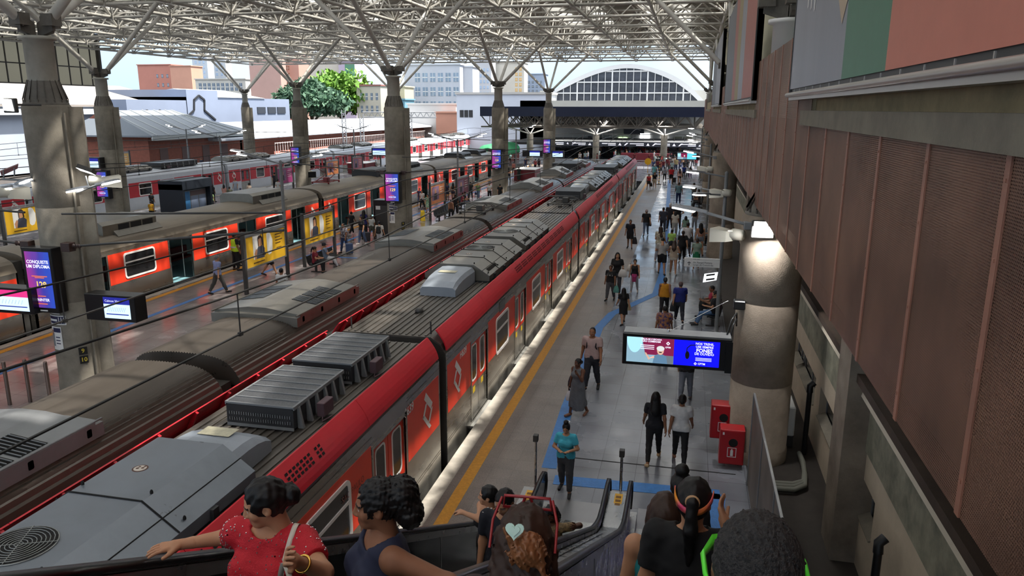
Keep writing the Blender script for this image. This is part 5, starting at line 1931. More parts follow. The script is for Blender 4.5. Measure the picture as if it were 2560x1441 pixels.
def windows_y(t, hx, hy, h, nx, nz, x0, x1, z0, z1, fw=.6, fh=.6, mat=None):
 """separate windows on the -y face, positions as fractions of the facade"""
 for j in range(nz):
  for i in range(nx):
   cx = -hx + 2 * hx * (x0 + (x1 - x0) * (i + .5) / nx)
   cz = h * (z0 + (z1 - z0) * (j + .5) / nz)
   w, hh = 2 * hx * (x1 - x0) / nx * fw / 2, h * (z1 - z0) / nz * fh / 2
   b = MB()
   b.box(cx - w, cx + w, -hy - .06, -hy + .05, cz - hh, cz + hh, mi=0)
   b.box(cx - w * .05, cx + w * .05, -hy - .1, -hy - .06, cz - hh, cz + hh, mi=1)
   b.box(cx - w, cx + w, -hy - .1, -hy - .06, cz - hh * .08, cz + hh * .08, mi=1)
   b.build('window', [mat or WING, WHITE], t)
def windows_x(t, hx, hy, h, ny, nz, y0, y1, z0, z1, fw=.6, fh=.6, mat=None):
 for j in range(nz):
  for i in range(ny):
   cy = -hy + 2 * hy * (y0 + (y1 - y0) * (i + .5) / ny)
   cz = h * (z0 + (z1 - z0) * (j + .5) / nz)
   w, hh = 2 * hy * (y1 - y0) / ny * fw / 2, h * (z1 - z0) / nz * fh / 2
   b = MB()
   b.box(hx - .05, hx + .06, cy - w, cy + w, cz - hh, cz + hh)
   b.build('window', mat or WING, t)
P_ = lambda n, c, **k: M(n, tuple(v * .62 + .05 for v in srgb(*c)), .85, var=.12, vscale=.15, **k)  # distant haze is mixed into these colours as a pale lift
B = bm_box_y
t, hx, hy, h = building(B(300, 347, 163, 430, 240, 8, -1), P_('wall_salmon', (214, 134, 112)), 'salmon apartment block above the tiled roof at the left', group='city blocks behind the station')
windows_y(t, hx, hy, h, 3, 2, .5, .95, .62, .9, .35, .4)
t, hx, hy, h = building(B(296, 428, 166, 480, 240, 8, -1), P_('wall_peach', (236, 170, 140)), 'peach coloured blank block adjoining the salmon one', group='city blocks behind the station')
t, hx, hy, h = building(B(520, 483, 128, 520, 240, 8, -1), P_('wall_paleblue', (222, 230, 238)), 'pale high-rise tower behind the peach block', group='city blocks behind the station')
windows_y(t, hx, hy, h, 3, 9, .1, .9, .3, .95, .4, .5, WINP)
t, hx, hy, h = building(B(540, 520, 140, 566, 240, 8, -1), P_('wall_white', (232, 236, 240)), 'white high-rise tower right of the pale one', group='city blocks behind the station')
windows_y(t, hx, hy, h, 3, 8, .1, .9, .3, .9, .4, .5, WINP)
t, hx, hy, h = building(B(250, 490, 199, 615, 250, 8, -1), P_('wall_cream2', (226, 224, 214)), 'long cream building with a row of windows behind the mural wall', group='city blocks behind the station')
windows_y(t, hx, hy, h, 10, 1, .05, .95, .75, .98, .6, .6)
windows_y(t, hx, hy, h, 10, 1, .05, .95, .45, .68, .35, .5)
t, hx, hy, h = building(B(230, 625, 140, 702, 250, 8, -1), P_('wall_pinkish', (224, 176, 162)), 'tall blank pinkish building between the two middle columns', group='city blocks behind the station')
t, hx, hy, h = building(B(234, 700, 140, 748, 250, 8, -1), P_('wall_rose', (220, 160, 140)), 'tall building with a brown strip of balconies behind the third-platform column', group='city blocks behind the station')
windows_y(t, hx, hy, h, 2, 8, .1, .55, .3, .98, .7, .55, M('balcony_brown', srgb(140, 96, 74), .7))
t, hx, hy, h = building(B(290, 748, 150, 850, 250, 8, -1), P_('wall_ivory', (232, 222, 206)), 'broad ivory building above the trees', group='city blocks behind the station')
t, hx, hy, h = building(B(288, 848, 155, 888, 250, 8, -1), P_('wall_lilac', (214, 196, 220)), 'lilac building with a green painted panel above the trees', group='city blocks behind the station')
b = MB()
b.box(-hx * .2, hx, -hy - .1, -hy, h * .55, h * .98)
b.build('mural', P_('mural_green', (86, 160, 120)), t)
t, hx, hy, h = building(B(215, 892, 215, 952, 290, 8, -1), P_('wall_sand', (214, 206, 186)), 'sand coloured building with a red roof right of the trees', roof=P_('roof_red', (168, 96, 84)), group='city blocks behind the station')
windows_y(t, hx, hy, h, 4, 2, .1, .95, .45, .92, .4, .55)
t, hx, hy, h = building(B(225, 950, 218, 1012, 290, 8, -1), P_('wall_yellowish', (232, 220, 180)), 'pale yellow low building beside the white office block', group='city blocks behind the station')
t, hx, hy, h = building(B(214, 985, 250, 1012, 290, 8, -1), P_('wall_turquoise', (110, 170, 190)), 'small turquoise building behind the middle column', group='city blocks behind the station')
t, hx, hy, h = building(B(240, 1012, 163, 1150, 300, 8, -1), P_('wall_office', (214, 220, 232)), 'white office block with three rows of windows seen between the columns', group='city blocks behind the station')
windows_y(t, hx, hy, h, 6, 3, .17, 1.0, .34, .93, .66, .62, M('office_glass', srgb(140, 160, 180), .25, var=.4, vscale=.6))
t, hx, hy, h = building(B(244, 1148, 168, 1182, 300, 8, -1), P_('wall_office2', (224, 228, 236)), 'blank white wing right of the office block', group='city blocks behind the station')
t, hx, hy, h = building(B(330, 1185, 150, 1228, 300, 8, -1), P_('wall_highwhite', (230, 232, 236)), 'white high-rise right of the office block', group='city blocks behind the station')
windows_y(t, hx, hy, h, 4, 6, .1, .9, .4, .9, .5, .5, WINP)
t, hx, hy, h = building(B(340, 1230, 158, 1310, 300, 8, -1), P_('wall_highcream', (234, 228, 214)), 'cream high-rise group between the two far columns', group='city blocks behind the station')
windows_y(t, hx, hy, h, 2, 7, .7, .95, .4, .95, .6, .6, M('balcony_ochre', srgb(200, 160, 90), .7))
t, hx, hy, h = building(B(360, 1312, 186, 1362, 300, 8, -1), P_('wall_bluegrey', (176, 194, 220)), 'blue-grey high-rise behind the last island column', group='city blocks behind the station')
windows_y(t, hx, hy, h, 4, 6, .1, .9, .4, .9, .5, .5, WING)
t, hx, hy, h = building(B(190, 1020, 262, 1140, 330, 8, -1), P_('wall_stained', (216, 212, 206)), 'stained white low wall below the office block', group='city blocks behind the station')
t, hx, hy, h = building(B(185, 1090, 283, 1145, 330, 8, -1), P_('wall_terracotta', (206, 140, 110)), 'small terracotta house right of the far gantry', group='city blocks behind the station')
WHB = P_('wall_annex', (222, 228, 240))
t, hx, hy, h = building(B(150, 1142, 236, 1372, 345, 8, -1), WHB, 'white annexe with three dark windows left of the blue canopy', roof=P_('roof_annex', (200, 196, 190)))
for k in range(3):
 b = MB()
 x = -hx + 2 * hx * (.035 + .05 * k)
 b.box(x, x + 2 * hx * .042, -hy - .08, -hy, h * .62, h * .74)
 b.build('window', SIGNK, t)
YH = 160.0
outer = [(1326, 268), (1352, 247), (1400, 216), (1450, 190), (1500, 171), (1560, 160), (1615, 165), (1680, 187), (1730, 221), (1772, 266)]
inner = [(1350, 259), (1375, 240), (1412, 220), (1458, 198), (1505, 181), (1560, 171), (1613, 176), (1672, 197), (1718, 227), (1752, 259)]
O3 = [aty(*p, YH) for p in outer]
I3 = [aty(*p, YH) for p in inner]
zb = aty(1560, 262, YH)[2]
t = empty('arched_hall', (O3[5][0], YH, 0), label='white arched hall with a grid of dark glass above the blue canopy', cat='building')
def spline(P, n=40):
 P = [np.array(p) for p in P]
 out = []
 for i in range(len(P) - 1):
  p0, p1, p2, p3 = P[max(i - 1, 0)], P[i], P[i + 1], P[min(i + 2, len(P) - 1)]
  for k in range(6):
   s = k / 6
   out.append(.5 * ((2 * p1) + (-p0 + p2) * s + (2 * p0 - 5 * p1 + 4 * p2 - p3) * s * s + (-p0 + 3 * p1 - 3 * p2 + p3) * s ** 3))
 out.append(P[-1])
 return out
Os, Is = spline(O3), spline(I3)
ox, oy = O3[5][0], YH
rel = lambda p, dy=0.0: (p[0] - ox, p[1] - oy + dy, p[2])
b = MB()
A_ = [rel(p) for p in Os]
B_ = [rel(p) for p in Is]
C_ = [rel(p, 30) for p in Os]
n = len(A_)
b.mesh(A_ + B_, [(i, i + 1, n + i + 1, n + i) for i in range(n - 1)])
b.mesh(A_ + C_, [(i, n + i, n + i + 1, i + 1) for i in range(n - 1)])
b.box(A_[0][0], A_[-1][0], -.1, 30, 4, zb)
ow = b.build('arch_rim', P_('hall_white', (226, 228, 232)), t)
b = MB()
b.poly([rel(p, .35) for p in Is])
b.build('glazing', M('hall_glass', srgb(66, 70, 80), .15, var=.5, vscale=.5, stretch=(1, 1, 2)), t)
b = MB()
def arch_z(x):
 for i in range(len(B_) - 1):
  if B_[i][0] <= x <= B_[i + 1][0]:
   f = (x - B_[i][0]) / (B_[i + 1][0] - B_[i][0] + 1e-9)
   return B_[i][2] + f * (B_[i + 1][2] - B_[i][2])
 return zb
xs0, xs1 = B_[0][0], B_[-1][0]
for py in (258, 232.5, 205, 178):
 z = aty(1560, py, YH)[2]
 xl = [x for x in np.linspace(xs0, xs1, 200) if arch_z(x) > z]
 if xl:
  b.box(xl[0], xl[-1], .1, .3, z - .12, z + .12)
k = 0
x = xs0 + .6
while x < xs1:
 z = arch_z(x)
 w = .14 if k % 5 == 0 else .06
 if z > zb:
  b.box(x - w, x + w, .12, .28, zb - .3, z)
 x += 1.42
 k += 1
b.build('glazing_bars', P_('hall_white', (226, 228, 232)), t)
YC = 111.0
e = bm_box_y(YC, 1200, 267, 1764, 292, 26)
zc0, zc1 = e[4], e[5]
t = empty('blue_canopy', ((e[0] + e[1]) / 2, YC, zc0), label='long dark blue canopy fascia across the end of the station', cat='canopy')
hx = (e[1] - e[0]) / 2
b = MB()
b.box(-hx, hx, 0, .3, 0, zc1 - zc0)
b.build('fascia', M('canopy_blue', srgb(22, 32, 62), .35, var=.2, vscale=.5), t)
b = MB()
b.box(-hx, hx, .3, 40, zc1 - zc0 - .5, zc1 - zc0 - .2)
b.build('roof', M('canopy_roof', srgb(70, 66, 62), .8), t)
zlow = aty(1480, 319, YC)[2] - zc0
for r_ in range(5):
 b = MB()
 yy = .6 + r_ * 7
 b.tube((-hx, yy, zlow), (hx, yy, zlow), .12, n=6)
 b.tube((-hx, yy, .1), (hx, yy, .1), .1, n=6)
 n_ = 12
 for k in range(n_):
  x0 = -hx + 2 * hx * k / n_
  x1 = -hx + 2 * hx * (k + .5) / n_
  x2 = -hx + 2 * hx * (k + 1) / n_
  b.tube((x0, yy, .1), (x1, yy, zlow), .09, n=5)
  b.tube((x1, yy, zlow), (x2, yy, .1), .09, n=5)
  b.tube((x1, yy, zlow), (x1, yy, .1), .06, n=5)
  b.tube((x1, yy, zlow), (x1, yy + 7, .1), .06, n=5)
 b.build('truss', M('canopy_truss', srgb(96, 91, 84), .6), t)
for px in (1325, 1490, 1660):
 p0 = aty(px, 362, YC + 8)
 q = empty('branched_column', (p0[0], YC + 8, 0), label={1325: 'branched canopy column at the left, under the canopy end', 1490: 'branched canopy column in the middle, between the train ends', 1660: 'branched canopy column at the right, behind the far double screen'}[px], cat='column', group='branched columns under the canopy')
 b = MB()
 b.tube((0, 0, 0), (0, 0, 4.1), .5, n=16)
 b.build('shaft', CONC, q)
 for dx, dy in ((-4, 0), (4, 0), (0, 4), (0, -4), (-1.6, 1)):
  b = MB()
  b.tube((0, 0, 4.1), (dx, dy, zc0 + zlow), .11, n=8)
  b.build('branch', STEEL, q)
HALLW = P_('hall_wall', (196, 194, 184))
slab('wall_back', -34, 8, 176, 176.6, -1, 12, HALLW)
e = bm_box_y(150, 1300, 318, 1800, 352, 12)
slab('wall_mezzanine', e[0], e[1], 150, 162, e[4], 9.5, HALLW)
t = empty('mezzanine_frontage', ((e[0] + e[1]) / 2, 150, e[4]), label='row of lit shop fronts and doors on the upper gallery', cat='shop front')
for (p0, p1, q0, q1, c, em) in ((1600, 1624, 334, 355, (235, 238, 245), 1.6), (1653, 1668, 340, 356, (238, 235, 238), 1.6), (1546, 1568, 344, 354, (190, 220, 170), 1.0), (1560, 1610, 323, 336, (40, 44, 60), 0), (1470, 1476, 340, 352, (70, 74, 80), 0), (1490, 1500, 338, 352, (80, 84, 88), 0), (1685, 1705, 342, 354, (110, 108, 80), 0), (1710, 1730, 342, 354, (120, 116, 90), 0)):
 w = bm_box_y(149.8, p0, q0, p1, q1, .15)
 b = MB()
 cx = (e[0] + e[1]) / 2
 b.box(w[0] - cx, w[1] - cx, -.2, -.02, w[4] - e[4], w[5] - e[4])
 b.build('lit_front' if em else 'opening', glow('shop_%d_%d' % (p0, p1), srgb(*c), em) if em else P_('shopdark_%d' % p0, c), t)
YG = 124.0
e = bm_box_y(YG, 1383, 352, 1752, 367, 3)
t = empty('gallery_sign_band', ((e[0] + e[1]) / 2, YG, e[4]), label='long dark band with white directional signs across the far concourse', cat='sign')
hx = (e[1] - e[0]) / 2
h = e[5] - e[4]
b = MB()
b.box(-hx, hx, 0, 3, 0, h * .8, mi=0)
b.box(-hx, hx, -.05, 3, h * .8, h, mi=1)
b.build('band', [M('band_dark', srgb(38, 42, 52), .5), WHITE], t)
b = MB()
b.tube((-hx, 0, h + 1.0), (hx, 0, h + 1.0), .05, n=6)
k = -hx
while k < hx:
 b.tube((k, 0, h), (k, 0, h + 1), .04, n=5)
 k += 1.6
b.build('railing', STEEL_D, t)
b = MB()
for px in (1400, 1455, 1530, 1600, 1665, 1730):
 x = aty(px, 360, YG)[0] - (e[0] + e[1]) / 2
 b.box(x - 1.6, x + .6, -.03, 0, h * .45, h * .56)
 b.box(x - .6, x + .6, -.03, 0, h * .2, h * .3)
 b.poly([(x + 1.0, -.03, h * .2), (x + 1.5, -.03, h * .2), (x + 1.25, -.03, h * .62)])
 b.poly([(x + 1.9, -.03, h * .2), (x + 2.1, -.03, h * .2), (x + 2.6, -.03, h * .62), (x + 2.3, -.03, h * .62)])
b.build('sign_marks', TXW, t)
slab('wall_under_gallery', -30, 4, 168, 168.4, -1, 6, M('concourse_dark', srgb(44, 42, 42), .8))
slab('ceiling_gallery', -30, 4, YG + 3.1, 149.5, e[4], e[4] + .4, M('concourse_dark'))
t = empty('barrier_fence', (-8, 106.5, 0), label='low pale barrier along the head of the tracks', cat='fence')
b = MB()
b.box(-18, 6.5, -.1, .1, -1.2, 0.0, mi=1)
b.tube((-18, 0, 1.1), (6.5, 0, 1.1), .05, n=8)
for k in range(25):
 b.tube((-18 + k, 0, 0), (-18 + k, 0, 1.1), .03, n=6)
b.build('rail', [GALV, CONC], t)
slab('floor_head', -11.45, -5.05, 88.0, 112.2, -1.2, -0.004, FLOOR1)
c = at(1500, 404)
t = empty('maroon_counter', (-8.2, 121.5, 0), label='maroon counter with people behind it at the far concourse', cat='counter')
b = MB()
b.bbox(-2.2, 5.6, -.6, .6, 0, 1.3, .05)
b.build('front', M('stand_maroon'), t)
XW = -90.0
e = bm_box_x(XW, 0, 222, 470, 262, 26, -1)
t = empty('long_tiled_warehouse', (XW, 0, -1), label='long low building with a tiled roof and pale stripes at the far left', cat='building')
b = MB()
z1 = atx(200, 262, XW)[2] + 1
z2 = atx(200, 226, XW - 14)[2] + 1
y0, y1 = 60, atx(468, 245, XW)[1]
b.box(-26, 0, y0, y1, 0, z1)
b.build('walls', P_('wall_bluewhite', (196, 208, 226)), t)
b = MB()
b.prism([(.6, z1 - .3), (.6, z1), (-14, z2 + 1), (-28, z1), (-28, z1 - .3)], 'y', y0 - .5, y1)
b.build('roof', P_('roof_tile_grey', (150, 138, 126)), t)
for k in range(7):
 b = MB()
 yy = y0 + 4 + k * 11
 if yy < y1 - 2:
  b.mesh([(.62, yy, z1 + .03), (.62, yy + 2, z1 + .03), (-14, yy + 2, z2 + 1.04), (-14, yy, z2 + 1.04)], [(0, 1, 2, 3)])
  b.build('roof_stripe', P_('stripe_pale', (216, 222, 232)), t)
b = MB()
b.box(.2, 1.2, y0, y1, z1 - 1.4, z1 - .6)
b.build('gutter', P_('gutter_white', (224, 232, 244)), t)
XM = -84.0
a, c = atx(316, 262, XM), atx(722, 262, XM)
zt = atx(466, 224, XM)[2]
t = empty('mural_building', (XM, a[1], -1), label='blue-grey windowless building painted with black zigzag lines', cat='building')
MUR = P_('mural_grey', (132, 146, 172))
b = MB()
L = c[1] - a[1]
mid = atx(466, 262, XM)[1] - a[1]
b.box(-5.2, 0, 0, mid, 0, atx(400, 250, XM)[2] + 1)
b.box(-20, .1, mid, L, 0, atx(620, 246, XM)[2] + 1)
b.box(-20, .15, mid, mid + 9, 0, zt + 1)
b.build('walls', MUR, t)
b = MB()
pts = lambda px, py: (lambda p: (p[0] + .2 - XM, p[1] - a[1], p[2] + 1))(atx(px, py, XM))
for (u, v) in (((324, 308), (366, 276)), ((396, 276), (430, 300)), ((456, 300), (482, 276)), ((482, 250), (494, 239)), ((494, 239), (508, 250)), ((508, 276), (536, 300)), ((482, 250), (482, 276)), ((508, 250), (508, 276))):
 p0, p1 = pts(*u), pts(*v)
 b.tube(p0, p1, .22, n=4)
b.build('painted_lines', SIGNK, t)
for k, px in enumerate((652, 678, 702)):
 p0, p1 = pts(px - 10, 284), pts(px + 9, 268)
 b = MB()
 b.box(.0, .25, min(p0[1], p1[1]), max(p0[1], p1[1]), min(p0[2], p1[2]), max(p0[2], p1[2]))
 b.build('window', M('mural_window', srgb(40, 44, 52), .4), t)
b = MB()
b.prism([(.3, 0), (-9, 1.6), (-20, 0)], 'y', mid + 9, L * .8)
o = b.build('roof', P_('roof_sheet', (190, 196, 204)), t)
o.location = (0, 0, atx(560, 244, XM)[2] + 1)
XB_ = -67.0
t = empty('brick_platform_building', (XB_, 0, -1), label='long brick building with a pale sheet roof beyond the far platform', cat='building')
y0, y1 = 106.0, 190.0
zt = atx(760, 333, XB_)[2] + 1
BRICK = M('brick_wall', srgb(134, 78, 62), .85, var=.25, vscale=2.5)
b = MB()
b.box(-8, 0, y0, y1, 0, zt)
b.build('walls', BRICK, t)
b = MB()
b.prism([(2.2, zt - .3), (2.2, zt), (-11, atx(760, 300, XB_ - 11)[2] + 1), (-12, zt)], 'y', y0 - 8, y1)
b.build('roof', P_('roof_palesheet', (206, 212, 222)), t)
t = empty('pink_fence', (-64.6, 112, 0), label='pink and white barred fence in front of the long brick building', cat='fence')
b = MB()
for k in range(90):
 b.tube((0, k * .8, -1), (0, k * .8, 2.6), .06, n=4)
for z in (-.5, .8, 2.5):
 b.tube((0, 0, z), (0, 72, z), .07, n=4)
b.build('bars', P_('fence_white', (226, 214, 208)), t)
b = MB()
b.box(-.3, -.2, 0, 72, -1, 1.2)
b.build('panel', P_('fence_pink', (220, 130, 108)), t)
e = bm_box_x(XB_, 372, 341, 606, 400, 12, -1)
t = empty('brick_station_house', (XB_, e[2], -1), label='brick station house with a grey hipped roof behind the far platform', cat='building')
L = e[3] - e[2]
h = e[5] + 1
b = MB()
b.box(-12, 0, 0, L, 0, h)
b.prism([(0, h), (-6, h + 3.6), (-12, h)], 'y', 0, .5)
b.build('walls', BRICK, t)
b = MB()
b.loft([[(1.4, -1.0, h - .1), (1.4, L + 1, h - .1), (-13, L + 1, h - .1), (-13, -1, h - .1)], [(1.4, -1.0, h + .1), (1.4, L + 1, h + .1), (-13, L + 1, h + .1), (-13, -1, h + .1)], [(-6, .5, h + 3.2), (-6, L * .62, h + 3.2), (-6.2, L * .62, h + 3.2), (-6.2, .5, h + 3.2)]], True, True, 0, False)
b.build('roof', P_('roof_slate', (120, 130, 140)), t)
b = MB()
for k in range(9):
 y = L * k / 9
 b.tube((1.42, y, h + .14), (-6, max(.5, min(L * .62, y)), h + 3.25), .07, n=4)
b.box(1.3, 1.5, -1, L + 1, h - .5, h + .02)
b.build('roof_ribs', P_('rib_pale', (200, 206, 206)), t)
for k in range(4):
 b = MB()
 yy = 2 + k * (L - 3) / 4
 b.box(-.05, .05, yy, yy + 1.6, .8, h * .7)
 b.build('doorway', P_('door_dark', (96, 60, 52)), t)
for i, (px, py0, py1, y, lab) in enumerate(((863, 275, 372, 128, 'steel catenary mast in front of the trees'), (907, 285, 372, 132, 'steel catenary mast left of the middle column'), (1027, 280, 372, 134, 'steel catenary mast right of the middle column'))):
 p0 = aty(px, py1, y)
 zt = aty(px, py0, y)[2]
 t = empty('catenary_mast', (p0[0], y, -1.2), label=lab, cat='mast', group='catenary masts beyond the roof')
 b = MB()
 for sx in (-.35, .35):
  b.tube((sx, 0, 0), (sx, 0, zt + 1.2), .09, n=5)
 k = 0
 while k < zt + .4:
  b.tube((-.35, 0, k), (.35, 0, k + .7), .05, n=4)
  b.tube((.35, 0, k), (-.35, 0, k + .7), .05, n=4)
  k += .7
 b.build('lattice', GREYP, t)
p0, p1 = aty(907, 293, 133), aty(1090, 290, 133)
t = empty('catenary_gantry', tuple(p0), label='horizontal catenary gantry beam crossing behind the middle column', cat='gantry')
b = MB()
w = p1[0] - p0[0]
b.tube((0, 0, 0), (w, 0, 0), .12, n=6)
b.tube((0, 0, .9), (w, 0, .9), .08, n=6)
for k in range(12):
 b.tube((w * k / 12, 0, 0), (w * (k + .5) / 12, 0, .9), .06, n=4)
 b.tube((w * (k + .5) / 12, 0, .9), (w * (k + 1) / 12, 0, 0), .06, n=4)
b.build('beam', GREYP, t)
def tree(px, py, y, rx, rz, col, col2, label, n=5200):
 c = aty(px, py, y)
 t = empty('tree', (c[0], y, -1.2), label=label, cat='tree', group='trees beyond the tracks')
 H = c[2] + 1.2
 b = MB()
 b.tube((0, 0, 0), (0, 0, H * .75), .5, .3, 8)
 for k in range(6):
  a = k * 1.05
  b.tube((0, 0, H * .5), (math.cos(a) * rx * .6, math.sin(a) * rx * .4, H + .2 * rz), .22, .08, 6)
 b.build('trunk', M('bark', srgb(96, 80, 64), .9), t)
 rnd = np.random.RandomState(abs(int(px)))
 b = MB()
 cl = []
 for k in range(34):
  d = rnd.normal(size=3)
  d /= np.linalg.norm(d)
  d[2] = abs(d[2]) * 1.0 - .25
  cl.append((d * np.array([rx, rx * .8, rz]) * rnd.uniform(.45, .85), rnd.uniform(.28, .42)))
 vs, fs = [], []
 for k in range(n):
  c_, s_ = cl[k % len(cl)]
  d = rnd.normal(size=3)
  d /= np.linalg.norm(d)
  p = c_ + d * np.array([rx, rx, rz]) * s_ * rnd.uniform(.75, 1.05) + np.array([0, 0, H])
  u = rnd.normal(size=3)
  u /= np.linalg.norm(u)
  v = np.cross(u, rnd.normal(size=3))
  v /= np.linalg.norm(v)
  q = rx * .075 * rnd.uniform(.6, 1.3)
  i = len(vs)
  vs += [p - u * q, p + v * q * .5, p + u * q, p - v * q * .5]
  fs.append((i, i + 1, i + 2, i + 3))
 b.mesh(vs, fs)
 b.build('foliage', M('leaf_' + label[:5], srgb(*col), .7, var=1, col2=srgb(*col2), vscale=.5), t)
tree(778, 262, 190, 10.5, 7.0, (78, 112, 84), (44, 72, 54), 'dusty green tree on the left of the pair behind the third-platform column')
tree(852, 250, 222, 13, 10.5, (104, 146, 40), (60, 98, 22), 'bright green tree on the right of the pair, taller and yellower')
tree(18, 335, 118, 9.5, 7.5, (92, 130, 50), (46, 82, 28), 'leafy green tree at the left edge beside the big column')
tree(-40, 395, 90, 8, 6, (84, 120, 56), (44, 80, 30), 'lower leafy green shrub tree at the left edge under the other', 3000)
# ================================================================ people: bodies grown from blended distance fields
class Field:
 def __init__(s, lo, hi, dx):
  s.lo = np.array(lo, float) - 2 * dx
  s.dx = dx
  n = np.ceil((np.array(hi, float) + 2 * dx - s.lo) / dx).astype(int) + 1
  s.F = np.full(n, 0.25, np.float32)
  s.ax = [s.lo[i] + dx * np.arange(n[i]) for i in range(3)]
 def block(s, lo, hi):
  i0 = np.maximum(np.floor((np.array(lo) - s.lo) / s.dx).astype(int), 0)
  i1 = np.minimum(np.ceil((np.array(hi) - s.lo) / s.dx).astype(int) + 1, s.F.shape)
  if np.any(i1 <= i0):
   return None, None
  sl = tuple(slice(a, b) for a, b in zip(i0, i1))
  g = np.meshgrid(*[s.ax[k][sl[k]] for k in range(3)], indexing='ij', sparse=True)
  return sl, g
 def join(s, sl, d, k, op='u'):
  f = s.F[sl]
  if op == 's':
   d = -d
   h = np.clip(.5 - .5 * (f - d) / k, 0, 1) if k else None
   s.F[sl] = np.maximum(f, d) if not k else f * (1 - h) + d * h + k * h * (1 - h)
   return
  if k:
   h = np.clip(.5 + .5 * (f - d) / k, 0, 1)
   s.F[sl] = f * (1 - h) + d * h - k * h * (1 - h)
  else:
   s.F[sl] = np.minimum(f, d)
 def cap(s, a, b, ra, rb, k=.03, S=(1, 1, 1), op='u', flat=None, infl=0.0, t0=0.0, t1=1.0):
  """tapered capsule a->b (flattened by S); flat='b' cuts it square at its end, t0..t1 keeps a stretch of it"""
  a, b = np.array(a, float), np.array(b, float)
  if t0 or t1 != 1.0:
   a, b, ra, rb = a + (b - a) * t0, a + (b - a) * t1, ra + (rb - ra) * t0, ra + (rb - ra) * t1
  ra += infl
  rb += infl
  m = max(ra, rb) + k + 2 * s.dx
  sl, g = s.block(np.minimum(a, b) - m, np.maximum(a, b) + m)
  if sl is None:
   return
  S = np.array(S, float)
  c = (a + b) / 2
  P = [(g[i] - c[i]) * S[i] for i in range(3)]
  A, B = (a - c) * S, (b - c) * S
  d = B - A
  L2 = max(d @ d, 1e-9)
  tt = sum((P[i] - A[i]) * d[i] for i in range(3)) / L2
  t = np.clip(tt, 0, 1)
  q = np.sqrt(sum((P[i] - A[i] - t * d[i]) ** 2 for i in range(3))) - (ra + (rb - ra) * t)
  if flat == 'b':
   q = np.maximum(q, (tt - 1) * math.sqrt(L2))
  s.join(sl, q, k, op)
 def ell(s, c, r, k=.02, op='u', infl=0.0):
  c, r = np.array(c, float), np.array(r, float) + infl
  sl, g = s.block(c - r - k - 2 * s.dx, c + r + k + 2 * s.dx)
  if sl is None:
   return
  q = (np.sqrt(sum(((g[i] - c[i]) / r[i]) ** 2 for i in range(3))) - 1) * r.min()
  s.join(sl, q, k, op)
 def plane(s, p, n):
  """keep the side n points away from"""
  g = np.meshgrid(*s.ax, indexing='ij', sparse=True)
  s.F = np.maximum(s.F, sum((g[i] - p[i]) * n[i] for i in range(3))).astype(np.float32)
 def rough(s, amp, freq, seed=0):
  g = np.meshgrid(*s.ax, indexing='ij', sparse=True)
  r = np.random.RandomState(seed)
  w = 0
  for q in range(6):
   v = r.normal(size=3)
   v /= np.linalg.norm(v)
   w = w + np.sin(freq * (1 + .35 * q) * (g[0] * v[0] + g[1] * v[1] + g[2] * v[2]) + r.uniform(0, 6))
  s.F = s.F + (w * amp / 3).astype(np.float32)
 def mesh(s):
  F = s.F
  s_ = F < 0
  n = F.shape
  c = np.zeros([k - 1 for k in n], np.int8)
  cor = [(i, j, k) for i in (0, 1) for j in (0, 1) for k in (0, 1)]
  for (i, j, k) in cor:
   c += s_[i:n[0] - 1 + i, j:n[1] - 1 + j, k:n[2] - 1 + k]
  act = (c > 0) & (c < 8)
  I = np.argwhere(act)
  if not len(I):
   return np.zeros((0, 3)), np.zeros((0, 4), int)
  idx = np.full(act.shape, -1, np.int64)
  idx[act] = np.arange(len(I))
  acc = np.zeros((len(I), 3))
  cnt = np.zeros(len(I))
  for ax in range(3):
   o = [k for k in range(3) if k != ax]
   for u in (0, 1):
    for v in (0, 1):
     d0 = np.zeros(3, int)
     d0[o[0]], d0[o[1]] = u, v
     d1 = d0.copy()
     d1[ax] = 1
     A, B = I + d0, I + d1
     fa, fb = F[A[:, 0], A[:, 1], A[:, 2]], F[B[:, 0], B[:, 1], B[:, 2]]
     m = (fa < 0) != (fb < 0)
     t = fa[m] / (fa[m] - fb[m])
     p = A[m].astype(float)
     p[:, ax] += t
     acc[m] += p
     cnt[m] += 1
  V = s.lo + s.dx * acc / cnt[:, None]
  Q = []
  for ax in range(3):
   o = [(ax + 1) % 3, (ax + 2) % 3]
   sl0 = [slice(None)] * 3
   sl1 = [slice(None)] * 3
   sl0[ax], sl1[ax] = slice(0, n[ax] - 1), slice(1, n[ax])
   df = s_[tuple(sl0)] != s_[tuple(sl1)]
   E = np.argwhere(df)
   E = E[(E[:, o[0]] > 0) & (E[:, o[1]] > 0) & (E[:, o[0]] < n[o[0]] - 1) & (E[:, o[1]] < n[o[1]] - 1)]
   if not len(E):
    continue
   ins = s_[E[:, 0], E[:, 1], E[:, 2]]
   q = []
   for du, dv in ((1, 1), (0, 1), (0, 0), (1, 0)):
    X = E.copy()
    X[:, o[0]] -= du
    X[:, o[1]] -= dv
    q.append(idx[X[:, 0], X[:, 1], X[:, 2]])
   q = np.stack(q, 1)
   q[~ins] = q[~ins][:, ::-1]
   Q.append(q)
  Q = np.concatenate(Q)
  return V, Q[np.all(Q >= 0, 1)]
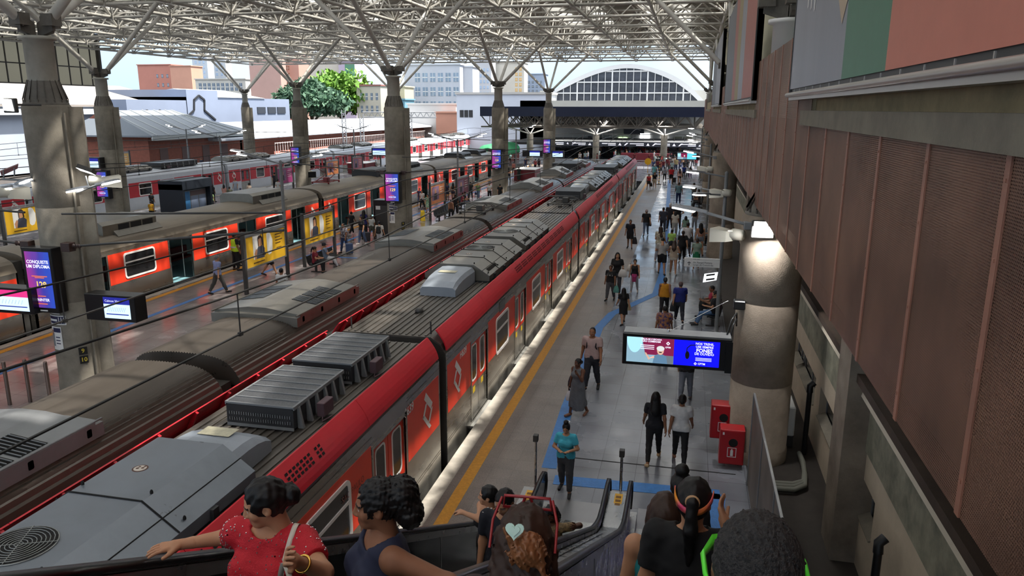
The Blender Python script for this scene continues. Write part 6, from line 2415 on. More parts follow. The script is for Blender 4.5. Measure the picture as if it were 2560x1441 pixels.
def np_mesh(name, V, Q, mats, mi=None):
 me = bpy.data.meshes.new(name)
 me.vertices.add(len(V))
 me.vertices.foreach_set('co', np.asarray(V, np.float32).ravel())
 me.loops.add(len(Q) * 4)
 me.loops.foreach_set('vertex_index', np.asarray(Q, np.int32).ravel())
 me.polygons.add(len(Q))
 me.polygons.foreach_set('loop_start', np.arange(len(Q), dtype=np.int32) * 4)
 me.polygons.foreach_set('loop_total', np.full(len(Q), 4, np.int32))
 for m in mats:
  me.materials.append(m)
 me.update(calc_edges=True)
 if mi is not None:
  me.polygons.foreach_set('material_index', np.asarray(mi, np.int32))
 me.polygons.foreach_set('use_smooth', np.ones(len(Q), bool))
 me.validate()
 return me
D2 = math.radians
LEN = dict(thigh=.425, shin=.42, uarm=.285, farm=.245)
def skeleton(p, sex, g):
 """joint positions for a pose; figure faces +y, standing 1.70"""
 J = {}
 hw = .092 if sex == 'f' else .088
 sw = .165 if sex == 'f' else .185
 sw *= (1 + (g - 1) * .35)
 lean = D2(p.get('lean', 0))
 up = np.array([0, math.sin(lean), math.cos(lean)])
 fw = np.array([0, math.cos(lean), -math.sin(lean)])
 J['pel'] = np.array([0, 0, .92])
 J['waist'] = J['pel'] + up * .14
 J['chest'] = J['pel'] + up * .34
 J['sho'] = J['pel'] + up * .465
 J['neck'] = J['pel'] + up * .52
 J['head'] = J['pel'] + up * .665 + fw * .02
 J['up'], J['fw'] = up, fw
 tw = D2(p.get('twist', 0))
 for s, k in ((-1, 'l'), (1, 'r')):
  a, kn = p.get('l' + k, (0, 3))[:2]
  out = D2(p.get('splay', 3))
  h = np.array([s * hw, 0, .90])
  J['hip' + k] = h
  v = lambda q: np.array([s * math.sin(out) * math.cos(D2(q)), math.sin(D2(q)), -math.cos(D2(q)) * math.cos(out)])
  J['knee' + k] = h + v(a) * LEN['thigh']
  J['ank' + k] = J['knee' + k] + v(a - kn) * LEN['shin']
  pit = D2(p.get('f' + k, max(-40, min(30, (a - kn) * .8)) if a - kn < -8 else 0))
  J['toe' + k] = J['ank' + k] + np.array([s * .03, .17 * math.cos(pit), -.045 + .17 * math.sin(pit)])
  sh = J['sho'] + np.array([s * sw * math.cos(tw), s * sw * math.sin(tw), 0])
  J['sh' + k] = sh
  sf, ab, el, inn = p.get('a' + k, (0, 8, 12, 0))
  u = np.array([s * math.sin(D2(ab)), math.sin(D2(sf)) * math.cos(D2(ab)), -math.cos(D2(sf)) * math.cos(D2(ab))])
  J['elb' + k] = sh + u * LEN['uarm']
  a2 = sf + el
  f = np.array([s * math.sin(D2(ab * (1 - min(1, el / 60.)) - inn)), math.sin(D2(a2)) * math.cos(D2(inn)), -math.cos(D2(a2)) * math.cos(D2(inn))])
  f /= np.linalg.norm(f)
  J['wri' + k] = J['elb' + k] + f * LEN['farm']
  J['hd' + k] = f
 if 'set' in p:
  for k, v in p['set'].items():
   J[k] = np.array(v, float)
  for k in 'lr':
   if 'wri' + k in p['set']:
    J['hd' + k] = (J['wri' + k] - J['elb' + k]) / np.linalg.norm(J['wri' + k] - J['elb' + k])
 if not p.get('sit'):
  low = min(min(J['ankl'][2] - .075, J['ankr'][2] - .075), min(J['toel'][2], J['toer'][2]) - .03)
  for k in list(J):
   if k not in ('up', 'fw', 'hdl', 'hdr'):
    J[k] = J[k] - np.array([0, 0, low])
 return J
def torso(F, J, sex, g, infl=0.0, k=.05, low=True):
 up, fw = J['up'], J['fw']
 S = (1, 1.38, 1)
 w = .135 if sex == 'f' else .148
 F.cap(J['pel'] + up * .02, J['waist'], (.152 if sex == 'f' else .142) * g, (w - .012) * g * (1.0 if g <= 1.05 else 1.08), k, S, infl=infl)
 F.cap(J['waist'], J['chest'], (w - .012) * g, (w + .012) * (1 + (g - 1) * .7), k, S, infl=infl)
 F.cap(J['shl'] * .72 + J['shr'] * .28 - up * .02, J['shr'] * .72 + J['shl'] * .28 - up * .02, .068 * g ** .4, .068 * g ** .4, k, infl=infl)
 F.cap(J['chest'], J['sho'] - up * .03, .13 * g ** .6, .085, k, (1, 1.25, 1), infl=infl)
 if sex == 'f':
  for s in (-1, 1):
   F.ell(J['chest'] + np.array([s * .075, 0, 0]) + fw * .085 * g - up * .02, (.07 * g, .06 * g, .07 * g), .04, infl=infl)
 if g > 1.15:
  F.ell(J['waist'] + fw * .05 - up * .0, (.16 * g, .12 * g, .15 * g), .06, infl=infl)
def arm(F, J, k, g, infl=0.0, upto=2.0, blend=.035):
 ga = g ** .6
 if upto <= 1:
  F.cap(J['sh' + k], J['elb' + k], .058 * ga, .046 * ga, blend, infl=infl, t1=upto, flat='b')
  return
 F.cap(J['sh' + k], J['elb' + k], .052 * ga, .041 * ga, blend, infl=infl)
 F.ell(J['sh' + k] - J['up'] * .02, (.056 * ga,) * 3, blend, infl=infl)
 F.cap(J['elb' + k], J['wri' + k], .041 * ga, .027, .03, infl=infl, t1=upto - 1, flat='b' if upto < 2 else None)
def leg(F, J, k, g, sex, infl=0.0, upto=2.0):
 gl = g ** .8 * (1.05 if sex == 'f' else 1)
 F.cap(J['hip' + k], J['knee' + k], .086 * gl, .055 * gl, .04, infl=infl, t1=min(1, upto), flat='b' if upto < 1 else None)
 if upto > 1:
  F.cap(J['knee' + k], J['ank' + k], .053 * gl, .036 * gl ** .5, .03, infl=infl, t1=min(1, upto - 1), flat='b' if upto < 2 else None)
  m = J['knee' + k] * .68 + J['ank' + k] * .32 + np.array([0, -.018, 0])
  F.ell(m, (.046 * gl, .05 * gl, .09), .03, infl=infl)
def hand(F, w, d, side, curl, dx, fine):
 """palm, four unequal bent fingers and a side thumb; d = forearm direction"""
 d = d / np.linalg.norm(d)
 n = np.cross(d, (0, 1.0, 0)) * side if abs(d[1]) < .9 else np.array([side * 1.0, 0, 0])
 n = n / np.linalg.norm(n)            # palm normal, towards the body
 n = -n * 1.0
 u = np.cross(n, d) * (1)
 if u[1] < 0 and abs(d[1]) < .9:
  u = -u
 if abs(d[1]) >= .9 and u[2] < 0:
  u = -u
 if not fine:
  F.cap(w, w + d * .085, .030, .028, .02)
  F.cap(w + d * .085, w + d * .14 + n * .03 * curl, .026, .016, .02)
  F.cap(w + d * .03 + u * .02, w + d * .085 + u * .045, .016, .012, .012)
  return
 F.cap(w, w + d * .03, .026, .03, .015)
 for q in range(4):
  o = u * (.030 - .020 * q)
  F.cap(w + d * .02 + o * .6, w + d * .088 + o, .016, .0125, .012)
 for q, L in enumerate((.075, .083, .077, .06)):
  o = u * (.032 - .0215 * q)
  p = w + d * .086 + o
  r = .0095 if q < 3 else .0082
  ang = 0
  dirv = d
  for sg, f in enumerate((.42, .32, .26)):
   ang = curl * (.5 + .5 * sg)
   dirv = d * math.cos(ang) + n * math.sin(ang) + u * (.05 * (1.5 - q))
   dirv /= np.linalg.norm(dirv)
   p2 = p + dirv * L * f
   F.cap(p, p2, r, r * .93, .004)
   p = p2
   r *= .93
 t0 = w + d * .022 + u * .026
 t1 = t0 + d * .035 + u * .028 + n * .012
 t2 = t1 + d * .034 + u * .008 + n * .012 * (1 + curl)
 F.cap(t0, t1, .0155, .0125, .012)
 F.cap(t1, t2, .012, .0095, .006)
HEADC = {}
def head_mesh(sex, dx):
 """head with brow, nose, lips, chin and ears, centred on the skull"""
 key = (sex, dx)
 if key in HEADC:
  return HEADC[key]
 F = Field((-.12, -.14, -.24), (.12, .15, .15), dx)
 F.ell((0, -.012, .022), (.075, .095, .100), .02)
 F.ell((0, .032, -.035), (.058, .068, .082), .03)
 F.ell((0, .068, -.092), (.026, .024, .020), .03)
 F.ell((0, .030, .030), (.064, .062, .07), .02)
 for s in (-1, 1):
  F.ell((s * .040, .062, -.028), (.026, .024, .026), .02)
  F.ell((s * .031, .098, .002), (.019, .016, .012), .012, 's')
  F.ell((s * .031, .080, .001), (.0145, .0135, .0115), .004)
  F.cap((s * .012, .094, .020), (s * .045, .082, .021), .008, .007, .012)
  F.ell((s * .079, -.008, -.008), (.011, .022, .032), .008)
  F.ell((s * .087, .002, -.006), (.008, .011, .018), .006, 's')
  F.ell((s * .013, .101, -.036), (.0095, .011, .008), .006)
 F.cap((0, .094, .012), (0, .112, -.028), .009, .0125, .012)
 F.cap((-.020, .088, -.064), (.020, .088, -.064), .006, .006, .006)
 F.cap((-.010, .095, -.062), (.010, .095, -.062), .0065, .0065, .006)
 F.cap((-.014, .092, -.073), (.014, .092, -.073), .0075, .0075, .006)
 F.cap((-.024, .1, -.0675), (.024, .1, -.0675), .002, .002, .002, op='s')
 F.cap((0, -.022, -.06), (0, -.035, -.25), .053 if sex == 'f' else .060, .055 if sex == 'f' else .064, .03)
 V, Q = F.mesh()
 C = V[Q].mean(1)
 mi = np.zeros(len(Q), int)
 for s in (-1, 1):
  e = ((C[:, 0] - s * .031) / .0135) ** 2 + ((C[:, 2] - .001) / .0075) ** 2 < 1
  mi[e & (C[:, 1] > .07)] = 2
  e = ((C[:, 0] - s * .031) / .006) ** 2 + ((C[:, 2] - .001) / .007) ** 2 < 1
  mi[e & (C[:, 1] > .07)] = 1
  b = (np.abs(C[:, 0] - s * .031) < .021) & (np.abs(C[:, 2] - .0235 + .15 * (np.abs(C[:, 0]) - .031) ** 1) < .0052)
  mi[b & (C[:, 1] > .06)] = 1
 lp = (C[:, 1] > .075) & (np.abs(C[:, 0]) < .023) & (np.abs(C[:, 2] + .068) < .0105)
 mi[lp] = 3
 HEADC[key] = (V, Q, mi)
 return HEADC[key]
def hair_mesh(style, dx):
 key = ('hair', style, dx)
 if key in HEADC:
  return HEADC[key]
 F = Field((-.24, -.30, -.62), (.24, .19, .34), dx)
 th = {'short': .010, 'buzz': .005, 'bald': .002}.get(style, .014)
 if style == 'curly':
  th = .022
 F.ell((0, -.014, .024), (.076 + th, .097 + th, .101 + th), .01)
 F.ell((0, .115, -.045), (.074, .085, .125), .015, 's')
 F.cap((0, .05, -.12), (0, .05, -.4), .10, .14, .01, op='s')
 if style in ('short', 'buzz', 'bald', 'bun', 'topbun', 'pony', 'updo', 'flat'):
  F.plane((0, 0, -.075), (0, .35, -1))
  for s in (-1, 1):
   F.ell((s * .085, .0, -.03), (.02, .03, .045), .01, 's')
 if style == 'bald':
  F.ell((0, .03, .13), (.085, .11, .075), .01, 's')
 if style == 'topbun':
  F.ell((0, -.03, .165), (.058, .058, .055), .012)
 elif style == 'bun':
  F.ell((0, -.135, .0), (.055, .042, .055), .015)
 elif style == 'updo':
  F.ell((.01, -.12, .03), (.10, .085, .10), .02)
  F.ell((-.02, -.15, -.05), (.08, .07, .08), .02)
 elif style == 'pony':
  F.ell((0, -.125, .06), (.03, .03, .03), .015)
  F.cap((0, -.14, .06), (0, -.16, -.08), .026, .036, .015)
  F.cap((0, -.16, -.08), (0, -.13, -.32), .036, .014, .015)
 elif style in ('long', 'longwavy'):
  F.cap((0, -.065, .0), (0, -.125, -.30), .088, .115, .03, (1, 1.75, 1))
  F.cap((0, -.125, -.30), (0, -.12, -.42), .112, .05, .03, (1, 1.9, 1))
  for s in (-1, 1):
   F.cap((s * .075, -.01, .02), (s * .10, -.03, -.20), .028, .03, .02)
 elif style in ('bob', 'curly'):
  F.cap((0, -.055, -.01), (0, -.08, -.14), .096, .10, .03, (1, 1.25, 1))
  for s in (-1, 1):
   F.cap((s * .08, .0, .02), (s * .09, .0, -.13), .03, .032, .02)
  if style == 'curly':
   F.cap((0, -.08, -.12), (0, -.10, -.26), .12, .09, .03, (1, 1.5, 1))
 if style in ('cap', 'capback'):
  sg = 1 if style == 'cap' else -1
  F.ell((0, -.008, .045), (.092, .112, .088), .005)
  F.plane((0, 0, -.05), (0, .5, -1))
  F.cap((0, sg * .09, .05), (0, sg * .165, .035), .075, .06, .01, (1, 1, 6))
 if style in ('curly', 'longwavy', 'updo'):
  F.rough(.008 if style != 'updo' else .006, 170)
 elif style in ('long', 'bun', 'pony', 'short', 'bob', 'topbun'):
  F.rough(.004, 90)
 V, Q = F.mesh()
 HEADC[key] = (V, Q, None)
 return HEADC[key]
BODYC = {}
def pose_mesh(kind, pname, sex, g, dx, opt=''):
 """cached part mesh for a pose: body, a garment or the shoes"""
 key = (kind, pname, sex, g, dx, opt)
 if key in BODYC:
  return BODYC[key]
 p = POSES[pname]
 J = skeleton(p, sex, g)
 pts = np.array([v for k, v in J.items() if k not in ('up', 'fw', 'hdl', 'hdr')])
 lo, hi = pts.min(0) - .2, pts.max(0) + .2
 lo[2] = min(lo[2] + .1, -.02)
 mi = None
 fine = dx < .016
 if kind == 'body':
  F = Field(lo, hi, dx)
  torso(F, J, sex, g)
  for k in 'lr':
   leg(F, J, k, g, sex)
   F.cap(J['ank' + k] + np.array([0, -.025, -.03]), J['toe' + k], .036, .028, .02)
   arm(F, J, k, g)
   if not fine:
    hand(F, J['wri' + k], J['hd' + k], -1 if k == 'l' else 1, p.get('curl', .5), dx, False)
  F.cap(J['neck'] - J['up'] * .06, J['neck'] + J['up'] * .05, .062 if sex == 'f' else .068, .053, .03)
  V, Q = F.mesh()
  parts = [(V, Q, np.zeros(len(Q), int))]
  hdx = .0055 if dx < .011 else (.008 if fine else dx)
  HV, HQ, hm = head_mesh(sex, min(hdx, .014))
  R = head_rot(p, J)
  parts.append((HV @ R.T + J['head'], HQ, hm))
  if fine:
   for k in 'lr':
    w = J['wri' + k]
    F = Field(w - .24, w + .24, .0042 if dx < .011 else .006)
    F.cap(J['elb' + k] * .25 + w * .75, w, .0305 * g ** .45, .026, .01)
    hand(F, w, J['hd' + k], -1 if k == 'l' else 1, p.get('curl' + k, p.get('curl', .5)), dx, True)
    a, b = F.mesh()
    parts.append((a, b, np.zeros(len(b), int)))
  o = 0
  Vs, Qs, ms = [], [], []
  for a, b, m in parts:
   Vs.append(a)
   Qs.append(b + o)
   ms.append(m)
   o += len(a)
  V, Q, mi = np.concatenate(Vs), np.concatenate(Qs), np.concatenate(ms)
 elif kind == 'hair':
  HV, HQ, _ = hair_mesh(opt, .0075 if dx < .011 else min(dx, .013))
  V, Q = HV @ head_rot(p, J).T + J['head'], HQ
 elif kind == 'top':
  F = Field(lo, hi, dx)
  loose = .030 if opt in ('shirt', 'loose') else .019
  torso(F, J, sex, g, infl=loose)
  hem = J['pel'] - J['up'] * (.05 if opt not in ('crop', 'dress', 'longdress') else (-.13 if opt == 'crop' else 0))
  if opt in ('dress', 'longdress'):
   zt = .5 if opt == 'dress' else .2
   F.cap(J['pel'] + np.array([0, 0, .06]), np.array([0, J['pel'][1] - .01, zt]), .165 * g, .20 * g if opt == 'dress' else .19 * g, .05, (1, 1.2, 1))
   for k in 'lr':
    leg(F, J, k, g, sex, .03, .9 if opt == 'dress' else 1.55)
   F.plane((0, 0, zt), (0, 0, -1))
  else:
   for k in 'lr':
    F.cap(J['hip' + k] + np.array([0, 0, .05]), J['hip' + k] - np.array([0, 0, .08]), .1 * g, .1 * g, .04, infl=loose * .8)
   F.plane(hem, -J['up'])
  for k in 'lr':
   if opt in ('tank', 'crop') or (opt in ('dress', 'longdress') and pname in ('phone',)):
    F.ell(J['sh' + k] + (J['sh' + k] - J['sho']) * .28, (.072, .10, .12), .01, 's')
   else:
    arm(F, J, k, g, infl=.024 if opt in ('shirt', 'loose') else .016, upto=1.95 if opt == 'long' else .66)
  nk = J['neck'] + J['up'] * .005 + J['fw'] * .02
  F.ell(nk + J['up'] * .02, (.088, .075, .09) if opt not in ('tank', 'crop') else (.105, .10, .13), .01, 's')
  if dx < .016:
   F.rough(.0035, 42, 3)
  V, Q = F.mesh()
 elif kind == 'bottom':
  F = Field(lo, hi, dx)
  infl = {'leggings': .011, 'pants': .022, 'jeans': .017, 'shorts': .036, 'hotpants': .018, 'skirt': .02}[opt]
  F.cap(J['pel'] + J['up'] * .08, J['pel'] - J['up'] * .03, .143 * g, .150 * g, .05, (1, 1.34, 1), infl=infl * .7)
  if opt == 'skirt':
   F.cap(J['pel'], np.array([0, J['pel'][1] - .01, .45]), .155 * g, .20 * g, .05, (1, 1.15, 1))
   F.plane((0, 0, .45), (0, 0, -1))
  else:
   for k in 'lr':
    leg(F, J, k, g, sex, infl, {'shorts': .82, 'hotpants': .36}.get(opt, 1.93))
  F.plane(J['pel'] + J['up'] * .085, J['up'])
  if dx < .016:
   F.rough(.003, 50, 5)
  V, Q = F.mesh()
 elif kind == 'shoes':
  F = Field(lo, hi, min(dx, .014))
  for k in 'lr':
   F.cap(J['ank' + k] + np.array([0, -.03, -.035]), J['toe' + k] + np.array([0, .01, .0]), .045, .038, .02)
  if not p.get('sit') or True:
   F.plane((0, 0, .004), (0, 0, -1))
  V, Q = F.mesh()
 BODYC[key] = np_mesh(kind, V, Q, [None] * (4 if kind == 'body' else 1), mi)
 BODYC[key]['n'] = len(V)
 return BODYC[key]
def head_rot(p, J):
 yw, pt = D2(p.get('yaw', 0)), D2(p.get('pitch', 0))
 Rz = np.array([[math.cos(yw), -math.sin(yw), 0], [math.sin(yw), math.cos(yw), 0], [0, 0, 1]])
 Rx = np.array([[1, 0, 0], [0, math.cos(pt), -math.sin(pt)], [0, math.sin(pt), math.cos(pt)]])
 return Rz @ Rx
POSES = {
 'walkA': dict(lr=(24, 6), ll=(-18, 16), al=(20, 9, 18, 0), ar=(-20, 9, 10, 0), lean=2),
 'walkB': dict(ll=(24, 6), lr=(-18, 16), ar=(20, 9, 18, 0), al=(-20, 9, 10, 0), lean=2),
 'walkC': dict(lr=(12, 4), ll=(-10, 12), al=(10, 10, 14, 0), ar=(-8, 12, 12, 0), lean=1),
 'walkD': dict(ll=(12, 4), lr=(-10, 12), ar=(10, 10, 14, 0), al=(-8, 12, 12, 0), lean=1, yaw=12),
 'stand': dict(lr=(2, 2), ll=(-2, 3), al=(0, 9, 14, 4), ar=(2, 9, 14, 4)),
 'wait': dict(lr=(5, 8), ll=(-3, 2), al=(8, 10, 70, 30), ar=(4, 9, 20, 4), yaw=20, pitch=-8),
 'handsfront': dict(ll=(14, 4), lr=(-10, 12), al=(6, 20, 80, 42), ar=(6, 20, 80, 42), pitch=-22),
 'phone': dict(lr=(14, 5), ll=(-12, 14), al=(28, 14, 122, 18), ar=(0, 10, 10, 0), yaw=-8),
 'hip': dict(lr=(10, 4), ll=(-8, 10), ar=(-18, 36, 62, 46), al=(8, 10, 20, 6)),
 'carry': dict(ll=(15, 5), lr=(-12, 14), ar=(-5, 14, 8, 0), al=(2, 14, 30, 0)),
 'sit': dict(lr=(86, 86), ll=(82, 82), al=(26, 8, 62, 26), ar=(26, 8, 62, 26), sit=1, lean=2, pitch=-16, fl=0, fr=0),
 'sitback': dict(lr=(78, 52), ll=(82, 60), al=(20, 8, 76, 26), ar=(30, 8, 88, 22), sit=1, lean=-6, pitch=-14, fl=0, fr=0),
 'lookleft': dict(lr=(8, 4), ll=(-6, 8), al=(4, 10, 40, 10), ar=(4, 14, 30, 0), yaw=60),
}
HAIRC = {'k': srgb(20, 17, 17), 'b': srgb(58, 38, 28), 'g': srgb(120, 118, 116), 'w': srgb(200, 200, 198), 'l': srgb(120, 78, 44)}
EYEW = M('eye_white', srgb(214, 206, 200), .3)
BROW = M('brow_dark', srgb(30, 22, 20), .6)
LIP = {k: M('lip_' + k, srgb(*c), .45) for k, c in dict(a=(186, 104, 96), b=(158, 88, 80), c=(120, 70, 62), d=(88, 52, 48)).items()}
def hairmat(c):
 return M('hair_' + c, HAIRC[c], .5, var=.35, vscale=26, stretch=(1, 1, .25), spec=.35)
NP = [0]
def person(at_, rz, pose, sex, skin, hair, top, bottom, shoes, label, h=1.68, g=1.0, dx=None, z=0.0, extra=None):
 """one figure: root empty > body, top, bottom, shoes, hair. hair=(style,colour), top/bottom=(cut, rgb)"""
 x, y = at_[0], at_[1]
 if dx is None:
  d = math.hypot(x, y)
  dx = .014 if d < 30 else (.02 if d < 62 else .03)
 t = empty('person', (x, y, z), D2(rz), label=label, cat='person')
 s = h / 1.70
 t.scale = (s, s, s)
 def put(kind, mats, opt='', nm=None):
  me = pose_mesh(kind, pose, sex, g, dx, opt)
  if me['n'] == 0:
   return None
  o = bpy.data.objects.new(nm or kind, me)
  COL.objects.link(o)
  o.parent = t
  for i, m in enumerate(mats):
   if i < len(o.material_slots):
    o.material_slots[i].link = 'OBJECT'
    o.material_slots[i].material = m
  return o
 put('body', [SKIN[skin], BROW, EYEW, LIP[skin]])
 if top:
  put('top', [top[1] if not isinstance(top[1], tuple) else paint(top[1], .85)], top[0], {'dress': 'dress', 'longdress': 'dress'}.get(top[0], 'shirt'))
 if bottom:
  put('bottom', [paint(bottom[1], .85)], bottom[0], {'skirt': 'skirt', 'shorts': 'shorts', 'hotpants': 'shorts'}.get(bottom[0], 'trousers'))
 if shoes:
  put('shoes', [paint(shoes, .6)])
 if hair:
  nm = 'cap' if hair[0].startswith('cap') else 'hair'
  put('hair', [hairmat(hair[1]) if isinstance(hair[1], str) else paint(hair[1], .8)], hair[0], nm)
 if hair and nm == 'cap':
  put('hair', [hairmat('k')], 'short', 'hair')
 NP[0] += 1
 return t
def local(t, p):
 """point in the figure's own frame to world"""
 a = t.rotation_euler[2]
 s = t.scale[0]
 return (t.location[0] + s * (p[0] * math.cos(a) - p[1] * math.sin(a)), t.location[1] + s * (p[0] * math.sin(a) + p[1] * math.cos(a)), t.location[2] + s * p[2])
def backpack(t, c, label):
 o = empty('backpack', local(t, (0, 0, 0)), t.rotation_euler[2], label=label, cat='bag')
 o.scale = t.scale
 F = Field((-.2, -.36, 1.0), (.2, -.05, 1.45), .014)
 F.cap((-.06, -.19, 1.08), (.06, -.19, 1.08), .10, .10, .04)
 F.cap((-.05, -.18, 1.32), (.05, -.18, 1.32), .09, .09, .06)
 F.cap((0, -.19, 1.08), (0, -.18, 1.32), .13, .12, .06, (1, 1.3, 1))
 V, Q = F.mesh()
 me = np_mesh('pack', V, Q, [paint(c, .7)])
 q = bpy.data.objects.new('pack', me)
 COL.objects.link(q)
 q.parent = o
 b = MB()
 for s in (-1, 1):
  b.path([(s * .09, -.12, 1.36), (s * .11, -.04, 1.45), (s * .115, .08, 1.40), (s * .12, .13, 1.25), (s * .15, .05, 1.12), (s * .11, -.12, 1.08)], .02, 6)
 b.build('strap', paint(c, .7), o)
 return o
def bag(t, p, size, c, label, strap=None, name='handbag', kind='soft'):
 """soft bag hanging at local point p (its top), size = width, depth, height"""
 o = empty(name, local(t, p), t.rotation_euler[2], label=label, cat='bag')
 o.scale = t.scale
 w, d, h = size
 b = MB()
 R = []
 for f, k, e in ((0, .45, .3), (-.12, .6, .7), (-.5, .9, 1.0), (-.85, 1.0, 1.0), (-1, .9, .8)):
  R.append([(math.copysign(abs(math.cos(a)) ** .6, math.cos(a)) * w / 2 * k, math.copysign(abs(math.sin(a)) ** .6, math.sin(a)) * d / 2 * e, h * f) for a in [i * PI / 8 for i in range(16)]])
 b.loft(list(reversed(R)), True, True)
 b.build('pouch', paint(c, .7), o)
 b = MB()
 if strap:
  b.path([(strap[0][0] - p[0] * 0, 0, 0)] if False else [tuple(np.array(q) - np.array(p)) for q in strap], .012, 6)
 else:
  b.path([(-w * .2, 0, 0), (-w * .1, 0, .09), (w * .1, 0, .09), (w * .2, 0, 0)], .01, 6)
 b.build('strap', paint(c, .7), o)
 return o
def suitcase(x, y, rz, c, label):
 o = empty('suitcase', (x, y, 0), D2(rz), label=label, cat='bag')
 b = MB()
 b.bbox(-.2, .2, -.13, .13, .07, .62, .03)
 b.build('shell', paint(c, .5), o)
 b = MB()
 for s in (-1, 1):
  b.tube((s * .13, .09, .62), (s * .13, .09, 1.0), .012, n=6)
 b.tube((-.13, .09, 1.0), (.13, .09, 1.0), .015, n=6)
 b.build('handle', STEEL_D, o)
 for sx in (-1, 1):
  b = MB()
  b.lathe((sx * .15, 0, .035), [(.035, -.02), (.035, .02)], 10, axis='x')
  b.build('wheel', BLACK, o)
 return o
# ================================================================ people on the platforms
K, W_, GR = (24, 24, 27), (216, 214, 212), (86, 88, 92)
def PP(px, py, rz, pose, sex, skin, hair, top, bottom, shoes, label, hy=None, g=1.0, z=0.0, h=None):
 p = at(px, py, z)
 if h is None:
  h = 1.66
  if hy is not None:
   h = min(1.88, max(1.42, aty(px, hy, p[1])[2] - z))
 return person(p, rz, pose, sex, skin, hair, top, bottom, shoes, label, h=h, g=g, z=z)
FLOW = M('shirt_floral_blue', srgb(28, 44, 110), .8, var=1, col2=srgb(180, 120, 60), vscale=14, detail=1)
FLOG = M('dress_floral_green', srgb(200, 220, 200), .8, var=1, col2=srgb(30, 120, 60), vscale=12, detail=1)
PLAID = M('shirt_plaid', srgb(170, 170, 180), .8, var=1, col2=srgb(40, 40, 60), vscale=12, detail=0)
PATT = M('blouse_patterned', srgb(205, 200, 180), .8, var=1, col2=srgb(120, 110, 90), vscale=20, detail=1)
HIVIS = M('vest_hivis', srgb(196, 232, 40), .6, emit=.0, var=.1)
t = PP(1413, 1232, 176, 'handsfront', 'f', 'b', ('topbun', 'k'), ('tee', (70, 178, 200)), ('pants', (66, 68, 72)), K, 'woman in a turquoise T-shirt walking towards the escalator, hair in a high bun', 1062, 1.12)
b = MB()
b.path([(.062 * math.cos(a), -.045 + .062 * math.sin(a), 1.755) for a in [i * PI / 8 for i in range(16)]], .012, 6, closed=True)
o = b.build('hair_band', SIGNW, t)
PP(1632, 1158, 4, 'walkA', 'f', 'c', ('long', 'k'), ('tee', (26, 26, 32)), ('leggings', K), (190, 160, 120), 'woman in black with long black hair walking away beside a woman in a white T-shirt', 984, h=1.72)
PP(1697, 1164, -4, 'walkB', 'f', 'c', ('bun', 'k'), ('loose', W_), ('leggings', K), (150, 100, 76), 'woman in a white T-shirt and black leggings walking away below the double screen', 988, h=1.70)
t = PP(1712, 1004, 0, 'hip', 'f', 'b', ('pony', 'k'), ('tank', K), ('jeans', (112, 116, 126)), (60, 60, 64), 'person in black tank top and grey jeans, hand on hip, head behind the double screen', h=1.68, g=1.1)
backpack(t, (20, 20, 22), 'black backpack on the person half hidden by the double screen')
t = PP(1443, 1040, 150, 'phone', 'f', 'd', ('bun', 'k'), ('longdress', (96, 98, 102)), None, (120, 80, 60), 'dark-skinned woman in a long grey dress, one hand raised to her chin', 900, 1.1)
bag(t, (.25, -.05, 1.15), (.26, .18, .36), (36, 28, 44), 'dark bag on the shoulder of the woman in the long grey dress')
bag(t, (.24, .08, .72), (.24, .1, .3), (206, 204, 206), 'white plastic bag held by the woman in the long grey dress', name='plastic_bag')
t = PP(1478, 975, 172, 'walkC', 'm', 'c', ('buzz', 'k'), ('tee', (176, 150, 146)), ('pants', (40, 42, 50)), K, 'stout man in a dusty pink T-shirt with backpack straps behind the grey dress', 822, 1.15)
backpack(t, (30, 28, 34), 'dark backpack of the man in the dusty pink T-shirt')
t = PP(1557, 812, 20, 'walkA', 'f', 'b', ('long', 'k'), ('dress', K), None, K, 'woman in a knee-length black dress walking away with a beige tote', 722)
bag(t, (.22, .02, 1.0), (.3, .12, .34), (206, 196, 160), 'beige tote bag of the woman in the black dress', strap=[(.2, .08, 1.0), (.16, .03, 1.42), (.2, -.06, 1.0)])
PP(1657, 885, 2, 'walkD', 'm', 'c', ('buzz', 'k'), ('shirt', FLOW), ('pants', (60, 60, 70)), K, 'man in a blue and orange floral shirt walking away just above the double screen', 768, 1.1)
t = PP(1697, 806, 3, 'walkB', 'm', 'b', ('cap', (90, 70, 70)), ('loose', (28, 40, 116)), ('pants', (44, 46, 56)), K, 'big man in a royal blue T-shirt and cap walking away', 706, 1.2)
bag(t, (-.25, .02, .86), (.3, .2, .4), (30, 30, 36), 'dark jacket bundle carried by the man in royal blue', name='jacket_bundle')
PP(1659, 792, 0, 'walkA', 'f', 'c', ('bun', 'k'), ('tank', (206, 140, 32)), ('leggings', (34, 30, 34)), K, 'woman in a mustard yellow tank top walking away', 695, 1.2)
t = PP(1525, 752, 170, 'walkC', 'f', 'c', ('bun', 'b'), ('tee', (26, 26, 28)), ('pants', (84, 84, 88)), K, 'woman in sunglasses and a black lettered T-shirt walking towards the camera', 665, 1.15)
text('lettering', 'COXAS', .09, SIGNW, t, (0, .185, 1.27), (-1, 0, 0), (0, 0, 1))
b = MB()
b.tube((-.06, .115, 1.61), (.06, .115, 1.61), .018, n=8)
b.build('sunglasses', BLACK, t)
bag(t, (-.3, .05, .78), (.28, .16, .34), (90, 150, 140), 'green plastic bag carried by the woman in sunglasses', name='plastic_bag')
t = PP(1541, 738, 174, 'walkD', 'f', 'b', ('longwavy', 'k'), ('tee', K), ('jeans', (70, 72, 80)), K, 'curly long-haired woman in black carrying a white bag, behind the woman in sunglasses', 634)
bag(t, (-.25, .15, 1.1), (.36, .18, .3), (214, 210, 204), 'white bag under the arm of the curly-haired woman', name='handbag')
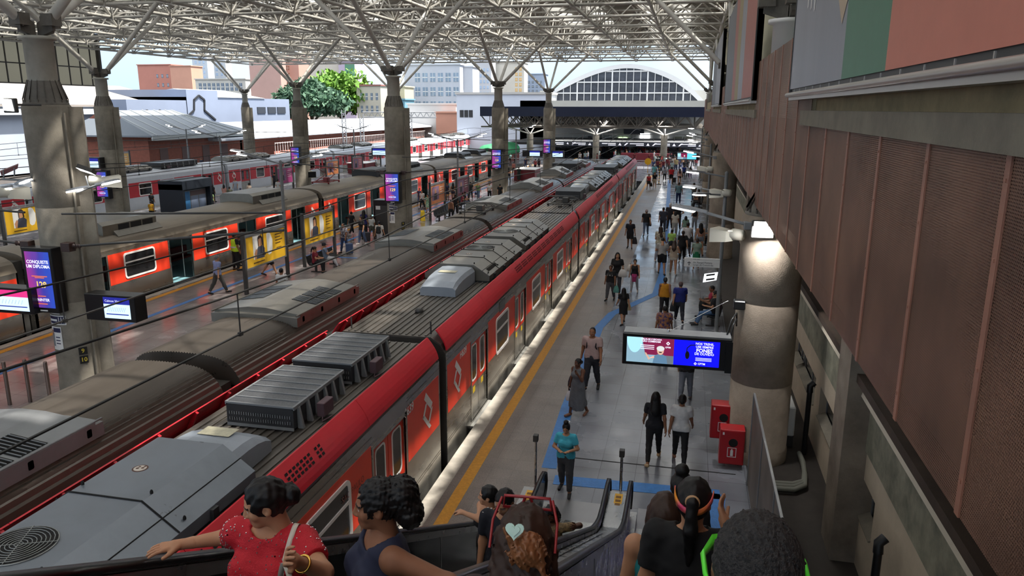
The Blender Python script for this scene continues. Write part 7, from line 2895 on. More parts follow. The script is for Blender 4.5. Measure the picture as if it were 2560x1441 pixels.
t = PP(1585, 733, 176, 'walkC', 'f', 'b', ('flat', 'k'), ('tank', K), ('leggings', (172, 168, 170)), (214, 210, 206), 'young woman in a black tank top with a pink jacket tied round her waist', 650)
b = MB()
b.lathe((0, 0, .86), [(.165, 0), (.175, .08), (.165, .14)], 18)
b.mesh([(-.12, .13, .95), (.12, .13, .95), (.09, .2, .62), (-.09, .2, .62)], [(0, 1, 2, 3), (3, 2, 1, 0)])
b.build('tied_jacket', paint((206, 70, 130)), t)
bag(t, (.26, -.1, 1.42), (.34, .22, .34), (214, 206, 196), 'pale cushion-like bag on the shoulder of the young woman with the pink jacket')
t = PP(1574, 622, 178, 'walkD', 'm', 'c', ('short', 'k'), ('shirt', (24, 25, 34)), ('shorts', K), K, 'bearded man in a dark polo and black shorts carrying a black bag', 551, 1.05)
bag(t, (-.29, .05, .72), (.3, .1, .42), (22, 22, 28), 'black carrier bag hanging from the hand of the man in the dark polo', name='carrier_bag')
t = PP(1614, 590, 4, 'walkA', 'm', 'b', ('capback', (150, 130, 124)), ('shirt', (24, 24, 28)), ('jeans', (96, 112, 136)), K, 'man in black shirt, blue jeans and pale cap walking away with a shoulder bag', 525, 1.1)
bag(t, (.22, -.05, 1.0), (.26, .14, .34), (22, 22, 26), 'black shoulder bag of the man in blue jeans', strap=[(.2, .08, 1.0), (-.05, .05, 1.45), (.2, -.12, 1.0)])
PP(1656, 585, 2, 'walkB', 'm', 'c', ('buzz', 'k'), ('shirt', (62, 62, 74)), ('pants', (42, 44, 54)), K, 'man in a slate shirt walking away, left of the white-capped man', 519, 1.05)
PP(1673, 577, -2, 'walkA', 'm', 'b', ('cap', (206, 204, 200)), ('shirt', (40, 38, 44)), ('pants', (36, 34, 40)), (200, 200, 204), 'tall man in a white cap and charcoal shirt walking away', 509, 1.05)
PP(1694, 575, -4, 'hip', 'm', 'b', ('cap', (226, 224, 220)), ('tee', K), ('pants', (44, 44, 50)), K, 'man in a white cap and black T-shirt walking away with bent arm', 513)
PP(1686, 588, 1, 'walkC', 'f', 'c', ('bob', 'k'), ('loose', (206, 198, 184)), ('pants', (170, 168, 160)), (200, 200, 196), 'woman in a cream blouse and pale trousers walking away', 530, 1.15)
PP(1712, 598, 2, 'walkD', 'f', 'b', ('bob', 'k'), ('tee', (122, 150, 132)), ('pants', (60, 66, 74)), K, 'woman with a black bob in a sage T-shirt walking away', 542, 1.1)
PP(1735, 576, 6, 'wait', 'f', 'b', ('long', 'k'), ('crop', (28, 24, 26)), ('pants', (132, 132, 138)), K, 'woman with long black hair standing beside the bench, grey trousers', 521)
t = PP(1647, 656, -20, 'lookleft', 'f', 'b', ('long', 'b'), ('tee', PATT), ('jeans', (150, 150, 156)), W_, 'woman in a patterned blouse holding the hand of a boy in neon green', 563, 1.05)
PP(1677, 640, 0, 'walkC', 'm', 'c', ('short', 'k'), ('tee', (176, 218, 110)), ('shorts', (44, 46, 56)), K, 'boy in a neon green T-shirt holding hands with the woman in the patterned blouse', h=1.45)
t = PP(1716, 640, 3, 'walkB', 'm', 'c', ('short', 'k'), ('tee', (212, 208, 206)), ('pants', (52, 54, 64)), K, 'person in a white T-shirt with a dark crossbody strap walking away', 557)
bag(t, (.2, -.1, 1.0), (.22, .12, .26), K, 'dark crossbody bag of the person in the white T-shirt', strap=[(.18, .08, 1.0), (-.08, .05, 1.45), (.18, -.12, 1.0)])
t = PP(1704, 655, 2, 'walkA', 'f', 'b', ('pony', 'b'), ('tee', K), ('pants', (20, 20, 23)), W_, 'woman all in black with a brown ponytail walking away', 578, 1.2)
bag(t, (.3, .02, 1.05), (.26, .14, .22), (34, 34, 38), 'small black bag at the elbow of the ponytailed woman in black')
PP(1748, 640, 6, 'walkD', 'f', 'b', ('long', 'k'), ('crop', (180, 130, 110)), ('hotpants', (110, 114, 124)), K, 'woman with waist-length black hair and grey shorts walking along the wall', 560)
PP(1653, 688, 2, 'handsfront', 'm', 'b', ('buzz', 'k'), ('tee', (176, 172, 166)), ('shorts', K), (70, 70, 74), 'man in a pale grey T-shirt and black shorts walking away, head lowered', 597, 1.1)
PP(1682, 688, -2, 'handsfront', 'f', 'b', ('long', 'b'), ('tank', (206, 186, 160)), ('hotpants', (216, 204, 186)), (200, 190, 180), 'woman with long brown hair and cream shorts walking away beside the man in grey', 604, 1.15)
t = PP(1739, 676, 2, 'walkC', 'f', 'c', ('bun', 'b'), ('tee', (140, 158, 142)), ('skirt', (28, 112, 76)), W_, 'woman in a green skirt and sage top, feet behind the street-name sign', 598, 1.15)
t = PP(1695, 512, 2, 'walkC', 'm', 'c', ('buzz', 'k'), ('loose', (110, 140, 148)), ('jeans', (36, 52, 96)), W_, 'man in a loose teal-grey shirt and jeans with a walking stick', 457, 1.1)
o = empty('walking_stick', local(t, (-.32, .12, 0)), 0, label='thin walking stick held by the man in the teal-grey shirt', cat='stick')
b = MB()
b.tube((0, 0, 0), (0, -.05, .8), .012, n=6)
b.build('shaft', STEEL_D, o)
t = PP(1621, 474, 172, 'walkC', 'f', 'c', ('bun', 'l'), ('tee', (196, 60, 66)), ('shorts', (50, 40, 42)), (190, 150, 120), 'woman in a red top and dark shorts at the yellow line, walking towards the camera', 436)
bag(t, (-.3, 0, .75), (.3, .16, .4), K, 'black bag carried by the woman in red at the yellow line', name='carrier_bag')
PP(1636, 472, 178, 'walkD', 'm', 'b', ('short', 'k'), ('tee', K), ('shorts', (206, 186, 160)), W_, 'man in a black T-shirt and beige shorts walking towards the camera', 431)
PP(1635, 453, 4, 'walkA', 'm', 'c', ('cap', (230, 228, 226)), ('loose', (120, 190, 200)), ('pants', (90, 130, 140)), K, 'man in a turquoise shirt and white cap walking away at the yellow line', 411)
PP(1661, 453, 0, 'walkC', 'f', 'c', ('bun', 'k'), ('tee', (150, 150, 162)), ('pants', K), W_, 'woman in a grey T-shirt by the striped post, walking away', 419)
PP(1677, 460, 0, 'walkB', 'm', 'c', ('buzz', 'k'), ('tee', (200, 36, 44)), ('shorts', K), (120, 80, 60), 'person in a scarlet T-shirt and black shorts pulling a suitcase', 418, 1.1)
c = at(1685, 458)
suitcase(c[0], c[1], 0, (30, 32, 36), 'black suitcase beside the person in the scarlet T-shirt')
PP(1698, 462, 2, 'walkA', 'f', 'b', ('long', 'b'), ('tee', (206, 160, 150)), ('hotpants', K), (200, 150, 130), 'woman with long brown hair in a pink top and black shorts', 422, 1.1)
PP(1709, 447, 0, 'walkB', 'm', 'c', ('short', 'k'), ('tee', (36, 60, 140)), ('pants', K), K, 'person in a blue T-shirt walking away in the middle distance', 414)
PP(1718, 446, 0, 'walkA', 'm', 'c', ('short', 'k'), ('tee', (226, 226, 230)), ('pants', (40, 40, 48)), K, 'person in a bright white T-shirt walking away in the middle distance', 414)
PP(1725, 450, 4, 'walkC', 'f', 'c', ('long', 'k'), ('crop', K), ('leggings', (170, 140, 170)), W_, 'woman in lilac leggings with long dark hair in the middle distance', 417)
t = PP(1676, 430, 0, 'walkB', 'm', 'c', ('short', 'k'), ('tee', (190, 190, 196)), ('pants', K), K, 'person with a dark backpack walking away in the distance', 398)
backpack(t, (40, 46, 66), 'dark blue backpack in the distance below the far double screen')
PP(1690, 428, 0, 'walkA', 'm', 'b', ('short', 'k'), ('loose', (176, 162, 118)), ('jeans', (50, 60, 80)), K, 'person in a khaki top walking away in the distance', 396)
PP(1683, 425, 0, 'walkC', 'm', 'b', ('short', 'k'), ('tee', (210, 206, 200)), ('pants', (44, 44, 52)), K, 'person in a pale shirt beside the one in khaki in the distance', 393)
PP(1653, 413, 176, 'walkC', 'm', 'c', ('short', 'k'), ('tee', (206, 70, 74)), ('jeans', (40, 50, 90)), K, 'person in a coral T-shirt near the head of the tracks', 388)
PP(1702, 420, 0, 'walkD', 'm', 'c', ('short', 'k'), ('tee', K), ('pants', K), K, 'person in black near the far double screen', 391)
PP(1733, 505, 20, 'wait', 'm', 'c', ('short', 'k'), ('tee', (96, 96, 92)), ('jeans', (50, 60, 84)), K, 'person standing by the wall left of the lamp arm, dark clothes', 458)
bench(at(1760, 800)[0] + .3, at(1745, 800)[1], 4, PI, 'row of black seats by the wall under the tilted lit sign')
def seated(x, y, rz, sex, skin, hair, top, bottom, shoes, label, pose='sit', h=1.66, zs=.42):
 s = h / 1.70
 return person((x, y), rz, pose, sex, skin, hair, top, bottom, shoes, label, h=h, z=zs + .10 - .90 * s + .0)
bx, by = at(1760, 800)[0] + .3, at(1745, 800)[1]
t = seated(bx - .02, by + .3, 90, 'm', 'c', ('buzz', 'k'), ('tee', (168, 36, 66)), ('pants', (40, 40, 44)), K, 'seated man in a crimson polo leaning over his phone by the wall', h=1.7)
bag(t, (0, .36, 1.16), (.4, .28, .3), (28, 28, 30), 'black bag on the lap of the seated man in crimson')
seated(bx - .02, by - .62, 96, 'm', 'b', ('short', 'k'), ('tee', K), ('jeans', (88, 120, 160)), K, 'seated man in black with a yellow collar and blue jeans, legs stretched out', 'sitback', 1.72)
c = at(1775, 602)
bench(c[0] + .1, c[1] - 1.5, 4, PI, 'row of black seats by the wall beside the second column')
seated(c[0] + .08, c[1] - 1.8, 92, 'f', 'c', ('cap', (230, 228, 226)), ('tee', (120, 50, 46)), ('pants', K), K, 'seated person in a white sun hat and rust top by the wall', h=1.62)
bench(1.0, 66.0, 6, PI, 'far row of black seats by the wall')
for i, (yy, col, lab) in enumerate(((64.6, (70, 60, 60), 'seated person in dark clothes, nearest on the far row of seats'), (65.2, (110, 96, 84), 'seated person in brown on the far row of seats'), (66.4, (40, 44, 60), 'seated person in navy on the far row of seats'), (67.4, (130, 56, 52), 'seated person in dull red on the far row of seats'))):
 seated(.98, yy, 92, 'mf'[i % 2], 'c', ('short', 'k'), ('tee', col), ('pants', K), K, lab, h=1.64)
PP(548, 736, -26, 'walkA', 'm', 'b', ('short', 'g'), ('tee', (140, 150, 192)), ('pants', (70, 68, 66)), K, 'grey-haired man in a pale blue shirt walking on the island platform', 640, 1.1)
t = PP(592, 676, -30, 'stand', 'm', 'c', ('short', 'k'), ('tee', K), ('pants', (24, 24, 26)), K, 'guard in a yellow reflective vest standing by the open train door', 578, 1.15)
me = pose_mesh('top', 'stand', 'm', 1.15, .02, 'tank')
o = bpy.data.objects.new('reflective_vest', me)
COL.objects.link(o)
o.parent = t
o.scale = (1.12, 1.14, 1.0)
o.material_slots[0].link = 'OBJECT'
o.material_slots[0].material = HIVIS
b = MB()
b.lathe((0, 0, 1.06), [(.212, 0), (.212, .06)], 20)
b.build('silver_band', M('reflective_silver', srgb(190, 194, 190), .4), t)
PP(602, 664, 150, 'stand', 'm', 'c', ('cap', (40, 24, 24)), ('tee', K), ('pants', (24, 24, 26)), K, 'second guard in black half hidden behind the one in the yellow vest', 590)
PP(676, 690, -60, 'walkA', 'f', 'b', ('pony', 'k'), ('tee', K), ('shorts', K), K, 'person in black shorts whose upper half is hidden by the nearest yellow poster board', h=1.7)
PP(709, 772, 0, 'stand', 'm', 'c', ('short', 'k'), ('tee', W_), ('pants', K), K, 'person in a white shirt of whom only head and shoulders show above the grey train', h=1.66)
c = at(800, 676)
bench(c[0], c[1] + .6, 5, 0, 'row of black seats below the second yellow poster board')
t = seated(c[0] + .02, c[1] - .55, -80, 'f', 'b', ('pony', 'k'), ('tee', (130, 30, 46)), ('pants', K), K, 'seated woman in dark red on the island bench, partly behind the post')
seated(c[0] + .02, c[1] + .65, -60, 'm', 'b', ('cap', (26, 28, 40)), ('tee', (120, 136, 160)), ('pants', (206, 206, 210)), K, 'seated man in a cap, denim shirt and white trousers on the island bench', 'sitback')
t = PP(862, 634, 160, 'walkC', 'm', 'c', ('buzz', 'k'), ('shirt', PLAID), ('jeans', (52, 70, 110)), K, 'man in a plaid shirt and jeans with a wheeled bag beside the bench', 560)
c = at(874, 636)
suitcase(c[0], c[1], 30, (70, 90, 130), 'blue wheeled bag of the man in the plaid shirt')
PP(880, 588, -20, 'walkB', 'm', 'c', ('short', 'k'), ('tee', K), ('pants', K), W_, 'man in black walking beside the open doors, right of the yellow posters', 530)
PP(906, 612, 160, 'walkC', 'f', 'b', ('long', 'b'), ('tee', (24, 24, 26)), ('jeans', (84, 98, 130)), W_, 'long-haired woman in a black top and blue jeans near the equipment cabinet', 543)
c = at(918, 606)
suitcase(c[0], c[1], 20, (52, 52, 58), 'dark suitcase beside the long-haired woman in blue jeans')
PP(912, 598, 0, 'stand', 'f', 'b', ('long', 'k'), ('tee', (50, 46, 110)), ('pants', K), K, 'woman in a violet top with black hair behind the one in blue jeans', 527)
PP(930, 598, 10, 'walkC', 'm', 'c', ('short', 'k'), ('tee', (210, 210, 206)), ('shorts', (90, 90, 80)), K, 'person in a white shirt beside the equipment cabinet', 541)
t = PP(950, 622, 6, 'walkD', 'm', 'b', ('cap', (40, 40, 46)), ('tee', (214, 208, 200)), ('pants', (186, 188, 196)), K, 'man in white with a black backpack walking away beside the grey train', 555)
backpack(t, (20, 20, 22), 'black backpack on the man in white beside the grey train')
IS = [(1050, 513, 180, 'walkA', 'm', ('short', 'k'), ('tee', (60, 70, 110)), ('jeans', (60, 76, 110)), 'person in a blue jacket right of the middle column', 471),
      (1056, 523, 170, 'walkC', 'm', ('short', 'k'), ('tee', (216, 212, 210)), ('pants', K), 'man in white shirt and black trousers walking right of the middle column', 477),
      (1070, 532, 176, 'stand', 'f', ('bun', 'k'), ('dress', None), None, 'woman in a green floral dress beside the orange poster board', 489),
      (1119, 500, 150, 'stand', 'm', ('short', 'k'), ('tee', (44, 50, 76)), ('shorts', (40, 46, 66)), 'person in navy between the two middle poster boards', 458),
      (1133, 506, 0, 'walkD', 'f', ('long', 'k'), ('crop', (150, 100, 60)), ('hotpants', (44, 44, 60)), 'long-haired woman in shorts beside the lamp post on the island', 459),
      (1177, 498, 10, 'walkC', 'm', ('short', 'k'), ('tee', K), ('pants', K), 'person in black just right of the wine-coloured poster board', 456),
      (1196, 498, 176, 'walkD', 'f', ('bun', 'l'), ('tee', (110, 140, 90)), ('jeans', (90, 110, 140)), 'woman in a green top and jeans carrying a bag on the island platform', 459),
      (1224, 500, 200, 'wait', 'f', ('short', 'k'), ('tee', (214, 212, 210)), ('pants', K), 'person in white and black leaning by the third island column', 457),
      (1250, 506, 0, 'stand', 'm', ('short', 'k'), ('tee', (24, 24, 28)), ('pants', K), 'man in black seen from behind above the grey train by the third column', 461),
      (1128, 548, 20, 'stand', 'f', ('bun', 'k'), ('tank', (120, 80, 60)), ('pants', K), 'person with bare shoulders showing above the grey train', 518),
      (1139, 540, 0, 'walkC', 'f', ('pony', 'k'), ('tee', (28, 26, 30)), ('pants', K), 'person in black by the foot of the island lamp post', 487),
      (1272, 455, 4, 'walkC', 'f', ('long', 'k'), ('crop', (200, 150, 130)), ('pants', (40, 44, 56)), 'woman in a peach top right of the third column', 420),
      (1284, 436, 0, 'stand', 'm', ('short', 'k'), ('tee', (190, 120, 110)), ('pants', K), 'person in a pink shirt beyond the third column', 406),
      (1297, 454, 6, 'stand', 'f', ('bun', 'k'), ('longdress', (30, 44, 40)), None, 'person in a long dark green dress left of the maroon stand', 418),
      (1275, 412, 0, 'walkC', 'm', ('short', 'k'), ('tee', (110, 150, 150)), ('pants', K), 'distant person in teal beyond the third column', 384),
      (1288, 409, 0, 'walkD', 'm', ('short', 'k'), ('tee', (60, 60, 70)), ('pants', K), 'distant person in grey beyond the third column', 384),
      (1314, 425, 170, 'stand', 'm', ('short', 'k'), ('tee', (50, 54, 80)), ('jeans', (50, 66, 110)), 'person in navy behind the maroon stand', 395),
      (1326, 432, 0, 'stand', 'm', ('cap', (214, 212, 210)), ('tee', (216, 212, 210)), ('pants', (150, 150, 160)), 'person in white behind the maroon stand', 402),
      (1338, 428, 20, 'wait', 'f', ('bun', 'k'), ('tee', (150, 50, 56)), ('pants', K), 'person in red behind the maroon stand', 398),
      (1347, 424, 0, 'stand', 'f', ('long', 'k'), ('tee', (70, 40, 44)), ('pants', K), 'long-haired person in maroon near the farthest island column', 396)]
for (px, py, rz, po, sx, ha, to, bo, lab, hy) in IS:
 if to[1] is None:
  to = (to[0], FLOG)
 t = PP(px, py, rz, po, sx, 'bc'[px % 2], ha, to, bo, K, lab, hy)
 if 'carrying a bag' in lab:
  bag(t, (.3, 0, .75), (.26, .14, .3), (40, 50, 90), 'navy bag carried by the woman in green on the island', name='carrier_bag')
c = at(1095, 553)
bench(c[0] + .1, c[1] + 1.2, 6, 0, 'row of empty black seats behind the wet-floor sign')
c = at(1160, 520)
bench(c[0], c[1], 4, 0, 'row of black seats right of the island lamp post')
for k, (dy, col, lab) in enumerate(((-.6, (150, 60, 76), 'seated person in pink and denim right of the island lamp post'), (.1, (36, 34, 40), 'seated person in black leaning forward right of the island lamp post'))):
 seated(c[0] + .02, c[1] + dy, -84, 'fm'[k], 'b', ('bun', 'k'), ('tee', col), ('pants', (60, 76, 110)), K, lab)
TH = [(382, 528, 0, 'stand', 'm', ('short', 'k'), ('shirt', (26, 28, 34)), ('pants', K), 'man in black left of the dark kiosk', 482),
      (381, 553, 10, 'wait', 'f', ('bun', 'k'), ('tee', (206, 150, 30)), ('pants', K), 'person in a yellow T-shirt seen over the open-door train', 508),
      (478, 513, 170, 'stand', 'm', ('short', 'k'), ('tee', (40, 44, 60)), ('pants', K), 'man in a dark T-shirt right of the dark kiosk', 465),
      (484, 528, 176, 'wait', 'f', ('bun', 'l'), ('crop', (190, 120, 96)), ('longdress', None), 'woman in a peach top with a white bag right of the dark kiosk', 484),
      (495, 532, 0, 'stand', 'm', ('cap', (60, 50, 44)), ('tank', (40, 38, 36)), ('pants', K), 'man in a dark vest and cap right of the dark kiosk', 489),
      (517, 505, 6, 'walkC', 'm', ('cap', (214, 200, 190)), ('tee', (140, 110, 130)), ('jeans', (44, 60, 120)), 'person with a backpack in front of the white train', 459),
      (534, 505, 0, 'stand', 'f', ('long', 'k'), ('tee', (36, 36, 44)), ('pants', K), 'person with long dark hair in front of the white train', 462),
      (531, 525, 20, 'wait', 'f', ('bun', 'b'), ('tee', (160, 190, 130)), ('pants', K), 'person in pale green over the open-door train', 482),
      (563, 510, 0, 'wait', 'f', ('bob', 'k'), ('tee', (200, 150, 140)), ('pants', (190, 190, 190)), 'person in pink at the foot of the third-platform lamp post', 463),
      (577, 515, 20, 'stand', 'm', ('short', 'k'), ('tee', (80, 84, 70)), ('pants', K), 'person in olive beside the third-platform lamp post', 468),
      (591, 492, 176, 'stand', 'm', ('short', 'k'), ('tee', (170, 180, 196)), ('pants', (170, 180, 196)), 'person in pale grey leaning at the white train door', 447),
      (604, 516, 0, 'stand', 'm', ('cap', (60, 66, 90)), ('tee', (206, 196, 194)), ('pants', K), 'person in a dark cap and pale top over the open-door train', 471),
      (625, 502, 10, 'walkC', 'f', ('bun', 'k'), ('dress', (206, 184, 164)), None, 'woman in a beige dress left of the magenta poster', 459),
      (689, 478, 0, 'stand', 'm', ('short', 'k'), ('tee', (40, 40, 50)), ('pants', K), 'person in dark clothes right of the magenta poster', 432),
      (697, 496, 0, 'stand', 'f', ('bun', 'k'), ('tee', (190, 190, 190)), ('pants', (60, 60, 70)), 'person in a pale grey top beside the third-platform lamp pole', 449),
      (233, 590, 10, 'walkC', 'm', ('buzz', 'g'), ('tee', (200, 206, 214)), ('pants', K), 'grey-haired person in pale blue seen right of the big near column', 532),
      (925, 428, 176, 'stand', 'm', ('short', 'k'), ('tee', (130, 140, 160)), ('pants', K), 'person in grey-blue on the third platform beyond the maroon stand', 398),
      (940, 430, 176, 'stand', 'm', ('short', 'k'), ('tee', (180, 180, 180)), ('pants', (70, 60, 60)), 'person in a striped pale top left of the middle column, far platform', 402)]
for (px, py, rz, po, sx, ha, to, bo, lab, hy) in TH:
 if bo and bo[0] == 'longdress':
  bo = ('skirt', (180, 100, 96))
 t = PP(px, py, rz, po, sx, 'cb'[px % 2], ha, to, bo, K, lab, hy)
 if 'backpack' in lab:
  backpack(t, (70, 66, 86), 'grey backpack in front of the white train')
 if 'white bag' in lab:
  bag(t, (-.3, 0, 1.0), (.24, .14, .4), (226, 224, 220), 'white bag of the woman in the peach top')
for k, px in enumerate((662, 672, 681)):
 PP(px, 516, 0, 'stand', 'fmf'[k], 'b', ('bun', 'k'), ('tee', (222, 222, 224)), ('pants', (190, 190, 196)), W_, ['person in white below the magenta poster, first from the left', 'person in white below the magenta poster, second from the left', 'person in white below the magenta poster, third from the left'][k], 476)
FR = [(398, 410, (206, 206, 206), 'cap', 'person in a white cap in front of the brick station house'), (441, 404, (200, 204, 206), 'short', 'person in pale clothes beside the thin pole at the brick station house'),
      (482, 399, (60, 40, 44), 'short', 'person holding a dark jacket open in front of the brick station house'), (503, 399, (40, 44, 60), 'short', 'person in dark clothes by the ramp at the brick station house')]
for px, py, col, ha, lab in FR:
 p = atx(px, py, -61.0)
 person((-61.0, p[1]), 180, 'stand', 'm', 'c', (ha, 'k') if ha != 'cap' else ('cap', (230, 228, 226)), ('tee', col), ('pants', (70, 70, 80)), K, lab, h=1.7)
rnd = random.Random(3)
PAL = [(206, 204, 202), (40, 40, 46), (150, 60, 60), (60, 80, 130), (90, 90, 96), (190, 150, 120), (28, 28, 32), (170, 190, 190), (206, 206, 210), (120, 40, 50)]
n = 0
tries = 0
spots = []
while n < 74 and tries < 4000:
 tries += 1
 x, y = rnd.uniform(-16, 1.2), rnd.uniform(113.0, 146.0)
 if n % 3 == 0:
  x, y = rnd.uniform(-4.6, 1.0), rnd.uniform(98, 112)
 if any((x - a) ** 2 + (y - b_) ** 2 < .6 for a, b_ in spots) or any((x - a) ** 2 + (y - b_) ** 2 < 3.5 for a, b_ in ((-19.5, 119), (-11, 119), (-1.7, 119))) or (abs(y - 118) < 1.5 and -14.5 < x < -4.5) or (abs(x + 2) < 1 and abs(y - 100) < 1) or (107 > y > 106):
  continue
 spots.append((x, y))
 t = person((x, y), rnd.choice((0, 180, 0, 90, -90, 170)), rnd.choice(('walkA', 'walkC', 'stand', 'walkD')), 'm', rnd.choice('bcd'), ('short', 'k'), ('tee', rnd.choice(PAL)), ('pants', rnd.choice(((40, 40, 46), (60, 70, 100), (90, 90, 90)))), None, 'tiny figure in the distant crowd at the head of the tracks and the concourse', h=rnd.uniform(1.58, 1.78), dx=.035)
 t['group'] = 'distant crowd at the concourse'
 n += 1
# ================================================================ escalators and the people riding them
STEELB = M('escalator_steel', srgb(168, 168, 168), .3, .8, var=.2, vscale=3, rvar=.1)
PANELB = M('balustrade_black', srgb(20, 18, 20), .12)
COMB = M('comb_plate', srgb(150, 150, 152), .4, .6, var=.1)
RAILY = lambda y: 5.15 - .535 * (y - 4.1)
STEP = lambda y: 4.08 - .535 * (y - 4.1)
def rail_path(x):
 P = [(x, -.9, 7.42), (x, -.3, 7.4), (x, .0, 7.33)]
 P += [(x, y, RAILY(y)) for y in (.4, 2, 4, 6, 8, 10, 11.2)]
 P += [(x, 11.7, 1.14), (x, 12.1, 1.0), (x, 12.6, .95), (x, 13.5, .94), (x, 13.8, .90), (x, 14.0, .78), (x, 14.06, .6), (x, 14.0, .42), (x, 13.8, .32)]
 return P
def escalator(x0, x1, label, panel_l, panel_r):
 t = empty('escalator', ((x0 + x1) / 2, 14.0, 0), label=label, cat='escalator', group='escalators down to the near platform')
 cx = (x0 + x1) / 2
 o = lambda p: (p[0] - cx, p[1] - 14.0, p[2])
 for x, s, pm in ((x0, -1, panel_l), (x1, 1, panel_r)):
  b = MB()
  R = []
  P = rail_path(x)
  for i, p in enumerate(P):
   q0, q1 = np.array(P[max(i - 1, 0)]), np.array(P[min(i + 1, len(P) - 1)])
   d = (q1 - q0) / np.linalg.norm(q1 - q0)
   n = np.array([0, -d[2], d[1]])
   c = np.array(p)
   R.append([o(c + np.array([sx * .042, 0, 0]) + n * hn) for sx, hn in ((-1, -.012), (-.85, .022), (.85, .022), (1, -.012), (.6, -.022), (-.6, -.022))])
  b.loft(R, True, True, 0, True)
  b.build('handrail', RUBBER, t)
  b = MB()
  top = [(p[1], p[2] - .03) for p in P[:-2]]
  bot = [(13.6, .18), (12.0, .18), (11.4, .25)] + [(y, STEP(y) + .12) for y in (11, 8, 4, 1)] + [(-.9, 6.45)]
  b.prism([(u - 14, v) for u, v in top + bot], 'x', x - cx - .012, x - cx + .012)
  b.build('balustrade', pm, t)
  b = MB()
  for yy in (2.2, 3.9, 5.6, 7.3, 9.0, 10.7):
   b.box(x - cx - .016, x - cx + .016, yy - 14 - .008, yy - 14 + .008, STEP(yy) + .12, RAILY(yy) - .05)
  for i in range(2, 12):
   p, q = P[i], P[i + 1]
   b.mesh([(x - cx + sx, y - 14, z - h) for (y, z) in ((p[1], p[2]), (q[1], q[2])) for sx in (-.03, .03) for h in (.035, .12)], [(0, 1, 5, 4), (2, 6, 7, 3), (1, 3, 7, 5), (0, 4, 6, 2)])
  b.build('rail_trim', STEELB, t)
  b = MB()
  pr = [(-.9, 6.55), (.3, 6.5), (11.4, .30), (12.0, .2), (13.9, .2), (13.9, 0), (11.6, 0), (-.9, 6.2)]
  b.prism([(u - 14, v) for u, v in pr], 'x', x - cx - s * .0 - (.14 if s > 0 else 0), x - cx + (.14 if s < 0 else 0))
  b.build('skirt', STEELB, t)
 n = 30
 for k in range(n):
  y = .3 + k * (12.0 - .3) / n
  b = MB()
  z = STEP(y + .2)
  b.box(x0 - cx + .14, x1 - cx - .14, y - 14, y - 14 + .40, z - .22, z)
  for q in range(24):
   xx = x0 - cx + .16 + q * (x1 - x0 - .32) / 24
   b.box(xx, xx + .012, y - 14 + .01, y - 14 + .39, z, z + .008)
  b.build('step', STEEL_D, t)
 b = MB()
 b.box(x0 - cx + .14, x1 - cx - .14, -2.0, .4, 0, .015)
 b.build('comb_plate', COMB, t)
 b = MB()
 b.prism([(u - 14, v) for u, v in ((-.9, 6.2), (11.4, .02), (13.6, .02), (13.6, 0), (11.2, -.6), (-.9, 5.2))], 'x', x0 - cx + .02, x1 - cx - .02)
 b.build('truss_casing', STEELB, t)
 return t
STEELG = M('balustrade_polished', srgb(150, 154, 160), .12, .75, var=.15)
e1 = escalator(-2.5, -1.2, 'left escalator bringing riders up towards the camera, black side panels', PANELB, STEELB)
e2 = escalator(-.77, .42, 'right escalator carrying riders down, beside the perforated screen', STEELB, STEELG)
t = empty('escalator_deck', (-.985, 14.0, 0), label='brushed steel deck between the two escalators', cat='escalator deck')
b = MB()
pr = [(-.9, 7.3), (0, 7.22), (.4, RAILY(.4) - .12), (11.4, RAILY(11.4) - .1), (12.2, .8), (13.6, .76), (13.9, .6), (13.9, 0), (11.5, 0), (-.9, 6.0)]
b.prism([(u - 14, v) for u, v in pr], 'x', -.165, .165)
for s in (-.08, .08):
 b.mesh([(s + e, y - 14, z) for (y, z) in ((.4, RAILY(.4) - .1), (11.4, RAILY(11.4) - .08)) for e in (-.012, .012)], [(0, 1, 3, 2)])
b.build('deck', STEELB, t)
t2 = empty('escalator_side_deck', (-2.72, 14.0, 0), label='steel deck along the outer side of the left escalator', cat='escalator deck')
b = MB()
b.prism([(u - 14, v) for u, v in [(-.9, 6.9), (.4, 6.7), (11.4, RAILY(11.4) - .3), (12.2, .62), (13.7, .6), (13.7, 0), (11.5, 0), (-.9, 6.0)]], 'x', -.16, .15)
b.build('deck', STEELB, t2)
STRIPT = M('strip_print', srgb(120, 80, 14), .6)
for (tt, z0, lab) in ((t, .77, 'yellow safety strip with pictograms on the deck between the escalators'), (t2, .63, 'yellow safety strip with pictograms left of the left escalator')):
 o = empty('safety_strip', (tt.location[0] + .02, 13.0, z0), label=lab, cat='sign', group='yellow safety strips')
 b = MB()
 b.box(-.075, .075, -.72, .5, -.01, .004)
 b.build('strip', YSTICK if False else M('strip_amber', srgb(226, 170, 40), .5), o)
 b = MB()
 for k in range(8):
  b.box(-.05, .05, -.66 + k * .14, -.57 + k * .14, .004, .006)
  b.box(-.03, .03, -.645 + k * .14, -.585 + k * .14, .006, .007)
 b.build('pictograms', [STRIPT], o)
for (x, y, z0, lab) in ((-2.72, 14.05, 0.0, 'slender steel sensor post left of the left escalator'), (-.96, 13.75, .7, 'slender steel sensor post between the escalators')):
 o = empty('sensor_post', (x, y, z0), label=lab, cat='post', group='sensor posts at the escalator foot')
 b = MB()
 b.tube((0, 0, 0), (0, 0, 1.5 - z0), .028, n=10)
 b.build('post', CHROME, o)
 b = MB()
 b.bbox(-.05, .05, -.06, .06, 1.44 - z0, 1.58 - z0, .008)
 b.build('sensor_head', STEEL_D, o)
slab('floor_upper', -6, 3, -8, -.4, 6.0, 6.35, FLOOR1)
DXF = .0095
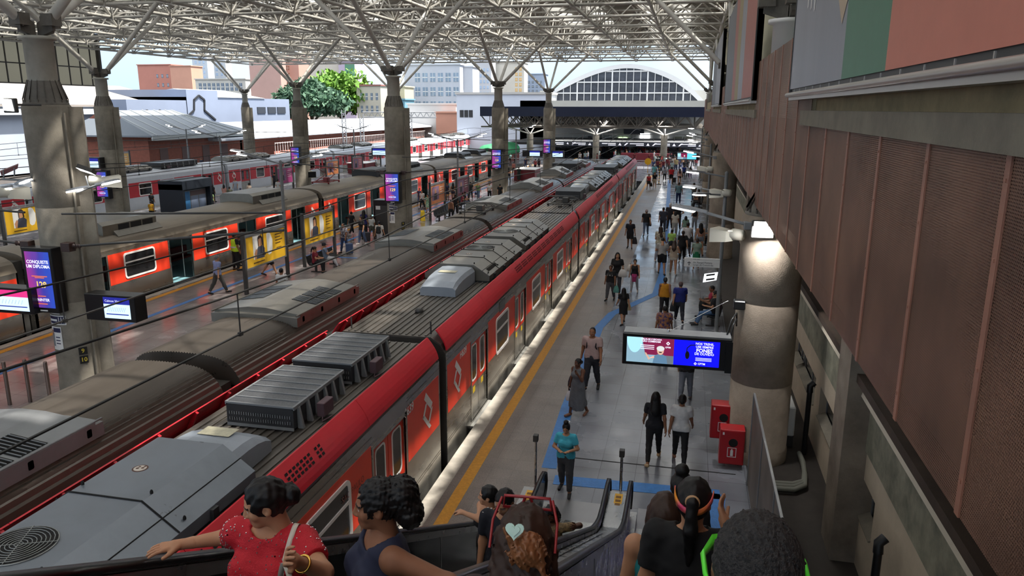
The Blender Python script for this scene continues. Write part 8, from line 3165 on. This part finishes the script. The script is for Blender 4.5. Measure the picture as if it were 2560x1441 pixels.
def rider(name, px, py, x, h, rz, pose, sex, skin, hair, top, bottom, label, g=1.0, dx=DXF, y=None, hand=None):
 """figure whose head is seen at a sight line; wrists/elbows may be given in world coordinates"""
 c = atx(px, py, x) if y is None else aty(px, py, y)
 s = h / 1.70
 z = c[2] - 1.602 * s
 a = D2(rz)
 J0 = skeleton(pose, sex, g)
 off = J0['head']
 ox = off[0] * math.cos(a) - off[1] * math.sin(a)
 oy = off[0] * math.sin(a) + off[1] * math.cos(a)
 x0, y0 = c[0] - ox * s, c[1] - oy * s
 z = c[2] - off[2] * s
 st = {}
 for k, w in (hand or {}).items():
  d = (np.array(w) - (x0, y0, z)) / s
  st[k] = (d[0] * math.cos(a) + d[1] * math.sin(a), -d[0] * math.sin(a) + d[1] * math.cos(a), d[2])
 for k in 'lr':
  if 'wri' + k in st:
   S = J0['sh' + k]
   w = np.array(st['wri' + k])
   v = w - S
   L = np.linalg.norm(v)
   mx = LEN['uarm'] + LEN['farm'] - .005
   if L > mx:
    w = S + v / L * mx
    v = w - S
    L = mx
   hint = np.array(st.get('elb' + k, S + v * .5 + np.array([0, -.2, -.3])))
   u = v / L
   aa = (LEN['uarm'] ** 2 - LEN['farm'] ** 2 + L * L) / (2 * L)
   hh = math.sqrt(max(0, LEN['uarm'] ** 2 - aa * aa))
   n = hint - S
   n = n - u * (n @ u)
   n /= (np.linalg.norm(n) + 1e-9)
   st['elb' + k] = S + u * aa + n * hh
   st['wri' + k] = w
 POSES[name] = dict(pose, set=st)
 low = .92 - J0['pel'][2]
 for k in st:
  st[k] = np.array(st[k], float) + np.array([0, 0, low])
 return person((x0, y0), rz, name, sex, skin, hair, top, bottom, K, label, h=h, g=g, dx=dx, z=z)
STD = dict(lr=(4, 6), ll=(-4, 4), al=(0, 9, 14, 4), ar=(2, 9, 14, 4))
t = rider('red_rider', 664, 1258, -1.86, 1.58, 180, dict(STD, yaw=-62, pitch=-14, curlr=.35, curll=1.1), 'f', 'b', ('bun', 'k'), ('tee', M('red_beaded_knit', srgb(196, 22, 40), .75, var=.12, vscale=90, bump=.3, bscale=120)), ('jeans', (60, 64, 80)),
          'woman in a beaded red top at the bottom left, arm stretched along the handrail', 1.22,
          hand={'wrir': tuple(aty(452, 1362, 2.95)), 'elbr': (-2.1, 3.6, 5.62), 'wril': tuple(aty(742, 1405, 2.6)), 'elbl': (-1.0, 2.95, 5.4)})
b = MB()
rnd = np.random.RandomState(2)
me = pose_mesh('top', 'red_rider', 'f', 1.22, DXF, 'tee')
vs = [v for v in me.vertices if v.normal[1] > .25 or v.normal[2] > .6]
for k in range(260):
 v = vs[rnd.randint(len(vs))]
 p = np.array(v.co) + np.array(v.normal) * .001
 b.cbox(p, (.005, .005, .007))
b.build('beads', M('bead_silver', srgb(236, 226, 226), .2, .8), t)
wl = np.array(skeleton(POSES['red_rider'], 'f', 1.22)['wril'])
hdl = np.array(skeleton(POSES['red_rider'], 'f', 1.22)['hdl'])
o = empty('bracelet', local(t, tuple(wl - hdl * .05)), t.rotation_euler[2], label='gold bracelet on the wrist of the woman in red', cat='bracelet')
b = MB()
u = np.cross(hdl, (0, 0, 1.0))
u /= np.linalg.norm(u)
v = np.cross(u, hdl)
b.path([(u * math.cos(a) + v * math.sin(a)) * .036 for a in [i * PI / 10 for i in range(20)]], .006, 8, closed=True)
b.build('band', M('gold', srgb(226, 180, 90), .2, 1.0), o)
J = skeleton(POSES['red_rider'], 'f', 1.22)
o = empty('shoulder_bag', local(t, (0, 0, 1.0)), t.rotation_euler[2], label='cream shoulder bag with a long strap carried by the woman in red', cat='bag')
o.scale = t.scale
b = MB()
sh = J['shl']
pts = [sh + (.05, -.12, -.1), sh + (.03, -.03, .075), sh + (.02, .06, .06), sh + (.03, .17, -.10), wl + (.03, .05, .02), wl + (-.02, .07, -.12)]
pts = [np.array(p) - (0, 0, 1.0) for p in pts]
b.loft([[p + (-.014, 0, 0), p + (-.014, .004, 0), p + (.014, .004, 0), p + (.014, 0, 0)] for p in spline(pts)], True, True, 0, True)
b.build('strap', M('bag_cream', srgb(214, 202, 186), .7), o)
b = MB()
b.bbox(-.40, -.06, .16, .28, -.32, -.02, .03)
b.build('pouch', M('bag_cream'), o)
t = rider('navy_rider', 944, 1262, -1.30, 1.60, 128, dict(STD, yaw=-18, pitch=-4), 'f', 'c', ('updo', 'k'), ('tank', M('navy_knit', srgb(34, 40, 66), .8, var=.15)), ('jeans', (60, 80, 110)),
          'woman in a navy halter top, black hair tied up, beside the woman in red', 1.12,
          hand={'wril': tuple(aty(1085, 1500, 2.6)), 'elbl': tuple(aty(1120, 1440, 2.9))})
rider('rail_girl', 1220, 1240, -1.95, 1.56, 140, dict(STD, yaw=-42, curlr=.9), 'f', 'b', ('bun', 'k'), ('tank', (34, 28, 30)), ('jeans', (50, 50, 60)),
      'young woman with hair tied back resting her forearm on the handrail, hand raised', dx=.012,
      hand={'wrir': tuple(aty(1160, 1283, 7.3)), 'elbr': tuple(aty(1200, 1300, 7.2))})
t = rider('dark_man', 1262, 1255, -1.45, 1.60, 172, dict(STD, pitch=-26, yaw=-12), 'm', 'b', ('short', 'k'), ('tee', (20, 22, 34)), ('jeans', (60, 66, 84)),
          'black-haired man in a dark navy T-shirt with white shoulder stripes, looking down', 1.08, dx=.012)
b = MB()
J = skeleton(POSES['dark_man'], 'm', 1.08)
for q in (0, .035):
 p = J['shr'] + (-.03 + q, .0, .072)
 b.mesh([p + v for v in (np.array((-.008, -.04, .0)), np.array((.008, -.04, 0)), np.array((.03, .05, -.015)), np.array((.014, .05, -.015)))], [(0, 1, 2, 3), (3, 2, 1, 0)])
b.build('shoulder_stripe', SIGNW, t)
t = rider('braid_girl', 1378, 1285, -1.42, 1.42, 165, dict(STD, yaw=10, pitch=-20), 'f', 'd', ('curly', 'k'), ('tee', M('gold_print', srgb(170, 140, 96), .7, var=1, col2=srgb(30, 28, 28), vscale=25)), ('jeans', (130, 160, 190)),
          'small rider with black braided hair and a gold-patterned top, hand on the right handrail', dx=.014,
          hand={'wril': tuple(aty(1438, 1318, 8.3)), 'elbl': tuple(aty(1410, 1320, 8.4))})
t = rider('heart_rider', 1314, 1362, 0, 1.6, 4, dict(STD, pitch=-14), 'f', 'b', ('longwavy', 'b'), ('tee', (58, 44, 46)), ('jeans', (60, 66, 84)),
          'woman with a loose auburn bun and heart-shaped clip seen from behind at the bottom centre', dx=.012, y=2.05)
s = t.scale[0]
J = skeleton(POSES['heart_rider'], 'f', 1.0)
hd = np.array(J['head'])
F_ = Field(hd + (-.12, -.22, -.06), hd + (.12, -.02, .2), .006)
F_.ell(hd + (.02, -.12, .055), (.056, .05, .056), .01)
F_.cap(hd + (.05, -.13, .05), hd + (.085, -.15, -.01), .02, .008, .01)
F_.cap(hd + (-.02, -.13, .09), hd + (-.05, -.13, .12), .015, .006, .01)
F_.rough(.010, 160)
V, Q = F_.mesh()
me = np_mesh('hair_bun', V, Q, [M('hair_auburn', srgb(150, 96, 58), .45, var=.35, vscale=30)])
o = bpy.data.objects.new('hair_bun', me)
COL.objects.link(o)
o.parent = t
o['label'] = 'loose auburn bun'
o = empty('hair_clip', local(t, tuple(hd + (-.015, -.128, .125))), t.rotation_euler[2], label='pale green heart-shaped clip in the auburn hair', cat='hair clip')
b = MB()
P = []
for i in range(24):
 q = 2 * PI * i / 24
 P.append((.0019 * 16 * math.sin(q) ** 3 * .9, .0017 * (13 * math.cos(q) - 5 * math.cos(2 * q) - 2 * math.cos(3 * q) - math.cos(4 * q))))
b.prism(P, 'y', -.018, -.008)
b.prism([(x * .6, z * .6) for x, z in P], 'y', -.023, -.018)
b.build('heart', M('clip_mint', srgb(190, 220, 205), .3), o)
o.rotation_euler[0] = -.5
o = empty('sunglasses', local(t, tuple(hd + (0, -.02, .125))), t.rotation_euler[2], label='red-framed sunglasses pushed up on the auburn-haired woman', cat='glasses')
b = MB()
for s_ in (-1, 1):
 b.path([(s_ * .008, .06, .02), (s_ * .07, .05, .025), (s_ * .075, .055, -.015), (s_ * .02, .065, -.02), (s_ * .008, .06, .02)], .005, 6)
 b.path([(s_ * .078, .05, .02), (s_ * .098, -.0, -.03), (s_ * .098, -.06, -.09)], .0045, 6)
b.tube((-.01, .06, .02), (.01, .06, .02), .005, n=6)
b.build('frame', M('frame_red', srgb(150, 36, 40), .3), o)
t = rider('bun_rider', 1703, 1218, 0, 1.62, 0, dict(STD), 'f', 'd', ('topbun', 'k'), ('tee', (30, 30, 34)), ('pants', K), 'rider with a black top bun, mostly hidden behind the one with the rainbow headband', dx=.014, y=5.6)
t = rider('teal_rider', 1662, 1285, 0, 1.6, 4, dict(STD, pitch=-16), 'f', 'b', ('bob', 'b'), ('tank', (30, 128, 134)), ('jeans', (60, 66, 84)), 'brown-haired woman in a teal tank top seen from behind, left of the rainbow headband', 1.08, dx=.012, y=4.0)
t = rider('band_rider', 1734, 1254, 0, 1.74, -4, dict(STD, ar=(30, 16, 118, 20)), 'f', 'b', ('pony', 'k'), ('tee', (20, 20, 22)), ('jeans', (50, 54, 66)), 'woman in black with a ponytail and a rainbow headband seen from behind', 1.12, dx=.012, y=3.75)
hd = np.array(skeleton(POSES['band_rider'], 'f', 1.12)['head'])
RB = M('headband_rainbow', srgb(240, 150, 40), .4, var=1, col2=srgb(210, 40, 110), vscale=9, detail=0)
b = MB()
R = []
for i in range(25):
 a = PI * .98 + (PI * 1.04) * i / 24
 zz = .035 - .045 * abs(math.sin(a)) ** 2 * 0 - .06 * (abs(math.sin(a)))
 c = np.array([.0985 * math.cos(a), -.014 + .118 * math.sin(a), zz + .03])
 R.append([hd + c + (0, 0, -.016), hd + c + (0, 0, .016), hd + c * (.94, .94, 1) + (0, 0, .016), hd + c * (.94, .94, 1) + (0, 0, -.016)])
b.loft(R, True, True, 0, True)
o = b.build('headband', RB)
o.location, o.rotation_euler, o.scale = t.location, t.rotation_euler, t.scale
tag(o, 'rainbow headband on the ponytailed woman in black', 'headband')
b = MB()
b.path([(.03 * math.cos(a), -.125, .06 + .03 * math.sin(a)) for a in [i * PI / 8 for i in range(16)]], .008, 6, closed=True)
q = b.build('hair_tie', M('tie_tan', srgb(190, 150, 110), .6), t)
q.location = tuple(hd)
t = rider('near_man', 1890, 1432, 0, 1.72, 2, dict(STD, yaw=-14), 'm', 'b', ('curly', 'k'), ('tee', (24, 24, 26)), ('jeans', (50, 54, 66)), 'man with short curly dark hair and neon green glasses at the bottom right', dx=.012, y=1.5)
for c_ in list(t.children):
 if c_.name.startswith('hair'):
  bpy.data.objects.remove(c_)
hd = np.array(skeleton(POSES['near_man'], 'm', 1.0)['head'])
F_ = Field(hd + (-.14, -.16, -.14), hd + (.14, .15, .18), .0055)
F_.ell(hd + (0, -.014, .026), (.090, .110, .112), .01)
F_.plane(hd + (0, 0, -.08), (0, .4, -1))
F_.ell(hd + (0, .13, -.05), (.085, .085, .125), .015, 's')
for s_ in (-1, 1):
 F_.ell(hd + (s_ * .095, .01, -.04), (.03, .04, .05), .01, 's')
F_.rough(.003, 300)
V, Q = F_.mesh()
o = bpy.data.objects.new('hair', np_mesh('hair', V, Q, [M('hair_curly', srgb(50, 47, 46), .75, var=.5, vscale=60, bump=1.0, bscale=90)]))
COL.objects.link(o)
o.parent = t
o = empty('glasses', local(t, tuple(hd)), t.rotation_euler[2], label='neon green wraparound glasses on the man at the bottom right', cat='glasses')
b = MB()
for s_ in (-1, 1):
 R = []
 for p, w in (((s_ * .095, -.05, -.015), .006), ((s_ * .104, -.02, -.004), .010), ((s_ * .106, .05, .0), .013), ((s_ * .085, .10, .0), .02), ((s_ * .03, .128, -.004), .022), ((0, .132, .004), .008)):
  p = np.array(p)
  R.append([p + (0, 0, -w), p + (s_ * .006, 0, 0), p + (0, 0, w), p - (s_ * .006, 0, 0)])
 b.loft(R, True, True, 0, True)
b.build('frame', M('neon_green', srgb(96, 236, 60), .3), o)
# ================================================================ light
w = bpy.data.worlds.new('sky')
SC.world = w
w.use_nodes = True
nt = w.node_tree
bg = nt.nodes['Background']
tc = nt.nodes.new('ShaderNodeTexCoord')
sx = nt.nodes.new('ShaderNodeSeparateXYZ')
nt.links.new(tc.outputs['Generated'], sx.inputs[0])
cr = nt.nodes.new('ShaderNodeValToRGB')
E = cr.color_ramp.elements
E[0].position, E[0].color = 0.0, (0.46, 0.60, 0.74, 1)
E[1].position, E[1].color = 1.0, (2.3, 2.35, 2.4, 1)
for ps, c in ((0.06, (0.52, 0.68, 0.84, 1)), (0.22, (0.50, 0.70, 0.94, 1)), (0.5, (1.3, 1.4, 1.55, 1))):
 e_ = E.new(ps)
 e_.color = c
nt.links.new(sx.outputs['Z'], cr.inputs[0])
nz = nt.nodes.new('ShaderNodeTexNoise')
nz.inputs['Scale'].default_value = 3.0
nz.inputs['Detail'].default_value = 6
nt.links.new(tc.outputs['Generated'], nz.inputs['Vector'])
mr = nt.nodes.new('ShaderNodeMapRange')
mr.inputs['From Min'].default_value = 0.45
mr.inputs['From Max'].default_value = 0.75
mr.inputs['To Max'].default_value = 0.5
nt.links.new(nz.outputs['Fac'], mr.inputs['Value'])
mx = nt.nodes.new('ShaderNodeMix')
mx.data_type = 'RGBA'
mx.inputs['B'].default_value = (1.0, 1.02, 1.05, 1)
nt.links.new(mr.outputs['Result'], mx.inputs['Factor'])
nt.links.new(cr.outputs[0], mx.inputs['A'])
nt.links.new(mx.outputs['Result'], bg.inputs['Color'])
bg.inputs['Strength'].default_value = 0.42
sun = bpy.data.lights.new('sun', 'SUN')
sun.energy = 3.4
sun.angle = math.radians(1.0)
sun.color = (1.0, 0.95, 0.88)
so = bpy.data.objects.new('sun', sun)
COL.objects.link(so)
so.rotation_euler = (0, math.radians(25), 0)
for i, x in enumerate((-22, -13, -4)):
 for j, yy in enumerate((119, 140)):
  al = bpy.data.lights.new('concourse_lamp', 'AREA')
  al.energy = 150
  al.shape = 'RECTANGLE'
  al.size, al.size_y = 1.2, 6.0
  ao = bpy.data.objects.new('concourse_lamp', al)
  COL.objects.link(ao)
  ao.location = (x, yy, 6.2 if j == 0 else 9.0)
SC.view_settings.view_transform = 'Standard'
SC.view_settings.look = 'None'
SC.view_settings.gamma = 1.0
SC.view_settings.use_curve_mapping = False
SC.view_settings.exposure = 1.95
SC.cycles.use_denoising = True
SC.cycles.max_bounces = 6
SC.cycles.diffuse_bounces = 3
SC.cycles.glossy_bounces = 3
SC.cycles.transparent_max_bounces = 8
SC.cycles.sample_clamp_indirect = 8.0
SC.cycles.caustics_reflective = False
SC.cycles.caustics_refractive = False
SC.cycles.use_adaptive_sampling = True
SC.cycles.adaptive_threshold = 0.03
